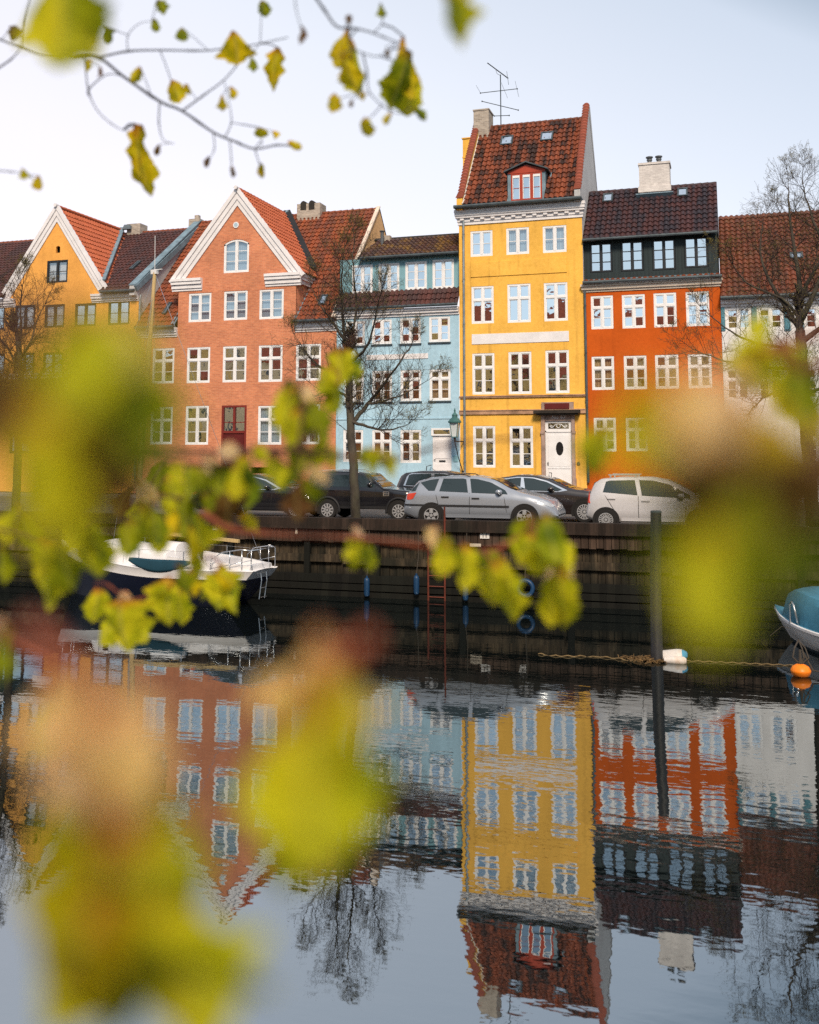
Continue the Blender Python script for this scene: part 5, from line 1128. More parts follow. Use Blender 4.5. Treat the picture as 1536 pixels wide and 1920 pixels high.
Ys = G(1097, 980, SZ).y - 0.1
s_px = P(1097, 960, Ys); sx_ = (P(1098, 960, Ys) - s_px).x
car('dark_saloon_car', 'dark brown saloon car with chrome window trim behind the silver estate car', 'car_brown_black', 1097 - 2.87 / sx_, 2.87 / sx_, Ys, **sal)
Yb = G(616, 974, SZ).y - 0.1; q0 = P(545, 960, Yb); sx_ = (P(546, 960, Yb) - q0).x
car('black_saloon_car', 'black saloon car parked in front of the red brick house', 'car_black', 556 - 2.87 / sx_, 2.87 / sx_, Yb, **sal)
Yh = Yb + 2.6; q0 = P(800, 940, Yh); sx_ = (P(801, 940, Yh) - q0).x
car('dark_hatchback_car', 'dark hatchback car mostly hidden behind the silver estate car', 'car_brown_black', 768, 2.5 / sx_, Yh, top_w, bel_w, 3.88, W=1.68, wbase=2.5, rear_over=0.6, nspoke=8, wheel_r=0.3,
    trim=([(0.40, 1.05), (0.5, 1.42), (0.66, 1.48), (1.85, 1.48), (2.3, 1.39), (2.95, 1.0), (2.86, 0.92)],), side_glass=([(0.48, 1.09), (0.55, 1.40), (0.66, 1.45), (1.42, 1.46), (1.44, 1.03)], [(1.50, 1.025), (1.48, 1.46), (1.85, 1.455), (2.3, 1.35), (2.86, 1.02), (2.86, 0.95)]), windscreen=(2.28, 3.1))

# ================================================================== wall lantern
M('verdigris', (0.045, 0.13, 0.13), 0.5, 0.2); M('lantern_glass', (0.55, 0.60, 0.62), 0.25, 0.1, spec=0.6)
a = P(853, 815, -1.0); hgt = P(853, 790, -1.0).z - a.z; wl = P(868, 822, -0.05)
Lm = thing('street_lantern', 'green copper street lantern on an iron bracket between blue and yellow house', 'street lamp', (a.x, a.y, a.z))
z0 = P(853, 819, -1.0).z; z1 = P(853, 792, -1.0).z; zt2 = P(853, 772, -1.0).z
mb = MB(); r0, r1 = 0.13, 0.21
mb.loft([[(a.x + r_ * math.cos(math.pi / 4 + k * math.pi / 2) * 1.25, a.y + r_ * math.sin(math.pi / 4 + k * math.pi / 2) * 1.25, z) for k in range(4)] for r_, z in ((r0, z0), (r1, z1))], closed=True); mb.build('lantern_pane', 'lantern_glass', Lm)
mb = MB()
for k in range(4):
    c, s_ = math.cos(math.pi / 4 + k * math.pi / 2) * 1.25, math.sin(math.pi / 4 + k * math.pi / 2) * 1.25; mb.bar((a.x + r0 * c, a.y + r0 * s_, z0), (a.x + r1 * c, a.y + r1 * s_, z1), 0.03, 0.03, (0, 1, 0.01))
mb.lathe((a.x, a.y, z1), [(0.30, -0.02), (0.31, 0.03), (0.24, 0.12), (0.13, 0.22), (0.12, 0.30), (0.14, 0.31), (0.12, 0.36), (0.05, 0.42), (0.035, 0.48), (0.05, 0.52), (0.01, 0.64)], 14); mb.lathe((a.x, a.y, z0), [(0.16, -0.03), (0.16, 0.01)], 10); auto_smooth(mb.build('lantern_cap', 'verdigris', Lm))
mb = MB(); mb.tube([(a.x, a.y, z0 - 0.02), (a.x, a.y, z0 - 0.22)], 0.05, 8); mb.tube([(a.x, a.y, z0 - 0.2), (wl.x + 0.05, 0.0, z0 - 0.2)], 0.028, 6); wl2 = P(868, 885, -0.02)
mb.tube([(a.x, a.y, z0 - 0.22), ((a.x + wl2.x) / 2 - 0.02, -0.55, (z0 + wl2.z) / 2 - 0.1), (wl2.x, -0.02, wl2.z)], 0.024, 6); mb.lathe((wl2.x, -0.03, wl2.z), [(0.05, -0.05), (0.05, 0.05)], 8); mb.build('bracket', 'black_iron', Lm)
# ================================================================== roof aerial
an = thing('tv_aerial', 'thin rooftop television aerial with four cross arms beside the chimney', 'aerial', P(939, 240, 3.4))
Ya = 3.4; b0, t0 = P(939.5, 242, Ya), P(938.5, 140, Ya)
mb = MB(); mb.tube([b0 - Vector((0, 0, 0.4)), t0], 0.03, 6); mb.build('mast', 'zinc_dark', an)
mb = MB(); a_, b_ = P(914, 118, Ya - 0.6), P(953, 147, Ya + 0.3); mb.tube([a_, b_], 0.028, 5); 
for k in range(18):
    c = a_.lerp(b_, k / 17); L_ = 0.10 + 0.012 * k; mb.tube([c - Vector((-.3 * L_, L_, .3 * L_)), c + Vector((-.3 * L_, L_, .3 * L_))], 0.009, 3)
mb.tube([b_ + Vector((-.05, -.1, .35)), b_ + Vector((.0, .1, -.3))], 0.012, 4); mb.tube([P(930, 131, Ya), P(932, 138, Ya), P(938, 141.5, Ya)], 0.012, 4); mb.build('boom', 'zinc_dark', an)
for pts in ((901, 174.5, 970, 166.5), (904, 190, 972, 206.5), (927, 217.5, 955, 216.5)):
    mb = MB(); a_, b_ = P(pts[0], pts[1], Ya - 0.3), P(pts[2], pts[3], Ya + 0.2); mb.tube([a_, b_], 0.02, 5); mb.lathe(a_, [(0.03, -0.03), (0.03, 0.03)], 6); mb.lathe(b_, [(0.03, -0.03), (0.03, 0.03)], 6); mb.build('boom', 'zinc_dark', an)
mb = MB()
for q in ((893, 160, 901, 174), (966, 152, 973, 182), (940, 155, 952, 184)): mb.tube([P(q[0], q[1], Ya - .3), P(q[2], q[3], Ya + .2)], 0.008, 3)
mb.build('element', 'zinc_dark', an)
# ================================================================== street trees: bare lime trees just coming into bud
M('bark', (0.055, 0.045, 0.036), 0.9, 0.35, 6, 0.2, 40, stretch=(1, 1, 0.3), bump=0.5, tint=(0.085, 0.085, 0.05), tamt=0.6)
M('twig_bark', (0.040, 0.030, 0.026), 0.9, 0.3, 4)
M('bud', (0.17, 0.14, 0.025), 0.7, 0.4, 8)
def street_tree(label, limbs, seed, density=1.0, up=0.25, Y=-9.2, budf=0.8, name='street_tree'):
    """limbs: list of (points, radius at the foot, radius at the tip); twigs grow from them"""
    rd = random.Random(seed); base = limbs[0][0][0]
    root = thing(name, label, 'tree', base, 'bare street trees along the quay')
    tb = MB(); cb = MB()
    def rv(): return Vector((rd.gauss(0, 1), rd.gauss(0, 1), rd.gauss(0, 1)))
    def grow(p, d, L, r, lev):
        n = 4 if lev < 3 else 3; pts = [p.copy()]; q = p.copy(); dd = d.normalized()
        for i in range(n):
            dd = (dd + rv() * 0.13 + Vector((0, 0, up * (0.35 if lev < 3 else 0.15)))).normalized(); q = q + dd * (L / n); pts.append(q.copy())
        rr = [max(r * (1 - 0.75 * i / n), 0.0022) for i in range(n + 1)]
        cb.cur = 0; cb.tube(pts, rr, 4 if lev < 3 else 3, False)
        if lev < 4:
            m_ = int({1: 9, 2: 6, 3: 4}[lev] * density * rd.uniform(0.8, 1.3))
            for k in range(m_):
                t_ = rd.uniform(0.18, 1.0); i = min(int(t_ * n), n - 1); o_ = pts[i].lerp(pts[i + 1], t_ * n - i); a = (pts[i + 1] - pts[i]).normalized()
                s_ = a.cross(rv()).normalized(); nd = (a * rd.uniform(0.5, 1.0) + s_ * rd.uniform(0.5, 0.95) + Vector((0, 0, up * 0.6)))
                grow(o_, nd, L * rd.uniform(0.42, 0.68) * (1.1 - 0.4 * t_), max(r * 0.5, 0.0022), lev + 1)
        if lev >= 3:
            cb.cur = 1
            for pt in pts[1:]:
                if rd.random() < budf:
                    w = rd.uniform(0.006, 0.016); a = rv().normalized(); b_ = a.orthogonal().normalized(); c_ = pt + rv() * 0.012
                    cb.face([c_, c_ + a * w + b_ * w * .5, c_ + a * w * 2.2, c_ + a * w - b_ * w * .5])
    for li, (pts, r0, r1) in enumerate(limbs):
        pts = [Vector(p) for p in pts]; fine = []
        for i in range(len(pts) - 1):
            a, b_, c_, d_ = pts[max(i - 1, 0)], pts[i], pts[i + 1], pts[min(i + 2, len(pts) - 1)]
            for k in range(4):
                t_ = k / 4; fine.append(0.5 * ((2 * b_) + (c_ - a) * t_ + (2 * a - 5 * b_ + 4 * c_ - d_) * t_ * t_ + (3 * b_ - a - 3 * c_ + d_) * t_ ** 3))
        fine.append(pts[-1]); n = len(fine)
        tb.tube([p + (rv() * 0.012 if 0 < i < n - 1 else Vector()) for i, p in enumerate(fine)], [r0 + (r1 - r0) * (i / (n - 1)) ** 0.8 for i in range(n)], 9)
        Lt = sum((fine[i + 1] - fine[i]).length for i in range(n - 1)); cnt = int(Lt * 6.0 * density)
        for k in range(cnt):
            t_ = rd.uniform(0.45 if li == 0 else 0.12, 1.0); f = t_ * (n - 1); i = min(int(f), n - 2); p = fine[i].lerp(fine[i + 1], f - i); a = (fine[i + 1] - fine[i]).normalized()
            s_ = a.cross(rv()).normalized(); d = a * rd.uniform(0.3, 0.9) + s_ + Vector((0, 0, up))
            grow(p, d, rd.uniform(0.6, 1.6) * (1.15 - 0.35 * t_), 0.017 - 0.008 * t_, 2)
        grow(fine[-1], (fine[-1] - fine[-3]), 0.9, r1, 1)
    tb.build('trunk', 'bark', root, smooth=True); cb.build('crown', ['twig_bark', 'bud'], root, recalc=False)
    return root
def tl(seed, Y, *px): # limb through photograph points, wandering a little in depth
    rd = random.Random(seed); y = Y; o = []
    for a, b in px: o.append(P(a, b, y)); y += rd.uniform(-0.5, 0.5)
    return o
TY = QY + 0.75
street_tree('slim bare street tree in front of the pale blue house', [
    (tl(1, TY, (669, 984), (664, 900), (658, 800), (655, 735), (651, 680)), 0.16, 0.10),
    (tl(2, TY, (657, 795), (680, 770), (699, 746), (721, 719), (748, 681), (770, 650)), 0.085, 0.02),
    (tl(3, TY, (657, 790), (690, 800), (722, 806), (755, 800)), 0.06, 0.015),
    (tl(4, TY, (651, 680), (672, 668), (690, 645), (702, 606), (712, 560)), 0.065, 0.015),
    (tl(5, TY, (649, 698), (628, 698), (607, 692), (578, 668), (560, 640)), 0.055, 0.012),
    (tl(6, TY, (651, 682), (647, 640), (643, 590), (641, 535), (642, 490)), 0.08, 0.015),
    (tl(7, TY, (646, 640), (628, 610), (606, 580), (588, 548)), 0.05, 0.012),
    (tl(8, TY, (648, 650), (664, 610), (668, 560), (662, 500), (664, 460)), 0.05, 0.012),
    (tl(9, TY, (656, 745), (630, 735), (600, 738), (570, 760)), 0.05, 0.012),
    (tl(10, TY, (690, 757), (720, 752), (752, 742), (790, 720)), 0.045, 0.012)], 11, 1.15)
street_tree('bare street tree in front of the ochre gabled house', [
    (tl(21, TY, (30, 960), (34, 850), (36, 760), (38, 700), (34, 640)), 0.15, 0.09),
    (tl(22, TY, (36, 745), (62, 720), (90, 690), (125, 672)), 0.06, 0.012), (tl(23, TY, (37, 700), (20, 660), (5, 640), (-25, 610)), 0.06, 0.012),
    (tl(24, TY, (35, 650), (40, 610), (38, 570), (44, 530)), 0.07, 0.012), (tl(25, TY, (36, 680), (58, 640), (70, 600), (85, 570)), 0.05, 0.012),
    (tl(26, TY, (36, 720), (0, 712), (-40, 700), (-80, 690)), 0.05, 0.012), (tl(27, TY, (36, 760), (10, 740), (-20, 745)), 0.04, 0.012), (tl(28, TY, (36, 735), (60, 742), (95, 735)), 0.04, 0.012)], 17, 1.2)
street_tree('bare street tree with a twiggy crown in front of the white house', [
    (tl(31, TY, (1524, 985), (1518, 880), (1510, 780), (1506, 700), (1500, 620)), 0.19, 0.13),
    (tl(32, TY, (1504, 660), (1460, 650), (1410, 640), (1370, 622), (1330, 590)), 0.06, 0.012), (tl(33, TY, (1505, 690), (1450, 690), (1400, 686), (1345, 672), (1300, 655)), 0.06, 0.012),
    (tl(34, TY, (1502, 620), (1470, 570), (1440, 520), (1425, 470), (1430, 420)), 0.08, 0.012), (tl(35, TY, (1500, 610), (1500, 540), (1490, 470), (1480, 400), (1478, 350)), 0.10, 0.012),
    (tl(36, TY, (1502, 600), (1530, 540), (1545, 470), (1520, 400), (1505, 345)), 0.09, 0.012), (tl(37, TY, (1505, 640), (1560, 600), (1610, 560), (1640, 500)), 0.09, 0.012),
    (tl(38, TY, (1506, 720), (1470, 730), (1430, 748), (1400, 780)), 0.05, 0.012), (tl(39, TY, (1508, 740), (1560, 720), (1620, 700)), 0.06, 0.012),
    (tl(40, TY, (1501, 600), (1465, 560), (1400, 530), (1370, 490)), 0.05, 0.012), (tl(41, TY, (1500, 560), (1530, 500), (1580, 450), (1590, 400)), 0.07, 0.012)], 23, 1.05)
# ================================================================== the opposite row (seen in the window panes)
plaster('far_ochre', (0.97, 0.60, 0.20), (0.5, 0.3, 0.12), 0.5); plaster('far_sand', (0.92, 0.66, 0.36), (0.5, 0.36, 0.2), 0.5); plaster('far_rust', (0.48, 0.15, 0.05), (0.4, 0.12, 0.05), 0.5)
OH = 3.6; x = -75.0; fr_ = random.Random(8); k = 0
for w, h, mt, lb in ((16, 8.6, 'far_ochre', 'ochre house with red roof at the left end of the opposite bank'), (13, 9.4, 'far_sand', 'sand coloured house with red roof beside the rust coloured one across the water'), (14, 8.2, 'far_rust', 'rust coloured house with red roof on the opposite bank'), (15, 9.0, 'far_ochre', 'ochre house with red roof in the middle of the opposite bank'), (14, 8.4, 'far_sand', 'sand coloured house with red roof in the middle of the opposite bank'), (16, 9.2, 'far_ochre', 'ochre house with red roof at the right end of the opposite bank'), (16, 8.4, 'far_sand', 'sand coloured house with red roof at the right end of the opposite bank')):
    h += OH; t_ = thing('canal_house', lb, 'house', (x + w / 2, -64, 2.6), 'houses on the opposite bank'); mb = MB(); mb.box(x, x + w - 0.02, -74, -64, 2.6, 2.6 + h); mb.prism([(-74, 2.6 + h), (-64, 2.6 + h), (-69, 7.2 + h)], x, x + w - 0.02, 'x'); mb.build('wall', mt, t_)
    sl = math.hypot(5.3, 4.7 * 5.3 / 5); V = Vector((0, -5.3, 4.7 * 5.3 / 5)).normalized()
    mb = MB(); a = Vector((x, -63.7, 2.45 + h)); 
    mb.loft([[a, a + V * sl, a + V * sl + Vector((0, 0, .15)), a + Vector((0, 0, .15))], [p + Vector((w - .02, 0, 0)) for p in (a, a + V * sl, a + V * sl + Vector((0, 0, .15)), a + Vector((0, 0, .15)))]], closed=True); mb.build('roof', 'tiles_far', t_) if 'tiles_far' in MATS else mb.build('roof', M('tiles_far', (0.36, 0.075, 0.03), 0.8, 0.4, 2), t_)
    n = int(w / 3.6)
    for fz in (3.6, 6.6, 9.6, 12.4):
        if fz + 1.6 > 2.6 + h: continue
        for q in range(n):
            X = x + w * (q + .5) / n; mb = MB(); mb.box(X - .36, X + .36, -64.0, -63.94, fz, fz + 1.55); mb.build('window', 'car_window', t_)
    x += w
# ================================================================== mooring post, float, weed, ropes, buoys
M('post_tar', (0.020, 0.019, 0.021), 0.55, 0.35, 5, 0.2, 30, stretch=(1, 1, 0.25), bump=0.4, spec=0.5)
M('buoy_orange', (0.85, 0.22, 0.01), 0.4, 0.12, 4, tint=(0.6, 0.12, 0.01), tamt=0.6); M('buoy_red', (0.65, 0.10, 0.02), 0.4, 0.1)
M('float_white', (0.66, 0.62, 0.60), 0.5, 0.12, 5, tint=(0.45, 0.28, 0.18), tamt=0.7); M('float_blue', (0.04, 0.26, 0.45), 0.4, 0.1)
M('rope_old', (0.15, 0.105, 0.05), 0.9, 0.4, 12); M('weed', (0.14, 0.085, 0.035), 0.9, 0.6, 14)
pb_ = G(1232, 1240); ptop = P(1230, 959, pb_.y)
t_ = thing('mooring_post', 'tall black tarred mooring post standing in the canal', 'post', pb_)
mb = MB(); mb.tube([(pb_.x, pb_.y, -1.5), (pb_.x, pb_.y, 0.0), (pb_.x + 0.01, pb_.y, 1.5), (ptop.x, pb_.y, ptop.z)], [0.122, 0.120, 0.115, 0.108], 18); auto_smooth(mb.build('pile', 'post_tar', t_))
mb = MB(); mb.lathe((ptop.x, pb_.y, ptop.z), [(0.112, -0.03), (0.112, 0.004), (0.09, 0.02), (0.01, 0.024)], 18); mb.build('cap', 'zinc_dark', t_)
fp = G(1266, 1240); t_ = thing('marker_float', 'white plastic float with a blue end beside the mooring post', 'float', fp)
mb = MB(); Xf = Matrix.Translation(fp + Vector((-0.02, 0.05, 0.10))) @ Matrix.Rotation(R(82), 4, 'Y') @ Matrix.Rotation(0.2, 4, 'Z')
mb.lathe((0, 0, 0), [(0.02, -0.27), (0.11, -0.26), (0.135, -0.20), (0.14, 0.06), (0.125, 0.16), (0.118, 0.17)], 16); mb.v = [Xf @ Matrix.Diagonal((0.85, 1.3, 1, 1)) @ p for p in mb.v]; auto_smooth(mb.build('float_body', 'float_white', t_))
mb = MB(); mb.lathe((0, 0, 0), [(0.119, 0.165), (0.10, 0.21), (0.06, 0.26), (0.02, 0.27)], 16); mb.v = [Xf @ Matrix.Diagonal((0.85, 1.3, 1, 1)) @ p for p in mb.v]; auto_smooth(mb.build('end_cap', 'float_blue', t_))
mb = MB(); Xl = Matrix.Translation(fp + Vector((0.0, -0.17, 0.05))) @ Matrix.Rotation(R(90), 4, 'Y'); mb.lathe((0, 0, 0), [(0.02, -0.22), (0.07, -0.2), (0.085, -.1), (0.085, 0.18), (0.05, 0.23), (0.02, 0.235)], 14); mb.v = [Xl @ p for p in mb.v]; auto_smooth(mb.build('side_tube', 'float_white', t_))
rd = random.Random(4); mb = MB()
for i in range(150):
    a = rd.uniform(0, 2 * math.pi); r_ = 0.12 + abs(rd.gauss(0, 0.11)); c = pb_ + Vector((r_ * math.cos(a) - 0.06 + (rd.random() ** 3) * -0.5, r_ * math.sin(a) * 0.6 - 0.03, rd.uniform(0.0, 0.07) * max(0, 1 - r_ * 1.6)))
    d = Vector((rd.gauss(0, 1), rd.gauss(0, 1), rd.gauss(0, 0.35))).normalized() * rd.uniform(0.04, 0.14); mb.tube([c - d, c + Vector((0, 0, rd.uniform(.0, .03))), c + d], rd.uniform(0.005, 0.013), 4)
tag(mb.build('water_weed', 'weed'), 'brown tangle of weed caught round the foot of the mooring post', 'weed')
mb = MB(); pts = []
for i in range(60):
    u = i / 59; q = G(1010 + (1222 - 1010) * u, 1227 + 13 * u + 1.5 * math.sin(u * 9)); pts.append((q.x, q.y, 0.012 + 0.012 * math.sin(u * 55) - 0.012 * (math.sin(u * 17) > 0.6)))
mb.tube(pts, 0.016, 5); tag(mb.build('floating_rope', 'rope_old'), 'frayed yellow rope floating left of the mooring post', 'rope')
mb = MB(); pts = []
for i in range(60):
    u = i / 59; q = G(1282 + (1492 - 1282) * u, 1240 + 9 * u); pts.append((q.x, q.y, 0.012 + 0.009 * math.sin(u * 61)))
mb.tube(pts, 0.013, 5); tag(mb.build('floating_rope', 'rope_old'), 'thin floating rope from the white float to the orange buoy', 'rope')
bq = G(1502, 1268); t_ = thing('mooring_buoy', 'bright orange pear shaped buoy in front of the white motorboat', 'buoy', bq)
mb = MB(); mb.lathe(bq + Vector((0, 0, 0.10)), [(0.01, -0.145), (0.10, -0.125), (0.165, -0.07), (0.185, -0.015), (0.188, 0.0), (0.185, 0.015), (0.15, 0.08), (0.08, 0.12), (0.01, 0.132)], 20); auto_smooth(mb.build('float_body', 'buoy_orange', t_), 60)
mb = MB(); mb.lathe(bq + Vector((0, 0, 0.23)), [(0.035, -0.02), (0.04, 0.02), (0.03, 0.1), (0.02, 0.26)], 8); mb.build('shank', 'rope_dark', t_)
for dx in (-0.06, 0.03, 0.07):
    mb = MB(); mb.tube([bq + Vector((dx * .4, 0, 0.24)), bq + Vector((dx * 2.2, 0.02, 0.34)), bq + Vector((dx * 1.5, 0.1, 0.5)), bq + Vector((0, 0.3, 0.62))], 0.014, 5); mb.build('rope_loop', 'rope_dark', t_)
mb = MB(); mb.tube([bq + Vector((0.05, 0.1, 0.45)), bq + Vector((0.22, 0.0, 0.12)), bq + Vector((0.42, -0.02, 0.10)), bq + Vector((0.65, 0.1, 0.3)), bq + Vector((0.8, 0.3, 0.5))], 0.016, 5); mb.build('mooring_line', 'rope_dark', t_)
bq = G(62, 1087); t_ = thing('mooring_buoy', 'small red ball buoy left of the navy sailboat', 'buoy', bq); mb = MB(); mb.lathe(bq + Vector((0, 0, 0.12)), [(0.01, -0.17)] + [(0.17 * math.cos(q), 0.17 * math.sin(q)) for q in [-1.3 + 2.5 * k / 10 for k in range(11)]] + [(0.03, 0.18), (0.03, 0.23)], 16); auto_smooth(mb.build('float_body', 'buoy_red', t_), 60)
# ================================================================== navy sailboat
M('hull_navy', (0.002, 0.003, 0.012), 0.4, 0.2, spec=0.2); M('gel_white', (0.70, 0.69, 0.70), 0.4, 0.06, 2, 0.03, 20, tint=(0.5, 0.45, 0.42), tamt=0.35); M('steel', (0.55, 0.56, 0.58), 0.25, 0.05, metal=0.9); M('spar_wood', (0.50, 0.36, 0.17), 0.5, 0.15, 3, stretch=(4, 4, 0.4)); M('canvas_blue', (0.008, 0.045, 0.072), 0.8, 0.2); M('port_glass', (0.30, 0.29, 0.27), 0.25, 0.15)
def frame(stern, bow):
    d = (bow - stern); L = Vector((d.x, d.y, 0)).length; x = Vector((d.x, d.y, 0)).normalized(); y = Vector((-x.y, x.x, 0)); return L, Matrix.Translation(Vector((stern.x, stern.y, 0))) @ Matrix((x, y, Vector((0, 0, 1)))).transposed().to_4x4()
st, bo = G(497, 1137), G(112, 1107)
L, X = frame(st, bo); root = thing('sailboat', 'navy sailboat with white deck and cabin moored along the quay', 'sailboat', st)
Xl = Matrix.Translation(-Vector(st)) @ X
def hullf(L, bmax, zs0, zs1, zmid, bow_over=0.06, tr=0.72):
    def sheer(u): return zs0 + (zmid - zs0) * min(u / 0.4, 1) if u < 0.4 else zmid + (zs1 - zmid) * ((u - 0.4) / 0.6) ** 1.6
    def beam(u): return bmax * (tr + (1 - tr) * math.sin(min(u / 0.42, 1) * math.pi / 2)) if u < 0.42 else bmax * max(0.012, 1 - ((u - 0.42) / 0.58) ** 2.3)
    return sheer, beam
sheer, beam = hullf(L, 1.15, 1.00, 1.52, 0.98, tr=0.52)
n = 40; rings = []; band = []
for i in range(n + 1):
    u = i / n; b_ = beam(u); zs = sheer(u); x0 = u * L
    rk = lambda z: x0 - (0.55 * (1 - z / zs) * max(0, (u - 0.6) / 0.4) ** 1.5 if u > 0.6 else 0) + (0.95 * (1 - z / zs) * max(0, (0.22 - u) / 0.22))
    prof = [(0.0, -0.45), (0.55, -0.3), (0.86, 0.0), (0.95, 0.3 * zs), (1.0, 0.62 * zs), (1.0, 0.76 * zs)]
    half = [(rk(z), b_ * f, z) for f, z in prof]; rings.append(half[::-1] + [(p[0], -p[1], p[2]) for p in half[1:]])
    band.append([(rk(z), b_ * f, z) for f, z in ((1.0, 0.76 * zs), (1.005, 0.95 * zs), (1.03, zs), (0.95, zs + 0.03), (0.93, zs - 0.02))])
mb = MB(); mb.loft(rings); auto_smooth(mb.build('hull', 'hull_navy', root, xf=Xl), 45)
mb = MB(); mb.loft(band, caps=False); mb.loft([[(p[0], -p[1], p[2]) for p in r_] for r_ in band], caps=False); mb.face([band[0][0], band[0][2], (band[0][2][0], -band[0][2][1], band[0][2][2]), (band[0][0][0], -band[0][0][1], band[0][0][2])]); auto_smooth(mb.build('sheer_band', 'gel_white', root, xf=Xl, recalc=True), 45)
mb = MB(); mb.loft([[(i / n * L, beam(i / n) * f, sheer(i / n) - 0.02 + 0.05 * (1 - f * f)) for f in (-.95, -.6, 0, .6, .95)] for i in range(n + 1)], caps=False); mb.build('deck', 'gel_white', root, xf=Xl, smooth=True)
def cabin(u0, u1, wf, h, taper=0.12):
    rr = []
    for i in range(17):
        u = u0 + (u1 - u0) * i / 16; e_ = min(1, min(i, 16 - i) / 1.6 + (0.35 if i > 0 else 0.0)); e_ = 0.02 if i in (0, 16) else min(1, e_); z = sheer(u); w = min(beam(u) * 0.86, wf) ; hh = h * e_
        half = [(w, z - .03), (w - taper * .4, z + hh * .75), (w - taper, z + hh * .95), (w * .55, z + hh * 1.07), (0, z + hh * 1.1)]
        rr.append([(u * L, y, zz) for y, zz in half] + [(u * L, -y, zz) for y, zz in reversed(half[:-1])])
    return rr
mb = MB(); mb.loft(cabin(0.36, 0.74, 0.80, 0.44)); co = mb.build('cabin', 'gel_white', root, xf=Xl); auto_smooth(co, 40)
mb = MB(); mb.loft(cabin(0.37, 0.50, 0.36, 0.60, 0.06)); auto_smooth(mb.build('hatch', 'gel_white', root, xf=Xl), 40)
for u in (0.455, 0.535):
    z = sheer(u) + 0.21; y = min(beam(u) * .86, .8) - 0.012; pts = []
    for s_ in (1, -1):
        pts = [(u * L + 0.21 * max(-1, min(1, 1.5 * math.cos(q))), z + 0.095 * max(-1, min(1, 1.3 * math.sin(q)))) for q in [2 * math.pi * k / 24 for k in range(24)]]
        mb = MB(); mb.prism(pts, s_ * (y - 0.02), s_ * (y + 0.012)); o = mb.build('cabin_window', 'steel', co, xf=None); o.data.transform(Xl)
        mb = MB(); mb.prism([(u * L + (p[0] - u * L) * .82, z + (p[1] - z) * .76) for p in pts], s_ * (y + 0.01), s_ * (y + 0.02)); o = mb.build('cabin_pane', 'port_glass', co, xf=None); o.data.transform(Xl)
for s_ in (1, -1):
    u = 0.655; z = sheer(u) + 0.25; y = min(beam(u) * .86, .8) - 0.02; mb = MB(); mb.lathe((u * L, s_ * y, z), [(0.001, s_ * .02), (0.06, s_ * .025), (0.10, s_ * .02), (0.10, -s_ * .03)], 16, 'y'); mb.build('porthole', 'tar', co, xf=Xl)
def rel(o): return o
mb = MB()
for s_ in (1, -1): # cockpit coaming
    mb.loft([[(u * L, s_ * (beam(u) * 0.72 + d), sheer(u) + z) for d, z in ((0.10, -0.02), (0.06, hh), (-0.04, hh), (-0.08, -0.02))] for u, hh in ((0.36, 0.34), (0.25, 0.27), (0.12, 0.20), (0.02, 0.12))])
mb.box(0.02 * L, 0.05 * L, -beam(.02) * .75, beam(.02) * .75, sheer(.02) - .02, sheer(.02) + .14); mb.build('cockpit_coaming', 'gel_white', root, xf=Xl)
# rails: pushpit at the stern, pulpit at the bow, stanchions and guard wires
def rail_at(u, s_, h, f=0.95): return Vector((u * L, s_ * beam(u) * f, sheer(u) + h))
mb = MB()
for s_ in (1, -1):
    mb.tube([rail_at(0.01, s_, 0.0), rail_at(0.01, s_, 0.56), rail_at(0.02, s_ * .6, 0.64)], 0.015, 6); mb.tube([rail_at(0.045, s_, 0), rail_at(0.045, s_, 0.55)], 0.015, 6); mb.tube([rail_at(0.01, s_, 0.30), rail_at(0.16, s_, 0.06)], 0.010, 5)
    mb.tube([rail_at(0.01, s_, 0.56), rail_at(0.05, s_, 0.58), rail_at(0.12, s_, 0.50), rail_at(0.16, s_, 0.30), rail_at(0.165, s_, 0.0)], 0.015, 6); mb.tube([rail_at(0.09, s_, 0.0), rail_at(0.09, s_, 0.54)], 0.013, 6)
mb.tube([rail_at(0.01, 1, 0.56), rail_at(0.01, -1, 0.56)], 0.015, 6); mb.build('stern_rail', 'steel', root, xf=Xl, smooth=True)
mb = MB()
for s_ in (1, -1):
    mb.tube([rail_at(0.86, s_, 0.0), rail_at(0.87, s_, 0.42), rail_at(0.95, s_, 0.45), Vector((L * 0.995, 0, sheer(1) + 0.48))], 0.014, 6); mb.tube([rail_at(0.94, s_, 0), rail_at(0.945, s_, 0.44)], 0.014, 6)
mb.build('bow_rail', 'steel', root, xf=Xl, smooth=True)
for u in (0.27, 0.47, 0.67):
    for s_ in (1, -1): mb = MB(); mb.tube([rail_at(u, s_, 0), rail_at(u, s_, 0.50)], 0.012, 6); mb.build('stanchion', 'steel', root, xf=Xl)
for s_ in (1, -1): mb = MB(); mb.tube([rail_at(u, s_, h) for u, h in ((0.14, 0.48), (0.27, 0.50), (0.47, 0.50), (0.67, 0.50), (0.86, 0.42))], 0.004, 4); mb.build('guard_wire', 'steel', root, xf=Xl)
mb = MB() # swim ladder on the transom
for dy in (-0.13, 0.13): mb.tube([(0.04, 0.25 + dy, 0.92), (-0.10, 0.25 + dy, 0.95), (-0.13, 0.25 + dy, 0.75), (-0.06, 0.25 + dy, 0.25)], 0.013, 6)
for z in (0.3, 0.55): mb.tube([(-0.115, 0.12, z), (-0.115, 0.38, z)], 0.012, 5)
mb.build('swim_ladder', 'steel', root, xf=Xl)
mb = MB(); rr = [] # furled blue canvas hung along the guard wire
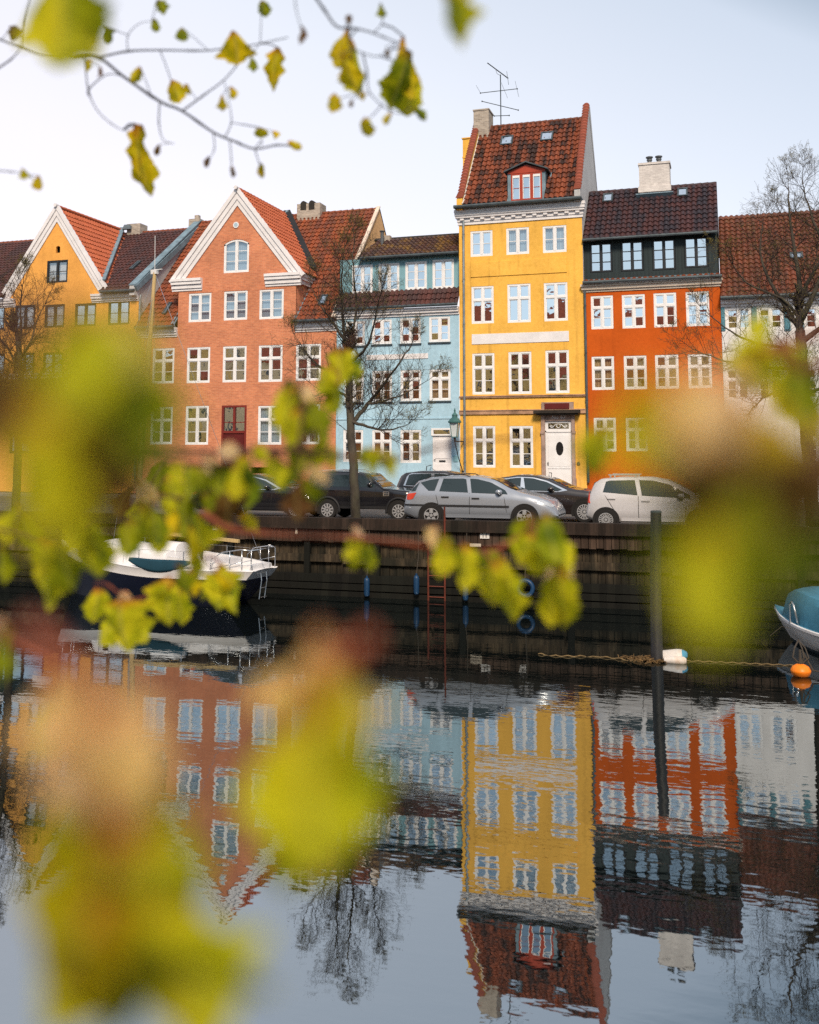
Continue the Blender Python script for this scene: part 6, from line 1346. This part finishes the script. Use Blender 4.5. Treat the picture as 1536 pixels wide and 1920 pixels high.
for i in range(15):
    u = 0.24 + 0.27 * i / 14; w = 0.05 + 0.13 * math.sin(math.pi * i / 14) ** 0.8; c = rail_at(u, 1, 0.20 - 0.10 * math.sin(math.pi * i / 14), 0.99)
    rr.append([(c.x, c.y + 0.04 * math.cos(q) + (0.03 if math.sin(q) < 0 else 0), c.z + w * math.sin(q)) for q in [2 * math.pi * k / 10 for k in range(10)]])
for s_ in (1, -1): mb = MB(); mb.loft([[(p[0], s_ * p[1], p[2]) for p in r_] for r_ in rr], closed=True); mb.build('canvas_cloth', 'canvas_blue', root, xf=Xl, smooth=True)
# mast, spreader, shrouds
foot = X @ Vector((L * 0.615, 0, sheer(.6) + 0.4)); mt_ = P(290.5, 511, foot.y)
inv = X.inverted(); f_, m_ = inv @ foot, inv @ mt_
mb = MB(); mb.tube([f_, f_.lerp(m_, .5), m_], [0.075, 0.072, 0.055], 12); auto_smooth(mb.build('mast', 'spar_wood', root, xf=Xl))
mb = MB(); mb.box(m_.x - .10, m_.x + .12, m_.y - .05, m_.y + .05, m_.z - .05, m_.z + .07); mb.tube([m_ + Vector((-.28, 0, .08)), m_ + Vector((.16, 0, .08))], 0.018, 5); mb.tube([m_, m_ + Vector((0.03, 0, 1.15))], 0.010, 4); mb.build('masthead', 'gel_white', root, xf=Xl)
sp = f_.lerp(m_, 0.42); mb = MB(); mb.tube([sp + Vector((0.35, -0.62, 0.05)), sp, sp + Vector((-0.45, 0.62, 0.05))], 0.022, 6)
for s_ in (1, -1): mb.tube([sp + Vector((-0.45 * s_, 0.62 * s_, -0.05)), sp + Vector((-0.45 * s_, 0.62 * s_, 0.2))], 0.016, 5)
mb.build('spreader', 'steel', root, xf=Xl)
for a in (rail_at(0.62, 1, 0), rail_at(0.62, -1, 0), Vector((L * .99, 0, sheer(1))), Vector((0.02, 0, sheer(0))), rail_at(0.55, 1, 0)):
    mb = MB(); mb.tube([a, m_ if a.x > L * .9 or a.x < 1 else m_.lerp(f_, 0.05)], 0.006, 4); mb.build('rigging_wire', 'steel', root, xf=Xl)
mb = MB(); mb.bar(f_ + Vector((0, 0, .45)), Vector((L * .12, 0, sheer(.2) + .75)), 0.09, 0.09); mb.build('boom', 'spar_wood', root, xf=Xl)
# ================================================================== white motorboat at the right edge
M('tarp_blue', (0.040, 0.16, 0.25), 0.7, 0.2, 2, 0.08, 12, bump=0.3); M('antifoul', (0.012, 0.020, 0.024), 0.6, 0.2); M('gel_cream', (0.70, 0.67, 0.64), 0.35, 0.05)
bw = G(1456, 1194); d = Vector((0.64, -0.77, 0)).normalized()
L = 4.7; stn = bw + d * L; Lx, X = frame(stn, bw); root = thing('motorboat', 'small white motorboat under a blue tarpaulin at the right edge', 'motorboat', stn); Xl = Matrix.Translation(-Vector(stn)) @ X
sheer, beam = hullf(L, 0.98, 0.46, 0.66, 0.47, tr=0.85); n = 36; rings = []; low = []; gun = []
for i in range(n + 1):
    u = i / n; b_ = beam(u); zs = sheer(u); x0 = u * L; rk = lambda z: x0 - 0.55 * (1 - z / zs) ** 1.4 * max(0, (u - 0.55) / 0.45) ** 1.5
    fl = 1 - 0.45 * max(0, (u - .5) / .5)
    P1 = [(fl * .80, 0.07), (fl * .90 + .02, 0.35 * zs), (.97, 0.75 * zs), (1.0, zs)]
    half = [(rk(z), b_ * f, z) for f, z in P1]; rings.append(half[::-1] + [(p[0], -p[1], p[2]) for p in half])
    h2 = [(rk(z), b_ * f, z) for f, z in ((fl * .80, 0.07), (fl * .72, -0.06), (0.3, -0.3), (0, -.34))]; low.append(h2 + [(p[0], -p[1], p[2]) for p in h2[-2::-1]])
    gun.append([(x0 + (0.02 if i == n else 0), b_ * f, z) for f, z in ((1.0, zs - .04), (1.03, zs - .03), (1.03, zs + .02), (0.98, zs + .03))])
mb = MB(); mb.loft(rings); auto_smooth(mb.build('hull', 'gel_cream', root, xf=Xl), 45)
mb = MB(); mb.loft(low); auto_smooth(mb.build('underwater_hull', 'antifoul', root, xf=Xl), 45)
for s_ in (1, -1): mb = MB(); mb.loft([[(p[0], s_ * p[1], p[2]) for p in r_] for r_ in gun]); mb.build('rubbing_strake', 'gel_white', root, xf=Xl)
mb = MB(); mb.loft([[(i / n * L, beam(i / n) * f, sheer(i / n) + 0.02 + 0.05 * (1 - f * f)) for f in (-.97, -.6, 0, .6, .97)] for i in range(n + 1)], caps=False); mb.build('deck', 'tarp_blue', root, xf=Xl, smooth=True)
rr = []
for i in range(15):
    u = 0.06 + 0.80 * i / 14; k_ = i / 14; hh = 0.03 if i in (0, 14) else 0.50 + 0.10 * math.sin(k_ * 9) * .3 + (0.12 if .3 < k_ < .95 else 0); w = beam(u) * 0.90; z = sheer(u) + 0.03
    if i == 13: hh = 0.52
    half = [(w, z), (w * .98, z + hh * .25), (w * .93, z + hh * .8), (w * .80, z + hh), (w * .4, z + hh * 1.06), (0, z + hh * 1.08)]
    rr.append([(u * L, y, q) for y, q in half] + [(u * L, -y, q) for y, q in reversed(half[:-1])])
mb = MB(); mb.loft(rr); auto_smooth(mb.build('tarpaulin', 'tarp_blue', root, xf=Xl), 35)
for u in (0.70,):
    for s_ in (1, -1):
        a = Vector((u * L, s_ * beam(u) * .97, sheer(u))); mb = MB(); mb.tube([a + Vector((0.10, 0, 0)), a + Vector((0.12, -s_ * .03, 0.42)), a + Vector((0.06, -s_ * .03, 0.47)), a + Vector((-0.02, 0, 0.42)), a + Vector((-0.14, 0, 0.0))], 0.022, 7); mb.build('grab_rail', 'steel', root, xf=Xl, smooth=True)
mb = MB(); mb.prism([(L * .80, sheer(.8) + .03), (L * .775, sheer(.78) + 0.42), (L * .765, sheer(.78) + 0.42), (L * .785, sheer(.8) + .03)], -0.3, -0.27); mb.build('cleat', 'gel_white', root, xf=Xl)
mb = MB(); mb.tube([(L * .72, beam(.72), sheer(.72) - .1), (L * .72, beam(.72) + .25, 0.5), (L * .74, beam(.72) + .5, 0.3)], 0.006, 4); mb.build('bow_line', 'rope_dark', root, xf=Xl)
# ================================================================== the plane tree the photographer looks through: young leaves on drooping branches
leafmat('leaf_fresh', (0.74, 0.68, 0.020), (0.42, 0.46, 0.010), (0.66, 0.13, 0.02))
leafmat('leaf_green', (0.40, 0.43, 0.010), (0.10, 0.16, 0.006), (0.32, 0.14, 0.01))
leafmat('leaf_gold', (0.74, 0.54, 0.008), (0.50, 0.46, 0.008), (0.58, 0.12, 0.01))
leafmat('leaf_blush', (0.98, 0.70, 0.44), (0.95, 0.70, 0.20), (0.95, 0.36, 0.22), 0.62)
leafmat('leaf_brown', (0.13, 0.060, 0.022), (0.17, 0.10, 0.02), (0.20, 0.05, 0.02))
M('shoot_bark', (0.085, 0.040, 0.026), 0.7, 0.3, 20, 0.2, 80); M('grey_twig', (0.035, 0.035, 0.045), 0.8, 0.3, 20); M('red_shoot', (0.22, 0.060, 0.028), 0.7, 0.3, 20)
OUT = [(0, .05), (.10, .10), (.22, .17), (.34, .24), (.46, .31), (.56, .38), (.64, .47), (.71, .50), (.755, .40), (.79, .27), (.83, .22), (.88, .22), (.92, .16), (.96, .08), (1, 0.005)]
OUT2 = [(0, .05), (.05, .14), (.12, .30), (.18, .44), (.22, .40), (.27, .36), (.32, .30), (.38, .33), (.44, .42), (.50, .49), (.545, .40), (.58, .36), (.64, .25), (.70, .22), (.75, .23), (.80, .17), (.87, .13), (.94, .06), (1, .004)]
OUT3 = [(0, .06), (.08, .16), (.18, .27), (.28, .33), (.33, .38), (.37, .34), (.46, .38), (.55, .44), (.60, .50), (.64, .41), (.70, .34), (.76, .33), (.81, .36), (.845, .27), (.89, .19), (.94, .12), (.97, .07), (1, .004)]
def finer(o):                               # smooth outline with small teeth
    r = []
    for (ta, wa), (tb_, wb) in zip(o, o[1:]):
        for k in range(2): t = ta + (tb_ - ta) * k / 2; w = wa + (wb - wa) * k / 2; r.append((t, max(.004, w * (1 + (0.07 if k else -0.02)))))
    return r + [o[-1]]
OUT, OUT2, OUT3 = finer(OUT), finer(OUT2), finer(OUT3)
LK = ['leaf_fresh', 'leaf_green', 'leaf_gold', 'leaf_blush', 'leaf_brown']
def leaf(mb, B, A, Nn, L, Wd, fold, curl, rd):
    A = A.normalized(); Nn = (Nn - A * Nn.dot(A)).normalized(); T = A.cross(Nn); cols = []
    jl, jr = rd.uniform(.7, 1.2), rd.uniform(.7, 1.2); ph = rd.uniform(0, 6); out = rd.choice((OUT, OUT2, OUT3, OUT3))
    bend = rd.uniform(-.22, .22)
    for t, w in out:
        c = B + A * (L * t) + Nn * (-curl * L * t * t) + T * (bend * L * t * (1 - t)); row = []
        for q in (-1, -.5, 0, .5, 1):
            ww = w * Wd * L * abs(q) * (jl if q < 0 else jr); sg = 1 if q > 0 else -1
            row.append((c + T * (sg * ww * math.cos(fold)) - Nn * (ww * math.sin(fold)) + Nn * (0.055 * L * math.sin(t * 11 + q * 4 + ph) * abs(q)), (q * w, t)))
        cols.append(row)
    for a, b in zip(cols, cols[1:]):
        for k in range(4): mb.face([a[k][0], a[k + 1][0], b[k + 1][0], b[k][0]], [a[k][1], a[k + 1][1], b[k + 1][1], b[k][1]])
def spray(label, depth, twigs, leaves, bark='grey_twig', seed=1, name='leafy_branch', wander=0.05):
    """twigs: (radius in mm, [(px, py, depth offset)...]); leaves: (px, py of the middle, length in px, tip direction in degrees (0 = hanging), width, kind, depth or None)"""
    rd = random.Random(seed); o = near(*twigs[0][1][0][:2], depth); root = thing(name, label, 'branch', o, 'budding branches over the canal')
    tb = MB(); fb = MB(); done = []
    for r_, pts in twigs:
        q = [near(p[0], p[1], depth * (1 + (p[2] if len(p) > 2 else rd.uniform(-wander, wander) * .4))) for p in pts]; fine = []
        for k in (0, -1):                       # a side shoot starts on the twig it grows from
            c = [(abs(x - pts[k][0]) + abs(y - pts[k][1]), v) for x, y, v in done]
            if c and min(c, key=lambda e: e[0])[0] < 40: q[k] = min(c, key=lambda e: e[0])[1].copy()
        for i in range(len(q) - 1):
            a, b, c, d_ = q[max(i - 1, 0)], q[i], q[i + 1], q[min(i + 2, len(q) - 1)]
            for k in range(4):
                t_ = k / 4; fine.append(0.5 * ((2 * b) + (c - a) * t_ + (2 * a - 5 * b + 4 * c - d_) * t_ * t_ + (3 * b - a - 3 * c + d_) * t_ ** 3))
        fine.append(q[-1]); n = len(fine); rr = [r_ * (0.62 if bark == 'grey_twig' else 1) / 1000 * (1 - 0.55 * i / (n - 1)) for i in range(n)]
        for i in range(4, n - 1, 7): rr[i] *= 1.35
        tb.tube(fine, rr, 7)
        for v in fine:
            w_ = v - CAM; z_ = w_.dot(FWD); done.append((CX + F * w_.dot(RGT) / z_, CY - F * w_.dot(UPV) / z_, v))
    for lf in leaves:
        px, py, Lp, ang, wd, kind = lf[:6]; dp = (lf[6] if len(lf) > 6 and lf[6] else depth * (1 + rd.uniform(-wander, wander)))
        a = R(ang + rd.uniform(-6, 6)); A = (RGT * math.sin(a) - UPV * math.cos(a) + FWD * rd.uniform(-.25, .25)).normalized(); L = Lp * dp / F
        Nn = (-FWD + RGT * rd.uniform(-.7, .7) + UPV * rd.uniform(-.1, .6)).normalized()
        B = near(px, py, dp) - A * (L / 2); fb.cur = kind
        leaf(fb, B, A, Nn, L, wd, rd.uniform(0.25, 0.85), rd.uniform(-.15, .5), rd)
        v = min((e[2] for e in done), key=lambda e: (e - B).length); r_ = 0.0008 + L * .010
        tb.tube([v, v.lerp(B, .5) + UPV * (L * .04), B, B + A * (L * .03)], [r_ * 1.1, r_, r_, r_ * .8], 5)
    tb.build('twig', bark, root, smooth=True)
    if leaves: fb.build('foliage', LK, root, recalc=False, smooth=True)
    return root
Fq, Gq, Dq, Bq, Nq = 0, 1, 2, 3, 4
spray('long bare branch with few small leaves crossing the sky at upper left', 3.3, [
    (6, [(-30, 62), (40, 90), (88, 107), (150, 110)]), (9, [(140, 78), (185, 108), (230, 142), (300, 190), (342, 208), (400, 248), (440, 265), (478, 279), (520, 272), (560, 275)]),
    (6, [(188, 106), (240, 96), (300, 94), (380, 95), (412, 92), (470, 85), (540, 70)]), (5, [(342, 207), (380, 180), (420, 150), (450, 115), (478, 98)]),
    (4, [(160, 112), (166, 170), (185, 210), (218, 238), (240, 246)]), (4, [(300, 192), (298, 230), (306, 262), (326, 269)]), (6, [(-10, 132), (20, 112), (40, 90)]), (5, [(40, 88), (44, 40), (62, -20)]),
    (3.5, [(404, 252), (402, 280), (388, 305)]), (3.5, [(430, 262), (434, 300), (433, 322)]), (3.5, [(478, 280), (486, 305), (494, 322)]), (3.5, [(420, 255), (434, 230), (430, 195), (420, 178)]), (5, [(150, 186), (166, 168), (200, 140), (230, 142)]),
    (3, [(236, 94), (240, 66), (262, 44), (285, 40)]), (3, [(345, 92), (344, 72)]), (3.5, [(478, 279), (492, 262), (490, 250)]), (3.5, [(505, 274), (515, 256)])], [
    (266, 300, 135, 3, .58, Dq), (262, 285, 100, 0, .5, Dq), (440, 90, 62, 8, 1.5, Dq), (520, 127, 80, 6, .75, Dq), (343, 65, 26, 0, 1.3, Gq), (330, 172, 48, 20, 1.0, Dq), (300, 12, 30, 15, 1.1, Gq), (255, 140, 34, -30, 1.2, Dq), (162, 122, 24, -20, 1.2, Dq),
    (417, 192, 28, 0, 1.1, Dq), (434, 174, 24, 10, 1.2, Dq), (488, 249, 20, 5, 1.6, Dq), (514, 253, 18, 20, 1.5, Dq), (553, 271, 30, 60, .9, Dq), (388, 303, 22, -20, .7, Nq), (433, 321, 22, 0, .7, Nq), (494, 319, 28, 10, .8, Dq), (296, 282, 22, -10, .7, Nq),
    (292, 46, 24, 10, 1.0, Gq), (354, 165, 20, 40, 1.2, Dq), (474, 118, 32, 10, .8, Gq), (25, 62, 30, -20, 1.1, Nq), (495, 15, 30, 20, .9, Gq), (206, 68, 26, 5, .8, Gq), (206, 55, 24, 60, .8, Gq), (185, 135, 24, 0, .7, Nq)], 'grey_twig', 2)
spray('branch hanging from above with two broad golden leaves over the blue house roof', 2.7, [
    (6, [(585, -15), (608, 18), (632, 50), (665, 53), (700, 62), (735, 76), (752, 82)]), (3.5, [(655, 52), (655, 85), (680, 99), (712, 105), (745, 104)]), (4, [(680, 99), (688, 135), (690, 165), (700, 182), (722, 202), (750, 214)]), (3, [(700, 60), (716, 45), (720, 18)]), (3, [(585, -15), (568, -40), (553, -20), (556, 20), (564, 50), (566, 66)]),
    (3, [(688, 135), (672, 172), (652, 180), (630, 185), (622, 180)]), (3, [(712, 196), (700, 215), (686, 225)]), (3, [(600, 8), (604, -20)]), (3, [(645, 50), (655, 35), (658, 18)])], [
    (640, 90, 75, -18, .9, Dq), (668, 120, 105, 12, .85, Fq), (655, 135, 70, 20, .9, Dq), (765, 128, 120, 10, .75, Dq), (772, 175, 85, -5, 1.0, Fq), (757, 150, 110, -12, .85, Gq), (565, 66, 34, -5, .8, Nq), (645, 148, 26, 20, 1.0, Dq), (624, 192, 36, -10, 1.0, Dq), (685, 238, 36, 5, 1.1, Dq), (728, 223, 26, -30, .9, Dq), (787, 214, 34, 40, .9, Gq), (660, 194, 16, 0, .7, Nq), (680, 180, 18, 0, 1, Dq), (716, 18, 28, 10, .9, Gq), (655, 37, 20, 0, 1.0, Nq), (725, 98, 20, 0, .9, Nq)], 'grey_twig', 3)
spray('big soft green leaf at the very top left corner of the view', 0.80, [(2.5, [(-20, -60), (60, -40), (105, -20)])], [(112, 30, 206, 5, 1.15, Fq), (95, 20, 150, -15, 1.0, Gq), (130, 15, 137, 20, .9, Gq), (150, 60, 112, 45, .8, Fq), (70, 50, 112, -40, .8, Fq)], 'grey_twig', 4)
spray('soft green leaf hanging into the sky left of the tall yellow house', 0.95, [(2.5, [(830, -90), (838, -40), (842, -10)])], [(842, 28, 125, 4, .9, Fq), (848, 25, 95, 12, .8, Gq)], 'grey_twig', 5)
spray('tip of a twig with two tiny golden leaves at the left edge', 3.0, [(3.5, [(-25, 318), (20, 322), (40, 325), (62, 335)])], [(44, 326, 22, 10, 1.2, Dq), (73, 343, 28, 0, 1.2, Dq)], 'grey_twig', 6)
spray('small red topped spray of young leaves in front of the slim street tree', 2.1, [(3, [(690, 600, -.3), (660, 640, -.1), (640, 665), (625, 700)]), (2, [(632, 685), (636, 715), (634, 735)])], [
    (640, 690, 78, 10, 1.0, Fq), (655, 695, 60, 40, 1.0, Gq), (628, 668, 36, -20, 1.0, Nq), (605, 712, 60, -12, 1.0, Fq), (632, 748, 56, 5, 1.1, Fq), (622, 735, 40, -20, 1.0, Gq), (660, 690, 50, 60, .8, Fq), (612, 728, 40, 10, .9, Gq)], 'red_shoot', 7)
spray('brown branch with hanging leaves crossing in front of the brick house', 1.5, [(6, [(190, 868), (280, 848), (380, 850), (480, 846), (545, 842), (600, 800)]), (4, [(290, 850), (330, 868), (400, 872), (470, 866), (540, 868)]), (3, [(560, 720), (568, 770), (560, 846)]), (3.5, [(540, 845), (640, 855), (720, 866), (820, 838), (900, 826), (1000, 820)])], [
    (548, 770, 94, -5, 1.0, Fq), (575, 790, 85, 15, .9, Gq), (560, 810, 90, 0, .9, Fq), (530, 755, 54, -30, 1.0, Fq), (605, 800, 76, 12, .95, Gq), (590, 780, 63, 0, .9, Gq), (700, 868, 59, -10, 1.1, Fq), (728, 872, 54, 15, 1.0, Fq), (685, 860, 45, -20, .9, Gq), (712, 850, 36, 0, 1.2, Bq), (620, 862, 54, 5, .7, Fq), (565, 855, 67, 0, 1.0, Gq), (545, 905, 76, -10, 1.0, Gq), (575, 925, 63, 10, 1.0, Gq), (590, 895, 54, 30, .8, Bq), (340, 890, 49, 10, 1.0, Fq), (395, 878, 45, -10, 1.0, Bq), (440, 905, 63, 5, 1.1, Fq), (470, 895, 54, 15, .9, Gq), (505, 878, 45, 0, 1.0, Fq), (430, 845, 36, 0, 1.2, Bq), (375, 905, 54, -15, 1.0, Gq), (490, 850, 41, 20, 1.0, Fq), (550, 745, 72, 20, 1.0, Gq), (570, 740, 45, 0, 1.2, Bq), (545, 830, 72, 0, .9, Fq), (600, 850, 54, -10, 1.0, Fq), (560, 940, 72, 0, .9, Nq), (520, 885, 63, 10, .9, Fq), (455, 880, 54, -10, 1.0, Fq), (415, 900, 63, 0, 1.0, Gq)], 'shoot_bark', 8)
spray('tangle of hanging yellow green leaves above the sailboat', 1.9, [(4, [(225, 905), (280, 925), (350, 935), (420, 930)]), (3, [(340, 935), (345, 980), (350, 1040)]), (3, [(265, 925), (262, 970)])], [
    (270, 960, 90, -10, 1.0, Fq), (255, 985, 80, -20, .9, Gq), (290, 985, 80, 12, .9, Gq), (310, 955, 70, 20, 1.0, Fq), (345, 965, 80, 0, 1.0, Gq), (372, 1000, 80, 8, 1.1, Fq), (350, 1020, 70, -12, 1.0, Dq), (330, 985, 60, -30, .9, Dq), (395, 950, 60, 30, .8, Gq), (405, 925, 55, 50, .8, Fq), (360, 1060, 70, -8, .9, Fq), (342, 1085, 60, 10, .9, Gq), (235, 945, 60, -30, 1.0, Nq), (445, 930, 70, 20, .9, Nq), (420, 905, 70, 10, 1.1, Gq), (470, 985, 60, 35, .6, Dq), (300, 905, 80, -10, 1.0, Gq), (325, 925, 70, 15, 1.1, Fq), (350, 905, 70, 0, 1.0, Gq), (385, 930, 80, -8, 1.0, Gq), (430, 955, 75, 12, .9, Nq), (300, 1010, 60, 0, .9, Fq), (240, 1010, 70, 5, .8, Gq), (460, 915, 80, 0, 1.0, Gq), (415, 975, 60, -20, .8, Dq), (280, 925, 60, 30, 1.0, Bq)], 'shoot_bark', 9)
spray('spray of crisp lobed leaves hanging low in front of the navy hull', 2.3, [(3, [(330, 1060, -.1), (350, 1090), (320, 1105), (270, 1120), (230, 1128)]), (2.5, [(352, 1085), (375, 1052), (400, 1042), (412, 1062), (416, 1080)]), (2, [(240, 1126), (205, 1098), (180, 1092), (182, 1112)])], [
    (230, 1178, 105, 0, 1.35, Fq), (205, 1172, 80, -28, 1.0, Fq), (255, 1170, 80, 26, 1.0, Fq), (232, 1130, 44, 0, 1.2, Bq), (180, 1138, 70, -3, .95, Fq), (318, 1128, 90, 8, 1.0, Fq), (335, 1140, 85, 0, .9, Fq), (300, 1115, 60, -50, .8, Fq), (415, 1108, 80, -6, 1.25, Fq), (432, 1112, 84, 20, .95, Fq), (392, 1105, 62, -30, .9, Fq), (425, 1082, 46, 55, .9, Dq), (414, 1072, 34, 0, 1, Dq), (356, 1095, 50, 10, 1.0, Dq)], 'red_shoot', 10)
spray('reddish branch with a row of hanging leaves in front of the quay ladder', 1.65, [(6, [(380, 960), (430, 992), (520, 1002), (620, 1006), (720, 1014), (800, 1026)]), (5, [(800, 1026), (860, 1034), (930, 1030), (980, 1000), (1020, 970)]), (2.5, [(930, 1030), (935, 1060)])], [
    (672, 1035, 68, -4, .9, Fq), (690, 1045, 57, 12, .8, Gq), (655, 1025, 49, -20, .8, Fq), (665, 1000, 29, 0, 1.2, Bq), (815, 1010, 49, 0, 1.0, Bq), (845, 1035, 73, 20, .8, Gq), (830, 1050, 73, -8, .9, Fq), (870, 1065, 90, 8, .8, Fq), (890, 1050, 73, 25, .7, Gq), (915, 1100, 106, -2, .9, Fq), (940, 1120, 122, 5, .95, Fq), (955, 1085, 90, 20, .9, Fq), (930, 1060, 65, 40, .9, Gq), (1000, 1010, 90, 0, 1.1, Gq), (1035, 1010, 98, 10, 1.0, Gq), (985, 1035, 73, -30, 1.0, Fq), (1050, 1035, 90, 25, .9, Fq), (1015, 1050, 65, 0, 1.0, Fq), (1045, 1130, 139, -3, .85, Fq), (1060, 1120, 122, 8, .8, Fq), (1030, 1120, 106, -16, .8, Fq), (1040, 1078, 65, 0, 1.0, Bq), (1062, 1075, 49, 30, 1.1, Bq)], 'red_shoot', 11)
spray('pair of drooping leaves at the left edge in front of the dark quay', 1.6, [(3, [(-30, 985), (40, 1005), (90, 1022), (150, 1000), (180, 985)])], [
    (75, 1062, 100, -12, .9, Fq), (100, 1085, 120, 2, .9, Fq), (125, 1065, 100, 22, .9, Gq), (155, 1040, 110, 5, 1.0, Fq), (170, 1010, 90, 18, .9, Gq), (140, 1000, 80, -15, 1.0, Fq), (40, 1005, 80, 10, 1.0, Gq), (20, 985, 80, -20, 1.0, Fq), (-2, 1060, 70, 0, 1.0, Gq)], 'shoot_bark', 12)
spray('red brown twig with a green leaf low on the left edge', 0.85, [(4, [(-50, 1170), (20, 1205), (80, 1235), (140, 1260)])], [(0, 1230, 110, -10, .7, Gq), (-12, 1185, 60, 0, 1.0, Bq)], 'red_shoot', 13)
spray('very near blurred cluster of leaves in front of the ochre house', 0.30, [(6, [(-120, 640), (0, 760), (120, 850), (260, 880)])], [
    (170, 720, 317, 20, 1.0, Fq), (80, 730, 292, -15, .95, Fq), (235, 680, 207, -10, .9, Dq), (225, 640, 134, 0, 1.1, Bq), (150, 840, 317, 60, .6, Nq), (60, 830, 268, -10, 1.0, Dq), (110, 900, 280, 10, 1.0, Fq), (20, 890, 268, -15, .9, Fq), (235, 790, 231, 10, .8, Gq), (170, 905, 183, 15, .9, Dq), (-10, 770, 231, 20, .8, Nq), (20, 820, 240, 70, .8, Nq), (40, 740, 200, -20, 1.0, Dq), (140, 700, 220, 0, 1.1, Fq), (110, 790, 230, 10, 1.0, Dq), (40, 900, 260, 0, 1.0, Fq), (190, 860, 200, 40, 1.0, Nq), (260, 740, 180, 0, 1.0, Fq), (240, 850, 170, 20, .9, Gq)], 'shoot_bark', 14, wander=0.12)
spray('huge blurred leaf and pink bud filling the lower left corner', 0.32, [(5, [(60, 1180), (130, 1260), (190, 1330), (200, 1420)])], [
    (225, 1760, 440, -2, 1.15, Gq), (140, 1770, 420, -20, .9, Fq), (310, 1740, 420, 18, .9, Fq), (215, 1830, 380, 5, 1.4, Fq), (110, 1830, 330, -30, 1.1, Dq), (330, 1800, 330, 30, 1.1, Fq), (230, 1700, 300, 0, 1.3, Gq), (190, 1610, 330, 2, 1.0, Dq), (170, 1480, 290, -12, .9, Bq), (225, 1450, 300, 14, .9, Bq), (200, 1370, 230, 0, 1.3, Bq), (190, 1450, 220, 0, 1.3, Bq), (95, 1330, 200, -40, .7, Bq)], 'red_shoot', 15, wander=0.10)
spray('pale yellow leaf hanging left of the pink bud over the water', 0.62, [(3, [(110, 1240), (85, 1275), (70, 1300)])], [(70, 1365, 150, -12, .85, Fq), (100, 1390, 150, 16, .7, Dq), (110, 1300, 90, 10, 1.0, Bq)], 'red_shoot', 16)
spray('blurred orange and lime leaves floating over the reflection of the brick house', 0.36, [(4, [(700, 1190), (640, 1240), (592, 1275), (590, 1340), (590, 1410)])], [
    (560, 1290, 240, -20, 1.0, Bq), (600, 1330, 240, 12, 1.0, Bq), (590, 1420, 300, 4, .9, Dq), (570, 1520, 290, -8, 1.0, Fq), (610, 1510, 280, 14, .9, Fq), (590, 1540, 200, 0, 1.2, Fq), (520, 1300, 130, -60, .9, Bq), (585, 1470, 240, 0, 1.2, Fq), (640, 1350, 180, 10, .8, Dq)], 'red_shoot', 17)
spray('star shaped pale leaves beside the white house', 0.85, [(3, [(1570, 600), (1500, 640), (1450, 660)]), (3, [(1570, 680), (1520, 690), (1480, 700)])], [
    (1405, 660, 90, -75, 1.0, Fq), (1440, 625, 80, 170, 1.0, Fq), (1480, 655, 110, 80, 1.0, Fq), (1430, 690, 90, -30, 1.0, Fq), (1410, 680, 60, -20, .8, Dq), (1470, 660, 50, 0, 1.0, Nq), (1500, 740, 110, 10, .9, Gq), (1520, 720, 130, 30, .9, Gq), (1475, 720, 90, -25, .9, Fq), (1530, 780, 110, 10, .8, Dq), (1500, 700, 60, 0, 1.0, Nq)], 'red_shoot', 18)
spray('lone blurred leaf in front of the corner of the orange house', 0.85, [(3, [(1230, 770), (1170, 790), (1120, 800)])], [(1118, 845, 110, -6, .75, Fq), (1135, 855, 110, 14, .8, Gq), (1105, 830, 70, -40, .7, Fq)], 'red_shoot', 19)
spray('very near blurred mass of leaves and dark twig hiding the white hatchback nose', 0.28, [(9, [(1640, 820), (1500, 880), (1380, 900), (1250, 880)])], [
    (1215, 800, 220, 14, 1.0, Fq), (1270, 830, 230, 30, .8, Dq), (1320, 790, 220, -60, .9, Bq), (1350, 775, 160, 20, 1.0, Bq), (1440, 810, 220, 60, .8, Bq), (1380, 880, 230, 80, .7, Nq), (1470, 880, 200, 70, .8, Nq), (1340, 1010, 250, -8, .9, Gq), (1430, 990, 240, 14, .9, Gq), (1335, 1100, 250, -10, .8, Fq), (1395, 1105, 240, 8, .8, Fq), (1510, 930, 190, 20, 1.0, Nq), (1500, 840, 220, 40, 1.0, Dq), (1500, 1010, 220, 5, .9, Gq), (1440, 920, 220, 20, .9, Nq), (1290, 890, 180, 60, .9, Nq), (1360, 940, 220, 0, 1.0, Gq), (1290, 760, 150, 0, 1.1, Fq), (1370, 1050, 260, 0, 1.0, Gq), (1380, 1140, 200, 0, 1.1, Fq)], 'shoot_bark', 20, wander=0.12)
